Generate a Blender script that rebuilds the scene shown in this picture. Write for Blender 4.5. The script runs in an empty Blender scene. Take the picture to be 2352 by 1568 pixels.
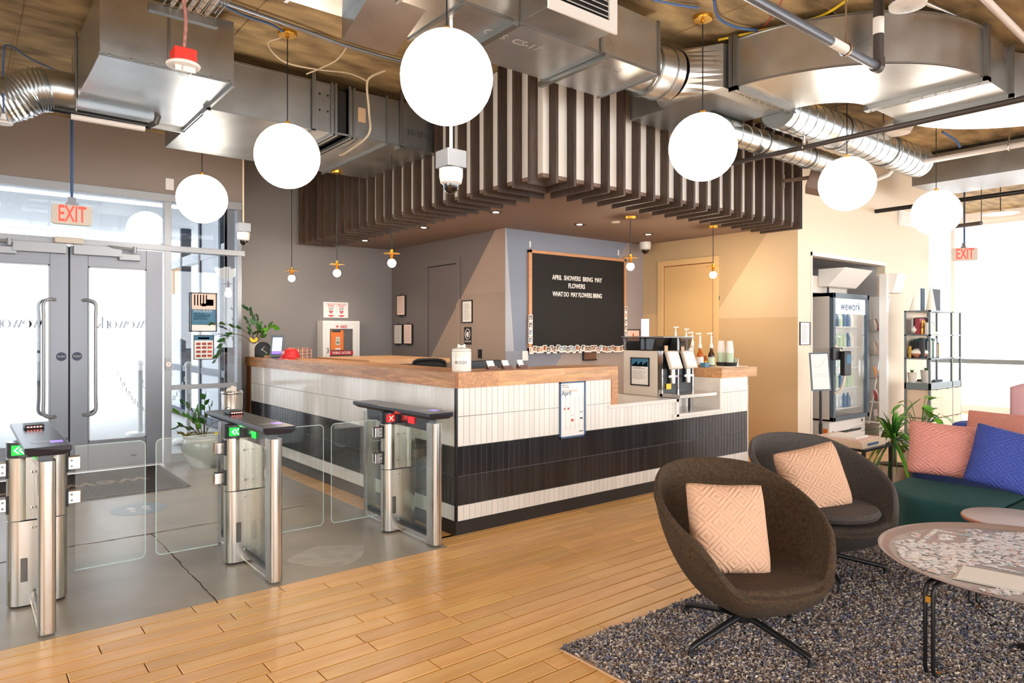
import bpy, math, random
from mathutils import Vector, Matrix, Euler
R_ = random.Random(7)
PI = math.pi
SC = bpy.context.scene
COL = SC.collection

# ------------------------------------------------------------------ camera, sky, sun, exposure
FPX, CXP, HYP, EYE = 1575.0, 1176.0, 767.0, 1.382
YAW = math.radians(51.15)
RT = Vector((math.sin(YAW), -math.cos(YAW), 0)); FW = Vector((math.cos(YAW), math.sin(YAW), 0))
CAM = -(-129 / FPX * 4.7 * RT + 4.7 * FW); CAM.z = EYE
cd = bpy.data.cameras.new('camera'); co = bpy.data.objects.new('camera', cd); COL.objects.link(co)
cd.sensor_width = 36; cd.lens = FPX / 2352 * 36; cd.shift_y = -(784 - HYP) / 2352; cd.clip_start = .05; cd.clip_end = 200
co.location = CAM; co.rotation_euler = (PI / 2, 0, YAW - PI / 2)
SC.camera = co
SC.view_settings.view_transform = 'Standard'; SC.view_settings.look = 'None'
SC.view_settings.gamma = 1; SC.view_settings.use_curve_mapping = False
SC.view_settings.exposure = 0.68
SC.cycles.transparent_max_bounces = 40; SC.cycles.max_bounces = 10
W = bpy.data.worlds.new('sky'); SC.world = W; W.use_nodes = True
bgn = W.node_tree.nodes['Background']; bgn.inputs[0].default_value = (0.93, 0.965, 1.0, 1); bgn.inputs[1].default_value = 5.5

def ray(x, y): return FW + (x - CXP) / FPX * RT + Vector((0, 0, -(y - HYP) / FPX))
def pz(x, y, z=0.0): d = ray(x, y); return CAM + d * ((z - EYE) / d.z)
def px(x, y, X): d = ray(x, y); return CAM + d * ((X - CAM.x) / d.x)
def py(x, y, Y): d = ray(x, y); return CAM + d * ((Y - CAM.y) / d.y)
def at(x, y, D): return CAM + D * ray(x, y)
def prj(p):
    v = Vector(p) - CAM; z = v.dot(FW); return (CXP + FPX * v.dot(RT) / z, HYP - FPX * v.z / z, z)

def portal(name, loc, rot, sx, sy):
    l = bpy.data.lights.new(name, 'AREA'); l.shape = 'RECTANGLE'; l.size = sx; l.size_y = sy; l.energy = 1
    l.cycles.is_portal = True
    o = bpy.data.objects.new(name, l); COL.objects.link(o); o.location = loc; o.rotation_euler = rot
portal('window_portal', (11.5, -3.5, 1.7), (0, PI / 2, 0), 3.4, 13)
portal('window_portal', (-6.45, -3.2, 1.65), (0, -PI / 2, 0), 1.8, 6.2)
portal('window_portal', (1, -10.4, 1.7), (PI / 2, 0, 0), 14, 3.2)
portal('window_portal', (-3.2, 4.45, 1.5), (-PI / 2, 0, 0), 6.4, 2.8)

# ------------------------------------------------------------------ materials
MATS = {}
def srgb(c):
    return tuple(((v / 255) / 12.92 if v / 255 <= .04045 else ((v / 255 + .055) / 1.055) ** 2.4) for v in c) + (1,)
def mat(name, col=(200, 200, 200), rough=.5, metal=0.0, spec=.5, emit=None, es=0.0, noise=0.0, nscale=8.0, bump=0.0, bscale=60.0, stretch=(1, 1, 1), col2=None, tint=False, coat=0.0, obj=False, rvar=0.0):
    """principled material; noise mixes towards col2 (or a darker col); bump gives fine relief; tint reads the 'tint' attribute"""
    m = bpy.data.materials.new(name); m.use_nodes = True; nt = m.node_tree; N = nt.nodes; L = nt.links
    b = N['Principled BSDF']; c = srgb(col)
    b.inputs['Base Color'].default_value = c; b.inputs['Roughness'].default_value = rough; b.inputs['Metallic'].default_value = metal
    b.inputs['Specular IOR Level'].default_value = spec; b.inputs['Coat Weight'].default_value = coat
    if emit: b.inputs['Emission Color'].default_value = srgb(emit); b.inputs['Emission Strength'].default_value = es
    if noise or bump or rvar:
        tc = N.new('ShaderNodeTexCoord'); mp = N.new('ShaderNodeMapping'); mp.inputs['Scale'].default_value = stretch
        geo = N.new('ShaderNodeNewGeometry')
        L.new(tc.outputs['Object'] if obj else geo.outputs['Position'], mp.inputs['Vector'])
    cs = None
    if noise:
        n = N.new('ShaderNodeTexNoise'); n.inputs['Scale'].default_value = nscale; n.inputs['Detail'].default_value = 6
        L.new(mp.outputs[0], n.inputs['Vector'])
        rp = N.new('ShaderNodeValToRGB'); rp.color_ramp.elements[0].position = .32; rp.color_ramp.elements[1].position = .68
        c2 = srgb(col2) if col2 else tuple(v * (1 - noise) for v in c[:3]) + (1,)
        rp.color_ramp.elements[0].color = c2; rp.color_ramp.elements[1].color = c
        L.new(n.outputs['Fac'], rp.inputs[0]); cs = rp.outputs[0]
        if rvar:
            mr = N.new('ShaderNodeMapRange'); mr.inputs['To Min'].default_value = rough - rvar; mr.inputs['To Max'].default_value = rough + rvar
            L.new(n.outputs['Fac'], mr.inputs[0]); L.new(mr.outputs[0], b.inputs['Roughness'])
    if tint:
        a = N.new('ShaderNodeAttribute'); a.attribute_name = 'tint'
        mx = N.new('ShaderNodeMix'); mx.data_type = 'RGBA'; mx.blend_type = 'MULTIPLY'; mx.inputs[0].default_value = 1
        if cs: L.new(cs, mx.inputs[6])
        else: mx.inputs[6].default_value = c
        L.new(a.outputs['Color'], mx.inputs[7]); cs = mx.outputs[2]
    if cs: L.new(cs, b.inputs['Base Color'])
    if bump:
        n2 = N.new('ShaderNodeTexNoise'); n2.inputs['Scale'].default_value = bscale; n2.inputs['Detail'].default_value = 5
        bp = N.new('ShaderNodeBump'); bp.inputs['Strength'].default_value = bump; bp.inputs['Distance'].default_value = .01
        L.new(mp.outputs[0], n2.inputs['Vector']); L.new(n2.outputs['Fac'], bp.inputs['Height']); L.new(bp.outputs[0], b.inputs['Normal'])
    MATS[name] = m
    return m
def glass(name, tint=(1, 1, 1), refl=1.0, rough=0.0, body=0.0, bodycol=(200, 225, 215)):
    m = bpy.data.materials.new(name); m.use_nodes = True; nt = m.node_tree; N = nt.nodes; L = nt.links; N.clear()
    o = N.new('ShaderNodeOutputMaterial'); t = N.new('ShaderNodeBsdfTransparent'); g = N.new('ShaderNodeBsdfGlossy')
    t.inputs[0].default_value = tint + (1,); g.inputs['Roughness'].default_value = rough
    f = N.new('ShaderNodeLayerWeight'); f.inputs[0].default_value = .5      # facing term, the same from either side of the pane
    pw = N.new('ShaderNodeMath'); pw.operation = 'POWER'; pw.inputs[1].default_value = 5; L.new(f.outputs['Facing'], pw.inputs[0])
    k = N.new('ShaderNodeMath'); k.operation = 'MULTIPLY_ADD'; k.inputs[1].default_value = .9 * refl; k.inputs[2].default_value = .04 * refl; L.new(pw.outputs[0], k.inputs[0])
    mx = N.new('ShaderNodeMixShader'); L.new(k.outputs[0], mx.inputs[0]); L.new(t.outputs[0], mx.inputs[1]); L.new(g.outputs[0], mx.inputs[2])
    last = mx
    if body:
        d = N.new('ShaderNodeBsdfDiffuse'); d.inputs[0].default_value = srgb(bodycol)
        m2 = N.new('ShaderNodeMixShader'); m2.inputs[0].default_value = body; L.new(mx.outputs[0], m2.inputs[1]); L.new(d.outputs[0], m2.inputs[2]); last = m2
    L.new(last.outputs[0], o.inputs[0]); MATS[name] = m
    return m

def mural(name, base, lines, rough=.6):
    """painted wall colour blocks in straight-edged shapes: lines = [(a,b,c,color)], colour applies where a*x+b*y... >0 (world coords a,b,c,d)"""
    m = bpy.data.materials.new(name); m.use_nodes = True; nt = m.node_tree; N = nt.nodes; L = nt.links
    b = N['Principled BSDF']; b.inputs['Roughness'].default_value = rough
    geo = N.new('ShaderNodeNewGeometry'); prev = None
    for conds, colr in lines:
        fac = None
        for (nx, ny, nz, d) in conds:
            dp = N.new('ShaderNodeVectorMath'); dp.operation = 'DOT_PRODUCT'; dp.inputs[1].default_value = (nx, ny, nz); L.new(geo.outputs['Position'], dp.inputs[0])
            gt = N.new('ShaderNodeMath'); gt.operation = 'GREATER_THAN'; gt.inputs[1].default_value = d; L.new(dp.outputs['Value'], gt.inputs[0])
            if fac is None: fac = gt.outputs[0]
            else:
                ml = N.new('ShaderNodeMath'); ml.operation = 'MULTIPLY'; L.new(fac, ml.inputs[0]); L.new(gt.outputs[0], ml.inputs[1]); fac = ml.outputs[0]
        mx = N.new('ShaderNodeMix'); mx.data_type = 'RGBA'; L.new(fac, mx.inputs[0])
        if prev: L.new(prev, mx.inputs[6])
        else: mx.inputs[6].default_value = srgb(base)
        mx.inputs[7].default_value = srgb(colr); prev = mx.outputs[2]
    L.new(prev, b.inputs['Base Color']); MATS[name] = m
    return m

def line2(p, q, ax):
    """half plane normal (in the wall's plane) right/below of the line p->q ; ax 0: wall X const (y,z), 1: wall Y const (x,z)"""
    if ax == 0: u0, v0, u1, v1 = p.y, p.z, q.y, q.z
    else: u0, v0, u1, v1 = p.x, p.z, q.x, q.z
    nu, nv = (v1 - v0), -(u1 - u0)
    d = nu * u0 + nv * v0
    return ((0, nu, nv, d) if ax == 0 else (nu, 0, nv, d))
def neg(c): return tuple(-v for v in c)

mat('oak_plank', (238, 188, 118), .30, noise=.2, nscale=2.2, stretch=(1.0, 9, 1), bump=.04, bscale=30, tint=True, spec=.5, col2=(224, 168, 98))
mat('plank_joint', (70, 42, 24), .8)
mat('concrete', (164, 153, 135), .34, noise=.2, nscale=2.6, bump=.02, bscale=30, col2=(144, 134, 118))
mat('ceiling_concrete', (186, 158, 112), .85, noise=.5, nscale=2.6, bump=.5, bscale=10, stretch=(1, 2.6, 1), col2=(112, 92, 64))
mat('white_tile', (238, 234, 226), .10, tint=True, bump=.02, bscale=14)
mat('black_tile', (46, 45, 47), .13, tint=True, bump=.02, bscale=14)
mat('white_grout', (150, 146, 140), .8); mat('dark_grout', (120, 118, 116), .8)
mat('black_plinth', (44, 42, 42), .35)
mat('butcher_block', (214, 164, 112), .35, tint=True, noise=.2, nscale=3, stretch=(2, 18, 18), col2=(190, 136, 88), bump=.04)
mat('butcher_block_side', (206, 150, 98), .35, tint=True, noise=.2, nscale=3, stretch=(18, 2, 18), col2=(170, 116, 72), bump=.04)
mat('rustic_wood', (170, 106, 60), .5, noise=.5, nscale=4, stretch=(16, 16, 1.5), col2=(120, 68, 34), bump=.1)
mat('quartz', (232, 226, 218), .15, noise=.05, nscale=12)
mat('marble', (224, 212, 196), .2, noise=.2, nscale=3, col2=(240, 232, 220), bump=.0)
mat('slat_wood', (84, 66, 54), .5, noise=.35, nscale=5, stretch=(16, 16, 1.1), col2=(56, 42, 34), bump=.12, bscale=25, obj=True, tint=True)
mat('slat_leg_wood', (92, 74, 62), .45, noise=.35, nscale=5, stretch=(4, 4, 16), col2=(62, 48, 40), bump=.1, tint=True)
mat('white_paint', (240, 234, 226), .6); mat('soffit_brown', (134, 112, 100), .7)
mat('grey_wall', (132, 127, 126), .6, bump=.03); mat('taupe_bulkhead', (146, 132, 124), .6, bump=.03)
mat('dark_grey_wall', (108, 99, 95), .6)
mat('cream_wall', (226, 210, 186), .6, bump=.03); mat('alcove_grey', (196, 194, 196), .6)
mat('grey_door', (98, 92, 90), .5); mat('grey_frame', (104, 98, 96), .45)
mat('tan_door', (222, 182, 124), .5); mat('tan_frame', (224, 186, 130), .45)
mat('aluminium', (132, 134, 140), .4, metal=.5); mat('light_aluminium', (164, 166, 170), .42, metal=.4)
mat('brushed_steel', (205, 200, 192), .24, metal=1, bump=.03, bscale=80, stretch=(1, 1, .03))
mat('steel_dark', (120, 118, 114), .3, metal=1)
mat('chrome', (225, 225, 225), .08, metal=1)
mat('galvanised', (214, 215, 214), .30, metal=1, noise=.16, nscale=5, rvar=.08, bump=.09, bscale=2.2)
mat('galvanised_dull', (168, 168, 166), .42, metal=1, noise=.2, nscale=4, rvar=.1, bump=.05, bscale=3)
mat('spiral_steel', (214, 220, 224), .26, metal=1, noise=.1, nscale=6, bump=.05, bscale=6)
mat('seam_steel', (150, 150, 148), .4, metal=1)
mat('iron_pipe', (84, 78, 76), .45, metal=.4); mat('blue_grey_pipe', (120, 126, 136), .35, metal=.6); mat('white_pipe', (226, 218, 212), .4)
mat('black_cap', (38, 40, 46), .25, coat=.3); mat('lid_grey', (36, 38, 48), .28)
mat('black', (24, 24, 25), .4); mat('black_matte', (34, 33, 32), .7); mat('rubber', (30, 30, 30), .6)
mat('black_metal', (36, 34, 34), .35, metal=.3)
mat('brass', (224, 168, 64), .25, metal=.9); mat('white_plastic', (236, 234, 230), .35); mat('beige_plastic', (214, 202, 188), .5)
mat('globe_glow', (255, 252, 245), .4, emit=(255, 246, 234), es=5.0)
mat('bulb_glow', (255, 240, 220), .4, emit=(255, 226, 190), es=26)
mat('downlight_glow', (255, 250, 240), .4, emit=(255, 238, 214), es=30)
mat('led_strip', (255, 255, 255), .4, emit=(255, 250, 246), es=9)
mat('green_light', (10, 120, 40), .4, emit=(10, 200, 60), es=.9); mat('green_arrow', (160, 255, 190), .4, emit=(170, 255, 200), es=3)
mat('red_light', (150, 10, 10), .4, emit=(255, 14, 20), es=1.6); mat('red_cross', (255, 160, 150), .4, emit=(255, 120, 100), es=3)
mat('exit_red', (255, 60, 40), .4, emit=(255, 60, 44), es=1.0)
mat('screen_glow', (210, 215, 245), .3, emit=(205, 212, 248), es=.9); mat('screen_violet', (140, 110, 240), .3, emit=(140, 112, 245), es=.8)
mat('display_white', (250, 245, 238), .3, emit=(255, 248, 240), es=1.0)
mat('fridge_glow', (245, 250, 255), .4, emit=(235, 245, 255), es=1.6)
mat('fire_red', (232, 48, 34), .45); mat('fridge_frame', (84, 98, 110), .4); mat('red', (206, 34, 40), .5); mat('orange', (244, 128, 34), .5); mat('green', (30, 120, 60), .5)
mat('paper', (240, 236, 230), .7); mat('pink_paper', (238, 206, 190), .7); mat('grey_paper', (214, 206, 196), .7); mat('ink', (70, 70, 74), .8); mat('ink_light', (168, 162, 160), .8); mat('ink_blue', (70, 96, 130), .7)
mat('poster_blue', (74, 128, 160), .4); mat('poster_peach', (228, 196, 180), .5); mat('poster_teal', (50, 110, 140), .5); mat('poster_red', (200, 84, 66), .5)
mat('felt_black', (30, 28, 27), .85, bump=.1, bscale=200); mat('frame_oak', (206, 150, 108), .5, noise=.15, nscale=8, stretch=(1, 1, 6))
mat('brown_fabric', (82, 62, 40), .95, noise=.35, nscale=70, bump=.25, bscale=220, col2=(56, 42, 28), obj=True)
mat('grey_fabric', (86, 78, 74), .9, noise=.2, nscale=80, bump=.15, bscale=260, col2=(70, 64, 60), obj=True)
mat('teal_fabric', (42, 92, 92), .9, noise=.2, nscale=90, bump=.12, bscale=260); mat('navy_fabric', (40, 52, 96), .9, noise=.2, nscale=90, bump=.1, bscale=260)
mat('teal_dark', (28, 66, 72), .9, noise=.2, nscale=90)
mat('pink_chair_fabric', (206, 160, 160), .9)
mat('rug_base', (120, 114, 116), .95, noise=.4, nscale=30, bump=.6, bscale=60)
mat('walnut', (120, 84, 66), .4, noise=.3, nscale=4, stretch=(12, 12, 2)); mat('table_grey', (176, 166, 162), .3, noise=.15, nscale=5, stretch=(2, 12, 1)); mat('pale_wood', (156, 134, 124), .25); mat('terracotta_wood', (196, 128, 104), .4)
mat('table_white', (232, 222, 218), .3)
mat('leaf', (58, 112, 44), .4, noise=.3, nscale=14, col2=(36, 82, 30)); mat('leaf_light', (112, 178, 50), .4, noise=.25, nscale=14, col2=(70, 140, 40)); mat('leaf_yellow', (150, 140, 60), .5); mat('stem', (110, 96, 58), .7); mat('soil', (70, 56, 46), .95)
mat('trunk', (150, 120, 92), .85, noise=.3, nscale=30)
mat('ceramic_white', (240, 236, 226), .18); mat('celadon', (196, 202, 194), .15, noise=.05, nscale=5); mat('pot_cream', (216, 200, 180), .55)
mat('butterfly_yellow', (250, 206, 20), .5); mat('mat_dark', (66, 60, 56), .9, noise=.3, nscale=120, bump=.4, bscale=160); mat('mat_light', (140, 124, 108), .9)
mat('decal_blue', (136, 152, 162), .4); mat('decal_white', (200, 202, 204), .4); mat('decal_dark', (56, 66, 88), .5)
mat('outdoor_ground', (214, 212, 208), .8); mat('outdoor_wall', (206, 210, 216), .7); mat('outdoor_peach', (190, 150, 110), .7); mat('outdoor_column', (104, 110, 122), .6); mat('outdoor_dark', (70, 78, 92), .5)
mat('pale_oak', (232, 208, 180), .5, noise=.08, nscale=5, stretch=(2, 2, 14)); mat('shelf_metal', (118, 128, 130), .4, metal=.3)
mat('gold', (232, 184, 90), .3, metal=.8); mat('book_green', (40, 104, 92), .6); mat('book_black', (44, 46, 50), .6); mat('book_red', (150, 50, 60), .6); mat('book_white', (232, 228, 222), .6); mat('book_blue', (70, 90, 120), .6)
mat('amber', (190, 96, 24), .2); mat('syrup_dark', (60, 38, 24), .2); mat('cup_green', (196, 214, 186), .6); mat('kraft', (206, 170, 136), .8)
mat('beans', (50, 34, 26), .4, noise=.5, nscale=70, bump=.6, bscale=60); mat('copper', (236, 166, 128), .35, metal=.7)
mat('cable_blue', (60, 92, 140), .5); mat('cable_cream', (204, 186, 158), .6); mat('cable_yellow', (238, 196, 30), .5); mat('cable_red', (170, 60, 56), .5); mat('fire_print', (170, 150, 150), .5)
mat('walnut_box', (112, 74, 62), .5, noise=.2, nscale=6); mat('snack_a', (206, 70, 80), .4); mat('snack_b', (236, 150, 60), .4); mat('snack_c', (60, 80, 130), .4); mat('snack_d', (230, 224, 214), .4); mat('bottle_blue', (70, 110, 150), .3)
glass('clear_glass'); glass('gate_glass', (.975, .99, .985), 1.2, body=.012); glass('side_glass', (.95, .98, .965), 1.2); glass('door_glass', (.6, .62, .64), 1.5); glass('sun_glass', (.78, .79, .80), 1.0)
glass('edge_glass', (.8, .93, .9), 1.5, body=.45, bodycol=(235, 245, 242)); glass('green_edge', (.2, .45, .38), 1.0, body=.4, bodycol=(30, 90, 76)); glass('smoke_glass', (.42, .41, .40), 1.4); mat('dome_black', (22, 22, 24), .06, coat=1); glass('bottle_glass', (.93, .95, .95), 1.4)

def quilt(name, col, scale):
    m = mat(name, col, .85, noise=.06, nscale=40, obj=True); nt = m.node_tree; N = nt.nodes; L = nt.links
    tc = N.new('ShaderNodeTexCoord'); sep = N.new('ShaderNodeSeparateXYZ'); L.new(tc.outputs['UV'], sep.inputs[0])
    def M(op, a, b=None):
        n = N.new('ShaderNodeMath'); n.operation = op
        for i, v in enumerate((a, b)):
            if v is None: continue
            if isinstance(v, (int, float)): n.inputs[i].default_value = v
            else: L.new(v, n.inputs[i])
        return n.outputs[0]
    u = M('MULTIPLY', sep.outputs[0], scale); v = M('MULTIPLY', sep.outputs[1], scale * 1.15)
    a = M('ABSOLUTE', M('SUBTRACT', M('FRACT', u), .5)); b = M('ABSOLUTE', M('SUBTRACT', M('FRACT', v), .5))
    s = M('ADD', a, b); w = M('SINE', M('MULTIPLY', s, 6 * PI * 2 * .75))
    w = M('MAXIMUM', w, -.4)
    bp = N.new('ShaderNodeBump'); bp.inputs['Strength'].default_value = .55; bp.inputs['Distance'].default_value = .006
    L.new(w, bp.inputs['Height']); L.new(bp.outputs[0], N['Principled BSDF'].inputs['Normal'])
    return m
quilt('quilt_cream', (222, 176, 144), 3.2); quilt('quilt_pink', (226, 152, 138), 3.2); quilt('quilt_blue', (64, 82, 168), 3.2)

# ------------------------------------------------------------------ mesh helpers
class MB:
    def __init__(s): s.v = []; s.f = []; s.t = []; s.uv = None
    def add(s, vs, fs, tint=1.0):
        k = len(s.v); s.v += [tuple(v) for v in vs]; s.f += [tuple(i + k for i in f) for f in fs]; s.t += [tint] * len(fs); return s
    def box(s, x0, x1, y0, y1, z0, z1, tint=1.0):
        if x0 > x1: x0, x1 = x1, x0
        if y0 > y1: y0, y1 = y1, y0
        if z0 > z1: z0, z1 = z1, z0
        vs = [(x, y, z) for z in (z0, z1) for y in (y0, y1) for x in (x0, x1)]
        return s.add(vs, [(0, 2, 3, 1), (4, 5, 7, 6), (0, 1, 5, 4), (2, 6, 7, 3), (0, 4, 6, 2), (1, 3, 7, 5)], tint)
    def prism(s, poly, z0, z1, tint=1.0, xf=None):
        """poly = list of (u,v); extruded along w from z0 to z1; xf maps (u,v,w) to xyz"""
        n = len(poly); xf = xf or (lambda u, v, w: (u, v, w))
        vs = [xf(u, v, z0) for u, v in poly] + [xf(u, v, z1) for u, v in poly]
        fs = [tuple(range(n))[::-1], tuple(range(n, 2 * n))] + [(i, (i + 1) % n, n + (i + 1) % n, n + i) for i in range(n)]
        return s.add(vs, fs, tint)
    def tube(s, pts, r, n=10, closed=False, caps=True, tint=1.0):
        pts = [Vector(p) for p in pts]; m = len(pts); rs = r if isinstance(r, (list, tuple)) else [r] * m
        k = len(s.v); prev = None
        for i, p in enumerate(pts):
            a = pts[(i - 1) % m] if (closed or i > 0) else p; b = pts[(i + 1) % m] if (closed or i < m - 1) else p
            d = (b - a)
            if d.length < 1e-9: d = Vector((0, 0, 1))
            d.normalize()
            if prev is None: up = Vector((0, 0, 1)) if abs(d.z) < .9 else Vector((1, 0, 0))
            else: up = prev
            u = (up - d * up.dot(d))
            if u.length < 1e-6: u = d.orthogonal()
            u.normalize(); w = d.cross(u); prev = u
            for j in range(n):
                t = 2 * PI * j / n; q = p + (u * math.cos(t) + w * math.sin(t)) * rs[i]; s.v.append(tuple(q))
        segs = m if closed else m - 1
        for i in range(segs):
            i2 = (i + 1) % m
            for j in range(n):
                s.f.append((k + i * n + j, k + i * n + (j + 1) % n, k + i2 * n + (j + 1) % n, k + i2 * n + j)); s.t.append(tint)
        if caps and not closed:
            s.f.append(tuple(k + j for j in range(n))[::-1]); s.f.append(tuple(k + (m - 1) * n + j for j in range(n))); s.t += [tint] * 2
        return s
    def cyl(s, p0, p1, r, n=20, r2=None, tint=1.0): return s.tube([p0, p1], [r, r if r2 is None else r2], n, tint=tint)
    def lathe(s, prof, c=(0, 0, 0), n=28, a0=0, a1=2 * PI, sx=1, sy=1, tint=1.0):
        k = len(s.v); full = abs(a1 - a0 - 2 * PI) < 1e-6; m = n if full else n + 1
        for r, z in prof:
            for j in range(m):
                t = a0 + (a1 - a0) * j / n; s.v.append((c[0] + r * math.cos(t) * sx, c[1] + r * math.sin(t) * sy, c[2] + z))
        for i in range(len(prof) - 1):
            for j in range(n if full else n):
                j2 = (j + 1) % m
                s.f.append((k + i * m + j, k + i * m + j2, k + (i + 1) * m + j2, k + (i + 1) * m + j)); s.t.append(tint)
        return s
    def sphere(s, c, r, n=24, sx=1, sy=1, sz=1):
        return s.lathe([(max(1e-4, r * math.sin(PI * i / (n // 2))), -r * sz * math.cos(PI * i / (n // 2))) for i in range(n // 2 + 1)], c, n, sx=sx, sy=sy)
    def grid(s, fn, nu, nv, uv=False, tint=1.0):
        k = len(s.v)
        for i in range(nu + 1):
            for j in range(nv + 1): s.v.append(tuple(fn(i / nu, j / nv)))
        for i in range(nu):
            for j in range(nv):
                a = k + i * (nv + 1) + j; s.f.append((a, a + nv + 1, a + nv + 2, a + 1)); s.t.append(tint)
        return s
    def build(s, name, m, parent=None, smooth=False, bevel=0.0, tints=False, angle=40, kind=None):
        tints = tints or (isinstance(m, str) and m in ('butcher_block', 'butcher_block_side', 'slat_wood', 'oak_plank', 'white_tile', 'black_tile'))
        me = bpy.data.meshes.new(name); me.from_pydata(s.v, [], s.f); me.validate(clean_customdata=False)
        if isinstance(m, str): m = MATS[m]
        me.materials.append(m)
        if tints and len(me.polygons) == len(s.t):
            at_ = me.color_attributes.new('tint', 'FLOAT_COLOR', 'CORNER')
            for p, t in zip(me.polygons, s.t):
                tt = t if isinstance(t, (tuple, list)) else (t, t, t)
                for li in p.loop_indices: at_.data[li].color = (tt[0], tt[1], tt[2], 1)
        if smooth:
            me.shade_smooth()
            me.set_sharp_from_angle(angle=math.radians(angle))
        o = bpy.data.objects.new(name, me); COL.objects.link(o)
        if bevel:
            b = o.modifiers.new('bevel', 'BEVEL'); b.width = bevel; b.segments = 2; b.limit_method = 'ANGLE'; b.angle_limit = math.radians(40)
        attach(o, parent)
        if kind: o['kind'] = kind
        return o
def attach(o, parent):
    if parent is not None:
        mw = parent.matrix_world if parent.parent is None else None
        o.parent = parent; o.matrix_parent_inverse = wm(parent).inverted()
def wm(o):
    m = Matrix.LocRotScale(o.location, o.rotation_euler, o.scale)
    return m if o.parent is None else wm(o.parent) @ o.matrix_parent_inverse @ m
def thing(name, label, cat, loc=(0, 0, 0), group=None, rotz=0):
    o = bpy.data.objects.new(name, None); COL.objects.link(o); o.location = loc; o.rotation_euler = (0, 0, rotz); o.empty_display_size = .1
    return tag(o, label, cat, group)
def tag(o, label, cat, group=None):
    o['label'] = label; o['category'] = cat
    if group: o['group'] = group
    return o
def struct(o): o['kind'] = 'structure'; return o
def sroot(name, loc=(0, 0, 0)):
    o = bpy.data.objects.new(name, None); COL.objects.link(o); o.location = loc; o['kind'] = 'structure'; return o
def copy_tree(o, loc=None, rotz=None, label=None, parent=None, group=None):
    c = o.copy(); COL.objects.link(c)
    if parent is not None: c.parent = parent
    for ch in list(o.children): copy_tree(ch, parent=c)
    if loc is not None: c.location = loc
    if rotz is not None: c.rotation_euler = (0, 0, rotz)
    if label: c['label'] = label
    if group: c['group'] = group
    return c
def text(s, size, loc, right, up, m, parent, name='lettering', ext=.0006, align='CENTER', bold=0.0, sx=1.0, spacing=1.0):
    cu = bpy.data.curves.new(name, 'FONT'); cu.body = s; cu.size = size; cu.extrude = ext; cu.align_x = align; cu.align_y = 'CENTER'; cu.offset = bold; cu.space_character = spacing; cu.resolution_u = 3
    cu.materials.append(MATS[m]); o = bpy.data.objects.new(name, cu); COL.objects.link(o)
    r = Vector(right).normalized(); u = Vector(up).normalized(); n = r.cross(u)
    M = Matrix((( r.x, u.x, n.x, loc[0]), (r.y, u.y, n.y, loc[1]), (r.z, u.z, n.z, loc[2]), (0, 0, 0, 1)))
    o.matrix_basis = M @ Matrix.Diagonal((sx, 1, 1, 1))
    if parent is not None: attach(o, parent)
    return o
def obround(cx, cy, hx, r, n=8):
    """plan outline: stadium along x"""
    pts = []
    for i in range(n + 1): t = -PI / 2 + PI * i / n; pts.append((cx + hx + r * math.cos(t), cy + r * math.sin(t)))
    for i in range(n + 1): t = PI / 2 + PI * i / n; pts.append((cx - hx + r * math.cos(t), cy + r * math.sin(t)))
    return pts
def arc(c, r, a0, a1, n=8): return [(c[0] + r * math.cos(a0 + (a1 - a0) * i / n), c[1] + r * math.sin(a0 + (a1 - a0) * i / n)) for i in range(n + 1)]
def bez(p, n=16):
    """smooth polyline through points (Catmull-Rom)"""
    p = [Vector(q) for q in p]; out = []
    for i in range(len(p) - 1):
        a = p[max(i - 1, 0)]; b = p[i]; c = p[i + 1]; d = p[min(i + 2, len(p) - 1)]
        for k in range(n):
            t = k / n; out.append(.5 * ((2 * b) + (c - a) * t + (2 * a - 5 * b + 4 * c - d) * t * t + (-a + 3 * b - 3 * c + d) * t ** 3))
    out.append(p[-1]); return out

# ------------------------------------------------------------------ large structure
CH = 3.52      # slab ceiling
XG, YL, YA, XT, YC = 2.09, 2.10, 4.68, 4.42, -0.06   # wall planes
SOF = 2.565
# floor: base slab with planks and a concrete bay as children
fl = MB().box(-6.6, 11.5, -10.5, 4.7, -.25, -.022).build('floor', 'plank_joint'); struct(fl)
cs = MB().box(-6.6, -.175, -.165, 4.14, -.03, -.001)
cs.build('concrete_slab', 'concrete', fl)
# saw joints and cracks in the slab
def crack(pts, w=.013):
    m = MB(); pts = [pz(*p) for p in pts]; fine = []
    for a, b in zip(pts, pts[1:]):
        k = max(2, int((b - a).length / .05))
        for i in range(k): q = a.lerp(b, i / k); fine.append(q + Vector((R_.uniform(-.006, .006), R_.uniform(-.006, .006), 0)))
    fine.append(pts[-1])
    for a, b in zip(fine, fine[1:]):
        d = (b - a).normalized(); n = Vector((-d.y, d.x, 0)) * w * R_.uniform(.3, .7)
        m.add([a - n + Vector((0, 0, .0003)), b - n + Vector((0, 0, .0003)), b + n + Vector((0, 0, .0003)), a + n + Vector((0, 0, .0003))], [(0, 1, 2, 3)])
    return m
crack([(0, 1292), (140, 1258), (345, 1225), (520, 1195), (700, 1160)]).build('slab_joint', 'plank_joint', fl)
crack([(345, 1225), (375, 1250), (430, 1310), (470, 1350), (500, 1385)], .005).build('slab_joint', 'plank_joint', fl)
PW = .1035
planks = []
R_.seed(11)
def tintv(): 
    b = R_.uniform(.87, 1.08); return (b, b * R_.uniform(.95, 1.02), b * R_.uniform(.86, 1.02))
row = 0; y = -.165
while y > -10.3:
    x = -6.6 + R_.uniform(-.9, 0)
    while x < 11.4:
        l = R_.choice((.45, .6, .75, .9, 1.1, 1.3)) * R_.uniform(.9, 1.1); x1 = min(x + l, 11.4)
        planks.append((x, x1, y - PW, y)); x += l
    y -= PW
yy = -.165
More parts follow.
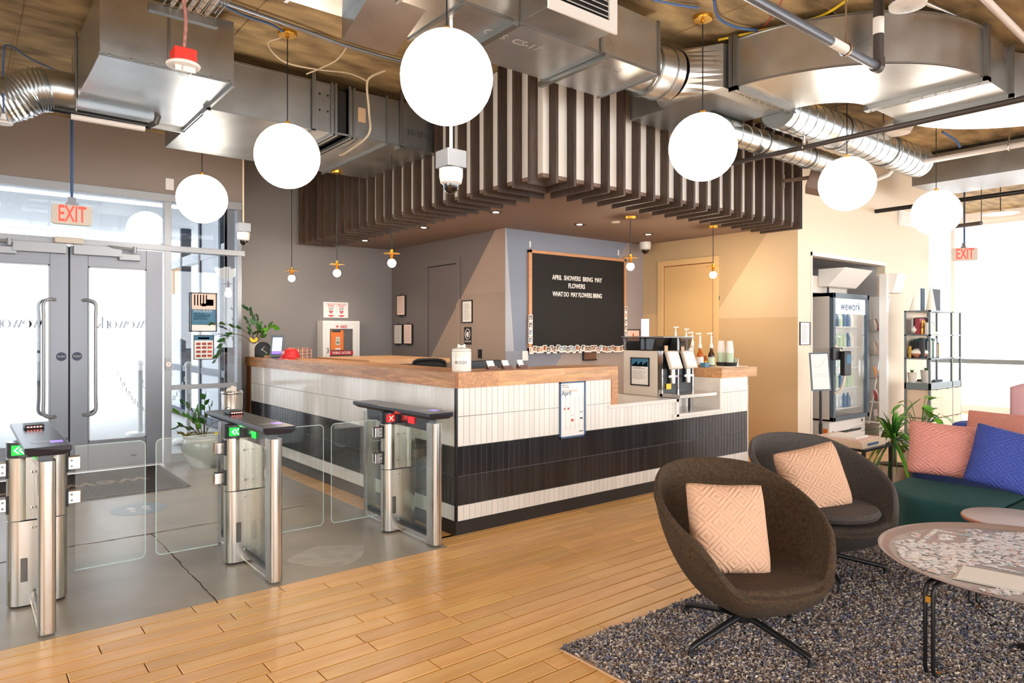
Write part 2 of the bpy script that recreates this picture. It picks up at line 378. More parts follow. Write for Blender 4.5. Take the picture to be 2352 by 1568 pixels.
while yy < 2.3:      # lounge floor beyond the counter's end
    x = -.175 if yy < .0 else 3.62
    while x < 11.4:
        l = R_.choice((.45, .6, .9, 1.2)) * R_.uniform(.9, 1.1); planks.append((x, min(x + l, 11.4), yy, yy + PW)); x += l
    yy += PW
yy = .0
while yy < 4.5: planks.append((-.175, .0, yy, yy + .1)); yy += .1
def vis(p):
    x0, x1, y0, y1 = p; a = []
    for q in ((x0, y0), (x1, y0), (x1, y1), (x0, y1)):
        v = Vector((q[0], q[1], 0)) - CAM
        if v.dot(FW) < .9: return -1
        a.append(prj((q[0], q[1], 0)))
    cx = sum(q[0] for q in a) / 4; cy = sum(q[1] for q in a) / 4
    if min(q[0] for q in a) > 2352 or max(q[0] for q in a) < 0 or min(q[1] for q in a) > 1568: return -1
    mx, my = (x0 + x1) / 2, (y0 + y1) / 2
    if x0 > -.5 and my < -1.85 : return 0          # under the rug
    return .5 * abs(sum(a[i][0] * a[(i + 1) % 4][1] - a[(i + 1) % 4][0] * a[i][1] for i in range(4)))
planks.sort(key=vis, reverse=True)
rest = MB()
def plank_to(m, p, t):
    g = .0022; h_ = .0034; c = .002; x0, x1, y0, y1 = p[0] + g, p[1] - g, p[2] + h_, p[3] - h_
    vs = [(x0, y0, -.02), (x1, y0, -.02), (x1, y1, -.02), (x0, y1, -.02), (x0, y0, -c), (x1, y0, -c), (x1, y1, -c), (x0, y1, -c), (x0 + c, y0 + c, 0), (x1 - c, y0 + c, 0), (x1 - c, y1 - c, 0), (x0 + c, y1 - c, 0)]
    m.add(vs, [(0, 1, 5, 4), (1, 2, 6, 5), (2, 3, 7, 6), (3, 0, 4, 7), (4, 5, 9, 8), (5, 6, 10, 9), (6, 7, 11, 10), (7, 4, 8, 11), (8, 9, 10, 11)], t)
for i, p in enumerate(planks):
    if i < 290 and vis(p) > 0:
        m = MB(); plank_to(m, p, tintv()); m.build('plank', 'oak_plank', fl, tints=True)
    else: plank_to(rest, p, tintv())
rest.build('plank_field', 'oak_plank', fl, tints=True, kind='stuff')

# ceiling slab with formwork boards
struct(MB().box(-6.6, 11.6, -10.5, 4.9, CH, CH + .3).build('ceiling', 'ceiling_concrete'))
m = MB()
for i, x in enumerate([-6.0 + 1.22 * k for k in range(15)]): m.box(x, x + .012, -10.4, 4.6, CH - .006, CH + .01)
for yv in (-9, -6.6, -4.1, -1.7, .75, 3.2): m.box(-6.5, 11.3, yv, yv + .012, CH - .006, CH + .01)
struct(m.build('ceiling_ridge', 'ceiling_concrete'))

GX = -.14
# walls -----------------------------------------------------------
pA, pB = px(1140, 523, XG), px(985, 830, XG)
dgl = line2(pB, pA, 0)      # right/below of the diagonal
if dgl[1] * 2.3 + dgl[2] * 1.2 < dgl[3]: dgl = neg(dgl)
mural('mural_grey', (112, 104, 102), [([dgl], (168, 146, 132)), ([dgl, (0, 0, -1, -px(1120, 672, XG).z)], (160, 140, 126))])
m = MB().box(XG, XG + .12, YL + .004, YA + .1, 0, SOF + .3); struct(m.build('wall_office', 'mural_grey'))
l1 = line2(py(1162.5, 523, YL), py(1181, 812, YL), 1)
if l1[0] * 2.1 + l1[2] * 1.0 < l1[3]: l1 = neg(l1)
l2 = line2(py(1297, 805, YL), py(1275, 842, YL), 1)
if l2[0] * 3.4 + l2[2] * 1.0 < l2[3]: l2 = neg(l2)
l3 = line2(py(1440, 560, YL), py(1410, 610, YL), 1)
if l3[0] * 4.3 + l3[2] * 2.0 < l3[3]: l3 = neg(l3)
mural('mural_blue', (126, 134, 150), [([l2, (0, 0, -1, -1.3)], (172, 160, 154)), ([l3, (0, 0, 1, 1.3)], (156, 146, 144)), ([l1], (170, 172, 178)), ([(0, 0, -1, -1.19), neg(l2)], (140, 144, 156))])
struct(MB().box(XG + .002, XT + .1, YL, YL + .12, 0, SOF + .3).build('wall_letterboard', 'mural_blue'))
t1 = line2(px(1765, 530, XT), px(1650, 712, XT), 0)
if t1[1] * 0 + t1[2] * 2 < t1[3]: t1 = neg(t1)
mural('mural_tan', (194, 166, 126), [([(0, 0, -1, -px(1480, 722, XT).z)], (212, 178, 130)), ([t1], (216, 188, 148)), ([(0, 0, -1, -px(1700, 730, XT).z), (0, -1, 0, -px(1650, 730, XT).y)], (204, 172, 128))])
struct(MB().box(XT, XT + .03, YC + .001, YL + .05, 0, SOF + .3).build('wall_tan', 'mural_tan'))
struct(MB().box(GX, XG + .05, YA, YA + .12, 0, CH).build('wall_recess', 'grey_wall'))
# cream wall with alcove opening
ax0, ax1, az = py(1862, 700, YC).x, py(2033, 700, YC).x, py(1862, 578, YC).z
cx1 = 8.0
m = MB().box(XT + .002, ax0, YC, YC + .1, 0, CH).box(ax1, cx1, YC, YC + .1, 0, CH).box(ax0, ax1, YC, YC + .1, az, CH)
struct(m.build('wall_cream', 'cream_wall'))
m = MB().box(ax0 - .02, ax1 + .02, 2.6, 2.7, 0, az + .1).box(ax0 - .1, ax0, YC + .1, 2.7, 0, az + .1).box(ax1, ax1 + .1, YC + .1, 2.7, 0, az + .1).box(ax0 - .1, ax1 + .1, YC + .1, 2.7, az, az + .1)
struct(m.build('wall_alcove', 'alcove_grey'))
m = MB().box(ax0, ax1, YC - .012, YC + .1, az - .04, az).box(ax0, ax0 + .02, YC - .012, YC + .1, 0, az)
struct(m.build('trim_alcove', 'white_paint'))
struct(MB().box(XT - .012, XT, YC, YL, 0, .1).build('baseboard_tan', 'tan_frame'))
struct(MB().box(XT, ax0, YC - .012, YC, 0, .1).build('baseboard_cream', 'cream_wall'))
# soffit over the desk: fascia box with brown underside
FX, FY = .768, -.032
m = MB().box(FX, XT + .02, FY, YA, SOF, SOF + .03)
struct(m.build('ceiling_soffit', 'soffit_brown'))
m = MB().box(FX, FX + .05, FY, YA, SOF + .03, CH).box(FX + .05, XT, FY, FY + .05, SOF + .03, CH)
struct(m.build('wall_fascia', 'white_paint'))

# slat screen ----------------------------------------------------------
ss = thing('slat_screen', 'dark wooden slat screen wrapping the white bulkhead over the desk', 'slat screen', (FX, FY, SOF))
R_.seed(5)
SX, SY, SZ, ST = .69, -.11, 2.515, .026
def slat(kind, c, first=False):
    t = R_.uniform(.75, 1.12); t = (t, t * R_.uniform(.94, 1.02), t * R_.uniform(.9, 1.02)); leg = .40 if not first else 0
    m = MB()
    if kind == 'x':   # on the face looking -X, thin in y
        c0, c1 = c, c + ST; m.box(SX, FX, c0, c1, SZ, CH - .01, t)
        e = FX + (leg if leg else c - FY + .02)
        m.box(FX, e, c0, c1, SZ, SOF, t)
    else:
        c0, c1 = c, c + ST; m.box(c0, c1, SY, FY, SZ, CH - .01, t)
        e = FY + (leg if leg else c - FX + .02)
        m.box(c0, c1, FY, e, SZ, SOF, t)
    m.build('slat', 'slat_wood', ss, tints=True)
PS = .187
k = 0
while FY + .06 + k * PS < YA - .05: slat('x', FY + .06 + k * PS, k < 2); k += 1
k = 0
while FX + .06 + k * PS < XT - .03: slat('y', FX + .06 + k * PS, k < 2); k += 1
MB().box(XT - .03, XT + .004, SY, FY, SZ, CH - .01).build('slat', 'slat_wood', ss)

# door wall: bulkhead, storefront framing, doors --------------------------
YD = 4.14
GX = -.14
zt, zh = 2.80, 2.30
struct(MB().box(-6.6, GX + .02, YD, YD + .3, zt + .06, CH).build('wall_bulkhead', 'taupe_bulkhead'))
struct(MB().box(GX, GX + .03, YD + .1, YA + .1, 0, CH).build('wall_return', 'dark_grey_wall'))
xl, xr, xm, xd = py(0, 600, YD).x - .16, py(378, 600, YD).x - .02, py(385, 600, YD).x, py(159, 700, YD).x
w = sroot('window_1', (xm, YD, 0))
MB().box(-6.5, GX, YD - .02, YD + .08, zt, zt + .08).box(-6.5, GX + .03, YD - .03, YD + .09, zh - .03, zh + .03).build('transom_bar', 'light_aluminium', w, bevel=.003)
MB().box(xm - .035, xm + .035, YD - .02, YD + .09, 0, zt).build('mullion', 'light_aluminium', w, bevel=.003)
MB().box(GX - .05, GX, YD - .01, YD + .09, 0, zt).build('mullion', 'aluminium', w, bevel=.003)
MB().box(xm + .035, GX - .05, YD, YD + .06, .78, .83).box(xm + .035, GX - .05, YD, YD + .06, 0, .09).build('sill_rail', 'light_aluminium', w)
MB().box(xm + .035, GX - .05, YD + .02, YD + .03, .83, zh - .03).build('pane', 'door_glass', w)
MB().box(xm + .035, GX - .05, YD + .02, YD + .03, .09, .78).build('pane', 'door_glass', w)
MB().box(xm + .035, GX - .05, YD + .02, YD + .03, zh + .03, zt).build('pane', 'door_glass', w)
MB().box(xl - 1.5, xm - .035, YD + .02, YD + .03, zh + .03, zt).build('pane', 'door_glass', w)
struct(MB().box(xl - .2, xl - .12, YD - .02, YD + .09, 0, zt).build('trim_1', 'aluminium'))
# outer mullions farther along (outside the frame, the storefront goes on)
w2 = sroot('window_2', (-4, YD, 0))
m = MB()
for xv in (-3.7, -5.1, -6.5): m.box(xv - .035, xv + .035, YD - .02, YD + .09, 0, zt)
m.box(-6.5, xl - .2, YD, YD + .08, 0, .1); m.build('mullion', 'aluminium', w2)
MB().box(-6.5, xl - .2, YD + .02, YD + .03, .1, zt).build('pane', 'door_glass', w2)
def door_leaf(n, x0, x1, hand):
    d = sroot('door_%d' % n, (x0, YD, 0)); z0, z1 = .015, zh - .04; s = .155
    m = MB().box(x0, x0 + s, YD, YD + .05, z0, z1).box(x1 - s, x1, YD, YD + .05, z0, z1).box(x0 + s, x1 - s, YD, YD + .05, z1 - .2, z1).box(x0 + s, x1 - s, YD, YD + .05, z0, .30)
    m.build('stile_frame', 'aluminium', d, bevel=.004)
    m = MB(); g = .012
    m.box(x0 + s, x0 + s + g, YD - .006, YD + .02, .3, z1 - .2).box(x1 - s - g, x1 - s, YD - .006, YD + .02, .3, z1 - .2).box(x0 + s, x1 - s, YD - .006, YD + .02, z1 - .2 - g, z1 - .2).box(x0 + s, x1 - s, YD - .006, YD + .02, .3, .3 + g)
    m.build('glazing_bead', 'light_aluminium', d)
    MB().box(x0 + s, x1 - s, YD + .022, YD + .03, .3, z1 - .2).build('pane', 'door_glass', d)
    xh = (x1 - .21) if hand < 0 else (x0 + .21); xk = xh + (-.0) ; e = (.1 if hand < 0 else -.1)
    m = MB().tube(bez([(xh + e, YD, 1.72), (xh + e * .5, YD - .05, 1.72), (xh, YD - .07, 1.68), (xh, YD - .07, 1.5), (xh, YD - .07, .8), (xh, YD - .07, .62), (xh + e * .5, YD - .05, .575), (xh + e, YD, .575)], 6), .016, 12)
    m.build('pull_handle', 'light_aluminium', d, smooth=True)
    m = MB().tube(bez([(xh + e, YD + .05, 1.72), (xh + e * .5, YD + .1, 1.72), (xh - e * .25, YD + .12, 1.68), (xh - e * .25, YD + .12, 1.5), (xh - e * .25, YD + .12, .8), (xh - e * .25, YD + .12, .62), (xh + e * .5, YD + .1, .575), (xh + e, YD + .05, .575)], 6), .016, 12)
    m.build('pull_handle', 'light_aluminium', d, smooth=True)
    xp = (x1 - .06) if hand < 0 else (x0 + .06)
    MB().cyl((xp, YD - .004, 1.16), (xp, YD, 1.16), .043, 28).build('push_plate', 'decal_dark', d)
    text('PUSH', .026, (xp, YD - .006, 1.16), (1, 0, 0), (0, 0, 1), 'decal_white', d)
    # closer arm and box
    if hand > 0: cx0, cx1 = x0 + .42, x1 - .22
    else: cx0, cx1 = x0 + .2, x1 - .42
    MB().box(cx0, cx1, YD - .06, YD, z1 - .12, z1 - .05).build('closer_body', 'light_aluminium', d, bevel=.006)
    MB().tube([(cx0 - .1, YD - .07, z1 + .015), (cx1 - .05, YD - .1, z1 - .005)], .009, 8).tube([(cx0 - .1, YD - .06, z1 - .0), (cx1 - .05, YD - .1, z1 - .012)], .008, 8).cyl((cx1 - .06, YD - .1, z1 - .045), (cx1 - .06, YD - .1, z1 + .02), .02, 14).build('closer_arm', 'light_aluminium', d, smooth=True)
    # mirrored shop lettering on the outer side of the pane
    xc = (x0 + x1) / 2
    wordmark(xc + (.02 if hand > 0 else -.02), YD + .034, 1.48, .46, d)
    if hand < 0:
        MB().cyl((x1 - .13, YD - .02, .38), (x1 - .13, YD, .38), .03, 18).build('lock_cylinder', 'chrome', d, smooth=True)
    else: MB().box(xc + .12, xc + .17, YD - .004, YD, .11, .13).build('badge', 'decal_dark', d)
def wordmark(xc, y, z, w, parent, mirror=True, m='decal_dark', thick=.001, yaxis=None):
    """lower-case high-contrast serif word built from strokes"""
    u = w / 6.15; S = []      # strokes (x0,z0,x1,z1,width)
    def st(a, b, c, d, t): S.append((a, b, c, d, t * 1.5))
    def wl(x): st(x, 1, x + .38, 0, .15); st(x + .38, 0, x + .62, 1, .05); st(x + .5, 1, x + .84, 0, .15); st(x + .84, 0, x + 1.1, 1, .05); st(x - .1, 1, x + .14, 1, .05); st(x + .95, 1, x + 1.22, 1, .05)
    def rnd(x, open_=False):
        n = 14; pts = [(x + .42 + .40 * math.cos(t), .5 + .52 * math.sin(t)) for t in [2 * PI * i / n for i in range(n + 1)]]
        for i in range(n):
            if open_ and i == n - 1: continue
            a, b = pts[i], pts[i + 1]; cxm = abs((a[0] + b[0]) / 2 - x - .42) / .4; 
            if open_ and (a[0] + b[0]) / 2 > x + .7 and (a[1] + b[1]) / 2 < .45: continue
            st(a[0], a[1], b[0], b[1], .08 + .10 * cxm ** 2)
        if open_: st(x + .05, .55, x + .8, .55, .05)
    wl(.1); rnd(1.3, True); wl(2.25); rnd(3.45); x = 4.5; st(x, 0, x, 1, .15); st(x - .14, 1, x, 1, .05); st(x - .14, 0, x + .2, 0, .05); st(x, .75, x + .2, .98, .06); st(x + .2, .95, x + .38, .88, .14)
    x = 5.15; st(x, 0, x, 1.55, .15); st(x - .14, 1.55, x, 1.55, .05); st(x - .12, 0, x + .18, 0, .05); st(x, .42, x + .5, 1, .05); st(x + .2, .6, x + .6, 0, .16); st(x + .35, 1, x + .65, 1, .05); st(x + .4, 0, x + .75, 0, .05)
    mb = MB()
    for a, b, c, d, t in S:
        dx, dz = c - a, d - b; l = math.hypot(dx, dz) or 1; nx, nz = (t / 2, 0) if abs(dz) > .2 * l else (0, t / 2)
        q = [(a - nx, b - nz), (a + nx, b + nz), (c + nx, d + nz), (c - nx, d - nz)]
        def P(p):
            lx = (p[0] - 3.1) * u; lz = (p[1] - .5) * u
            if yaxis: return (yaxis, y + lx, z + lz)
            return ((xc - lx) if mirror else (xc + lx), y, z + lz)
        mb.add([P(p) for p in q], [(0, 1, 2, 3)])
    return mb.build('lettering', m, parent)
MB().box(xd - .012, xd + .012, YD + .02, YD + .045, .02, zh - .05).build('astragal', 'black_matte', w)
door_leaf(1, xd + .006, xm - .05, 1)
door_leaf(2, 2 * xd - xm + .05, xd - .006, -1)
# magnet locks and sensor on the header
m = MB()
d1 = bpy.data.objects['door_1']
MB().box(xd + .03, xd + .45, YD - .07, YD, zh - .13, zh - .03).build('magnet_lock', 'light_aluminium', d1, bevel=.004)
MB().box(xd - .46, xd - .03, YD - .07, YD, zh - .13, zh - .03).build('magnet_lock', 'light_aluminium', bpy.data.objects['door_2'], bevel=.004)
MB().box(xd - .13, xd + .11, YD - .1, YD - .03, zh - .03, zh + .03).build('motion_sensor', 'beige_plastic', w, bevel=.01)
b = MB().box(xm - .03, xm + .03, YD - .035, YD - .02, 1.0, 1.12).build('button_plate', 'steel_dark', w)
MB().lathe([(.014, 0), (.014, .006), (.022, .006), (.022, 0)], (0, 0, 0), 20).build('button_ring', 'red_cross', w)
o = bpy.data.objects['button_ring']; o.matrix_parent_inverse = Matrix(); o.rotation_euler = (PI / 2, 0, 0); o.location = Vector((xm, YD - .036, 1.06)) - w.location
struct(MB().box(xm - .02, xm + .06, YD - .006, YD, 2.93, 3.05).build('trim_cover_plate', 'white_plastic'))

# outside: pavement, vestibule soffit with light strips, column
struct(MB().box(-30, 30, 4.3, 40, -.3, -.03).build('ground', 'outdoor_ground'))
struct(MB().box(11.5, 40, -30, 4.3, -.3, -.03).build('ground', 'outdoor_ground'))
struct(MB().box(-30, -6.7, -30, 4.3, -.3, -.03).build('ground', 'outdoor_ground'))
struct(MB().box(-6.6, 11.5, -30, -10.5, -.3, -.03).build('ground', 'outdoor_ground'))
struct(MB().box(-6.6, .9, 4.85, 10.6, 3.2, 3.3).build('ceiling_vestibule', 'outdoor_wall'))
for k, yv in enumerate((6.65, 10.1)):
    tag(MB().box(-6, .1, yv, yv + .08, 3.17, 3.2).build('light_strip', 'led_strip'), ['linear light strip on the vestibule ceiling, nearer the doors', 'linear light strip on the vestibule ceiling, farther from the doors'][k], 'light', 'vestibule light strips')
m = MB().box(.35, .45, 4.8, 5.75, 0, 3.2).box(.35, .45, 6.7, 7.7, 0, 3.2).box(.35, .45, 8.9, 10.4, 0, 2.1).box(.33, .47, 4.8, 10.4, 2.55, 2.7)
struct(m.build('wall_vestibule', 'outdoor_wall'))
m = MB()
for yv in (5.75, 6.6, 7.7, 8.85, 10.3): m.box(.32, .48, yv, yv + .09, 0, 3.2)
m.box(.33, .47, 5.8, 10.3, .75, .85).box(.3, .5, 4.8, 10.4, 0, .1)
struct(m.build('trim_mullions', 'outdoor_dark'))
struct(MB().box(.36, .46, 8.94, 10.3, 2.1, 2.55).build('painted_glow_panel', 'outdoor_peach'))  # added panel; the warm glow beyond the glass is put into its colour
struct(MB().box(.40, .406, 5.84, 10.3, .1, 2.55).build('window_7', 'side_glass'))

# window walls on the far sides
def window_wall(n, axis, c, a0, a1, z0=.12, z1=3.3, step=1.5, bar=.86, matn='light_aluminium', gl='clear_glass'):
    wn = sroot('window_%d' % n, (c, a0, 0) if axis == 'x' else (a0, c, 0)); k = int(round((a1 - a0) / step)); fr = MB()
    for i in range(k + 1):
        a = a0 + (a1 - a0) * i / k
        if axis == 'x': fr.box(c - .04, c + .04, a - .03, a + .03, 0, z1)
        else: fr.box(a - .03, a + .03, c - .04, c + .04, 0, z1)
    for zz, h in ((0, .12), (z1, .08)):
        if axis == 'x': fr.box(c - .05, c + .05, a0, a1, zz, zz + h)
        else: fr.box(a0, a1, c - .05, c + .05, zz, zz + h)
    fr.build('frame', matn, wn)
    br = MB(); br.box(c - .05, c - .01, a0, a1, bar, bar + .08) if axis == 'x' else br.box(a0, a1, c - .05, c - .01, bar, bar + .08)
    br.build('rail', 'shelf_metal', wn)
    for i in range(k):
        a = a0 + (a1 - a0) * i / k; b2 = a + (a1 - a0) / k; p = MB()
        if axis == 'x': p.box(c - .004, c + .004, a + .03, b2 - .03, z0, z1)
        else: p.box(a + .03, b2 - .03, c - .004, c + .004, z0, z1)
        p.build('pane', gl, wn)
window_wall(3, 'x', 11.4, -10.4, 3.0, step=2.2, matn='white_paint', gl='sun_glass')
window_wall(6, 'y', 3.0, 8.05, 11.4, step=1.7, matn='white_paint', gl='sun_glass')
struct(MB().box(7.95, 8.0, YC + .1, 3.0, 0, CH).build('wall_corner', 'white_paint'))
window_wall(4, 'x', -6.55, -6.2, -.2, z0=.7, z1=2.45, step=2.0)
struct(MB().box(-6.6, -6.5, -10.5, -6.2, 0, 3.4).box(-6.6, -6.5, -.2, 4.2, 0, 3.4).box(-6.6, -6.5, -6.2, -.2, 2.5, 3.4).box(-6.6, -6.5, -6.2, -.2, 0, .7).build('wall_side', 'cream_wall'))
window_wall(5, 'y', -10.4, -6.5, 11.3, step=1.8)
struct(MB().box(11.3, 11.5, -10.5, 3.0, 3.38, CH).build('wall_right', 'white_paint'))
struct(MB().box(-6.65, -6.5, -10.5, 4.2, 3.38, CH).build('wall_left', 'white_paint'))
struct(MB().box(-6.6, 11.4, -10.5, -10.35, 3.38, CH).build('wall_back', 'white_paint'))

# inner doors -------------------------------------------------------
d = sroot('door_3', (XG, 3.3, 0))
ya, yb, zd = px(984, 612, XG).y, px(1050, 600, XG).y, 2.25
MB().box(XG - .02, XG, yb - .07, yb, 0, zd + .07).box(XG - .02, XG, ya, ya + .07, 0, zd + .07).box(XG - .02, XG, yb, ya, zd, zd + .07).build('door_frame', 'mural_grey', d, bevel=.004)
MB().box(XG - .006, XG, yb + .012, ya - .012, 0, zd - .012).build('door_panel', 'mural_grey', d)
MB().box(XG - .004, XG, yb, ya, 0, zd).build('door_gap', 'black_matte', d)
d = sroot('door_4', (XT, 1.3, 0))
ya, yb = px(1525, 612, XT).y, px(1640, 600, XT).y
MB().box(XT - .02, XT, yb - .07, yb, 0, zd + .07).box(XT - .02, XT, ya, ya + .09, 0, zd + .07).box(XT - .02, XT, yb, ya, zd, zd + .07).build('door_frame', 'tan_frame', d, bevel=.004)
MB().box(XT - .007, XT, yb + .012, ya - .012, 0, zd - .012).build('door_panel', 'tan_door', d)
MB().box(XT - .004, XT, yb, ya, 0, zd).build('door_gap', 'rustic_wood', d)

# ------------------------------------------------------------------ ducts
ZB = 3.46
def seam(m, x0, x1, y0, y1, z0, z1): m.box(x0, x1, y0, y1, z0, z1)
da = thing('air_duct', 'large square galvanised duct box above the entrance doors', 'duct', (-1.6, .82, 3.05))
MB().box(-2.0, -1.225, .817, 2.13, 3.05, ZB).build('duct_body', 'galvanised', da, bevel=.004)
m = MB()
for xx in (-1.63,): m.box(xx, xx + .015, .808, .817, 3.05, ZB)
m.box(-2.005, -1.22, .812, .822, 3.045, 3.062); m.box(-1.24, -1.222, .81, 2.13, 3.03, 3.05); m.box(-2.0, -1.22, 2.12, 2.145, 3.02, 3.05)
m.build('duct_seam', 'seam_steel', da)
m = MB()
for i in range(7): m.cyl((-1.95 + i * .115, .813, 3.057), (-1.95 + i * .115, .803, 3.057), .005, 6)
for i in range(8): m.cyl((-1.23, .9 + i * .16, 3.05), (-1.23, .9 + i * .16, 3.037), .006, 6)
m.build('screws', 'chrome', da, kind='stuff')
m = MB().tube(bez([(-2.0, 1.98, 3.13), (-2.06, 1.98, 3.13), (-2.12, 1.98, 3.13), (-2.17, 1.98, 3.12)], 8), .14, 24)
m.build('collar', 'galvanised', da, smooth=True)
pts = bez([(-2.16, 1.98, 3.12), (-2.26, 1.98, 3.09), (-2.36, 2.0, 3.02), (-2.5, 2.04, 2.99), (-2.9, 2.1, 2.99), (-3.6, 2.1, 3.0)], 12)
m = MB().tube(pts, [.145 + .010 * (i % 2) for i in range(len(pts))], 24); m.build('flex_hose', 'spiral_steel', da, smooth=True, angle=20)

db = thing('air_duct', 'long galvanised duct with flexible joint running into the slat screen', 'duct', (0, 1.4, 3.03))
xj0, xj1 = py(772, 300, 1.41).x, py(800, 300, 1.41).x
MB().box(-1.235, xj0, 1.41, 2.74, 3.03, 3.43).build('duct_body', 'galvanised_dull', db, bevel=.004)
MB().box(xj1, FX - .02, 1.41, 2.74, 3.03, 3.43).build('duct_body', 'galvanised_dull', db, bevel=.004)
MB().box(xj0, xj1, 1.45, 2.7, 3.06, 3.41).build('flex_joint', 'black_matte', db)
m = MB()
for xx in (xj0 - .05, xj0 - .015, xj1, xj1 + .04, py(885, 300, 1.41).x): m.box(xx, xx + .02, 1.395, 2.76, 3.012, 3.445)
m.box(-1.24, FX - .02, 1.404, 1.41, 3.03, 3.045).box(-1.24, xj0, 1.404, 1.41, 3.415, 3.43); m.build('duct_seam', 'seam_steel', db)
for xx in (py(720, 240, 1.4).x, py(478, 240, 1.4).x, py(922, 240, 1.4).x): MB().box(xx - .015, xx + .015, 1.385, 1.402, 3.02, CH).box(xx - .015, xx + .015, 1.385, 1.5, 3.012, 3.03).build('hanger_strap', 'seam_steel', db)
MB().box(py(823, 270, 1.4).x, py(840, 270, 1.4).x, 1.400, 1.409, 3.17, 3.29).build('sticker', 'kraft', db)
text('10-17-14', .075, (py(965, 300, 1.4).x, 1.402, 3.17), (1, 0, 0), (0, 0, 1), 'ink', db)
m = MB()
for dx in (0, .07):
    for dz in (0, .13): m.cyl((py(735, 225, 1.4).x + dx, 1.411, 3.20 + dz), (py(735, 225, 1.4).x + dx, 1.405, 3.20 + dz), .009, 10)
m.build('bolt_hole', 'black', db)

dc = thing('air_duct', 'wide galvanised duct overhead carrying a white louvred register', 'duct', (0, -.97, 3.1))
YN, YF = -.97, -.425
MB().box(-2.6, .965, YN, YF, 3.10, 3.45).build('duct_body', 'galvanised', dc, bevel=.004)
m = MB()
for xx in (py(1190, 60, YN).x, py(1378, 100, YN).x, .95, -.9, -.62, -1.35): m.box(xx, xx + .02, YN - .01, YF + .01, 3.09, 3.455)
m.box(-2.6, .97, YN - .006, YN, 3.098, 3.115); m.build('duct_seam', 'seam_steel', dc)
xw = pz(905, 127, 2.97).x
MB().prism([(YF - .015, 3.1), (YF - .015, 2.97), (YF - .36, 3.1)], -1.04, xw, xf=lambda u, v, w_: (w_, u, v)).build('offset_shoe', 'galvanised', dc)
for xx in (-.3, .42):
    MB().box(xx, xx + .035, YN - .03, YF + .05, 3.065, 3.1).build('strut', 'seam_steel', dc)
reg = MB(); rx0, rx1, ry = -.235, .257, -1.22
reg.box(rx0, rx1, ry, YN, 3.106, 3.40); reg.build('register_box', 'galvanised_dull', dc, bevel=.003)
m = MB().box(rx0 - .015, rx1 + .015, ry - .014, ry, 3.09, 3.15).box(rx0 - .015, rx1 + .015, ry - .014, ry, 3.35, 3.41).box(rx0 - .015, rx0 + .05, ry - .014, ry, 3.15, 3.35).box(rx1 - .05, rx1 + .015, ry - .014, ry, 3.15, 3.35)
m.build('register_frame', 'white_plastic', dc)
MB().box(rx0 + .05, rx1 - .05, ry - .003, ry - .001, 3.15, 3.35).build('register_throat', 'black', dc)
for i in range(7):
    z = 3.163 + i * .029
    MB().prism([(ry - .014, z), (ry - .012, z + .003), (ry - .002, z + .016), (ry - .004, z + .012)], rx0 + .05, rx1 - .05, xf=lambda u, v, w_: (w_, u, v)).build('louvre', 'white_plastic', dc)
MB().box(rx0 - .003, rx0, ry + .07, ry + .15, 3.22, 3.36).build('sticker', 'paper', dc)
text('CHS  CS-17', .085, (-.13, -.78, 3.099), (1, 0, 0), (0, -1, 0), 'ink_light', dc)
# round neck to the rectangular run
m = MB().tube([(.965, -.70, 3.26), (1.12, -.70, 3.26)], .165, 28); m.tube([(1.12, -.70, 3.26), (1.36, -.74, 3.26)], .185, 28)
m.build('round_collar', 'galvanised', dc, smooth=True)
MB().tube([(1.11, -.70, 3.26), (1.13, -.70, 3.26)], .192, 28).tube([(1.25, -.72, 3.26), (1.265, -.72, 3.26)], .192, 28).build('collar_ring', 'seam_steel', dc, smooth=True)
def loft(x0, cy, cz, r, x1, y0, y1, z0, z1, n=32):
    vs = []
    for i in range(n): t = 2 * PI * i / n; vs.append((x0, cy + r * math.cos(t), cz + r * math.sin(t)))
    for i in range(n):
        t = 2 * PI * i / n; c, s = math.cos(t), math.sin(t); k = 1 / max(abs(c), abs(s)); vs.append((x1, (y0 + y1) / 2 + (y1 - y0) / 2 * c * k, (z0 + z1) / 2 + (z1 - z0) / 2 * s * k))
    return MB().add(vs, [(i, (i + 1) % n, n + (i + 1) % n, n + i) for i in range(n)])
loft(1.36, -.74, 3.26, .185, 1.56, -1.06, -.5, 3.13, 3.44).build('transition', 'galvanised', dc)
MB().box(1.56, 1.63, -1.06, -.5, 3.13, 3.44).build('duct_body', 'galvanised_dull', dc)

de = thing('air_duct', 'big galvanised duct sweeping round two flat elbows over the lounge', 'duct', (2.79, -1.5, 3.13))
MB().box(1.63, 2.385, -1.115, -.13, 3.13, 3.46).build('duct_body', 'galvanised_dull', de, bevel=.004)
def elbow(cx, cy, ri, ro, a0, a1, z0, z1, n=28):
    m = MB(); vs = []
    for i in range(n + 1):
        t = a0 + (a1 - a0) * i / n; c, s = math.cos(t), math.sin(t)
        vs += [(cx + ri * c, cy + ri * s, z0), (cx + ro * c, cy + ro * s, z0), (cx + ro * c, cy + ro * s, z1), (cx + ri * c, cy + ri * s, z1)]
    fs = []
    for i in range(n):
        for j in range(4): fs.append((4 * i + j, 4 * i + (j + 1) % 4, 4 * i + 4 + (j + 1) % 4, 4 * i + 4 + j))
    return m.add(vs, fs)
elbow(2.79, -1.115, .40, 1.165, PI, 1.5 * PI, 3.13, 3.46).build('elbow', 'galvanised', de, smooth=True)
def rim(cx, cy, r, a0, a1, z, rr=.008): return MB().tube([(cx + r * math.cos(a0 + (a1 - a0) * i / 28), cy + r * math.sin(a0 + (a1 - a0) * i / 28), z) for i in range(29)], rr, 6)
rim(2.79, -1.115, 1.168, PI, 1.5 * PI, 3.13).build('elbow_rim', 'seam_steel', de); rim(2.79, -1.115, 1.168, PI, 1.5 * PI, 3.46).build('elbow_rim', 'seam_steel', de)
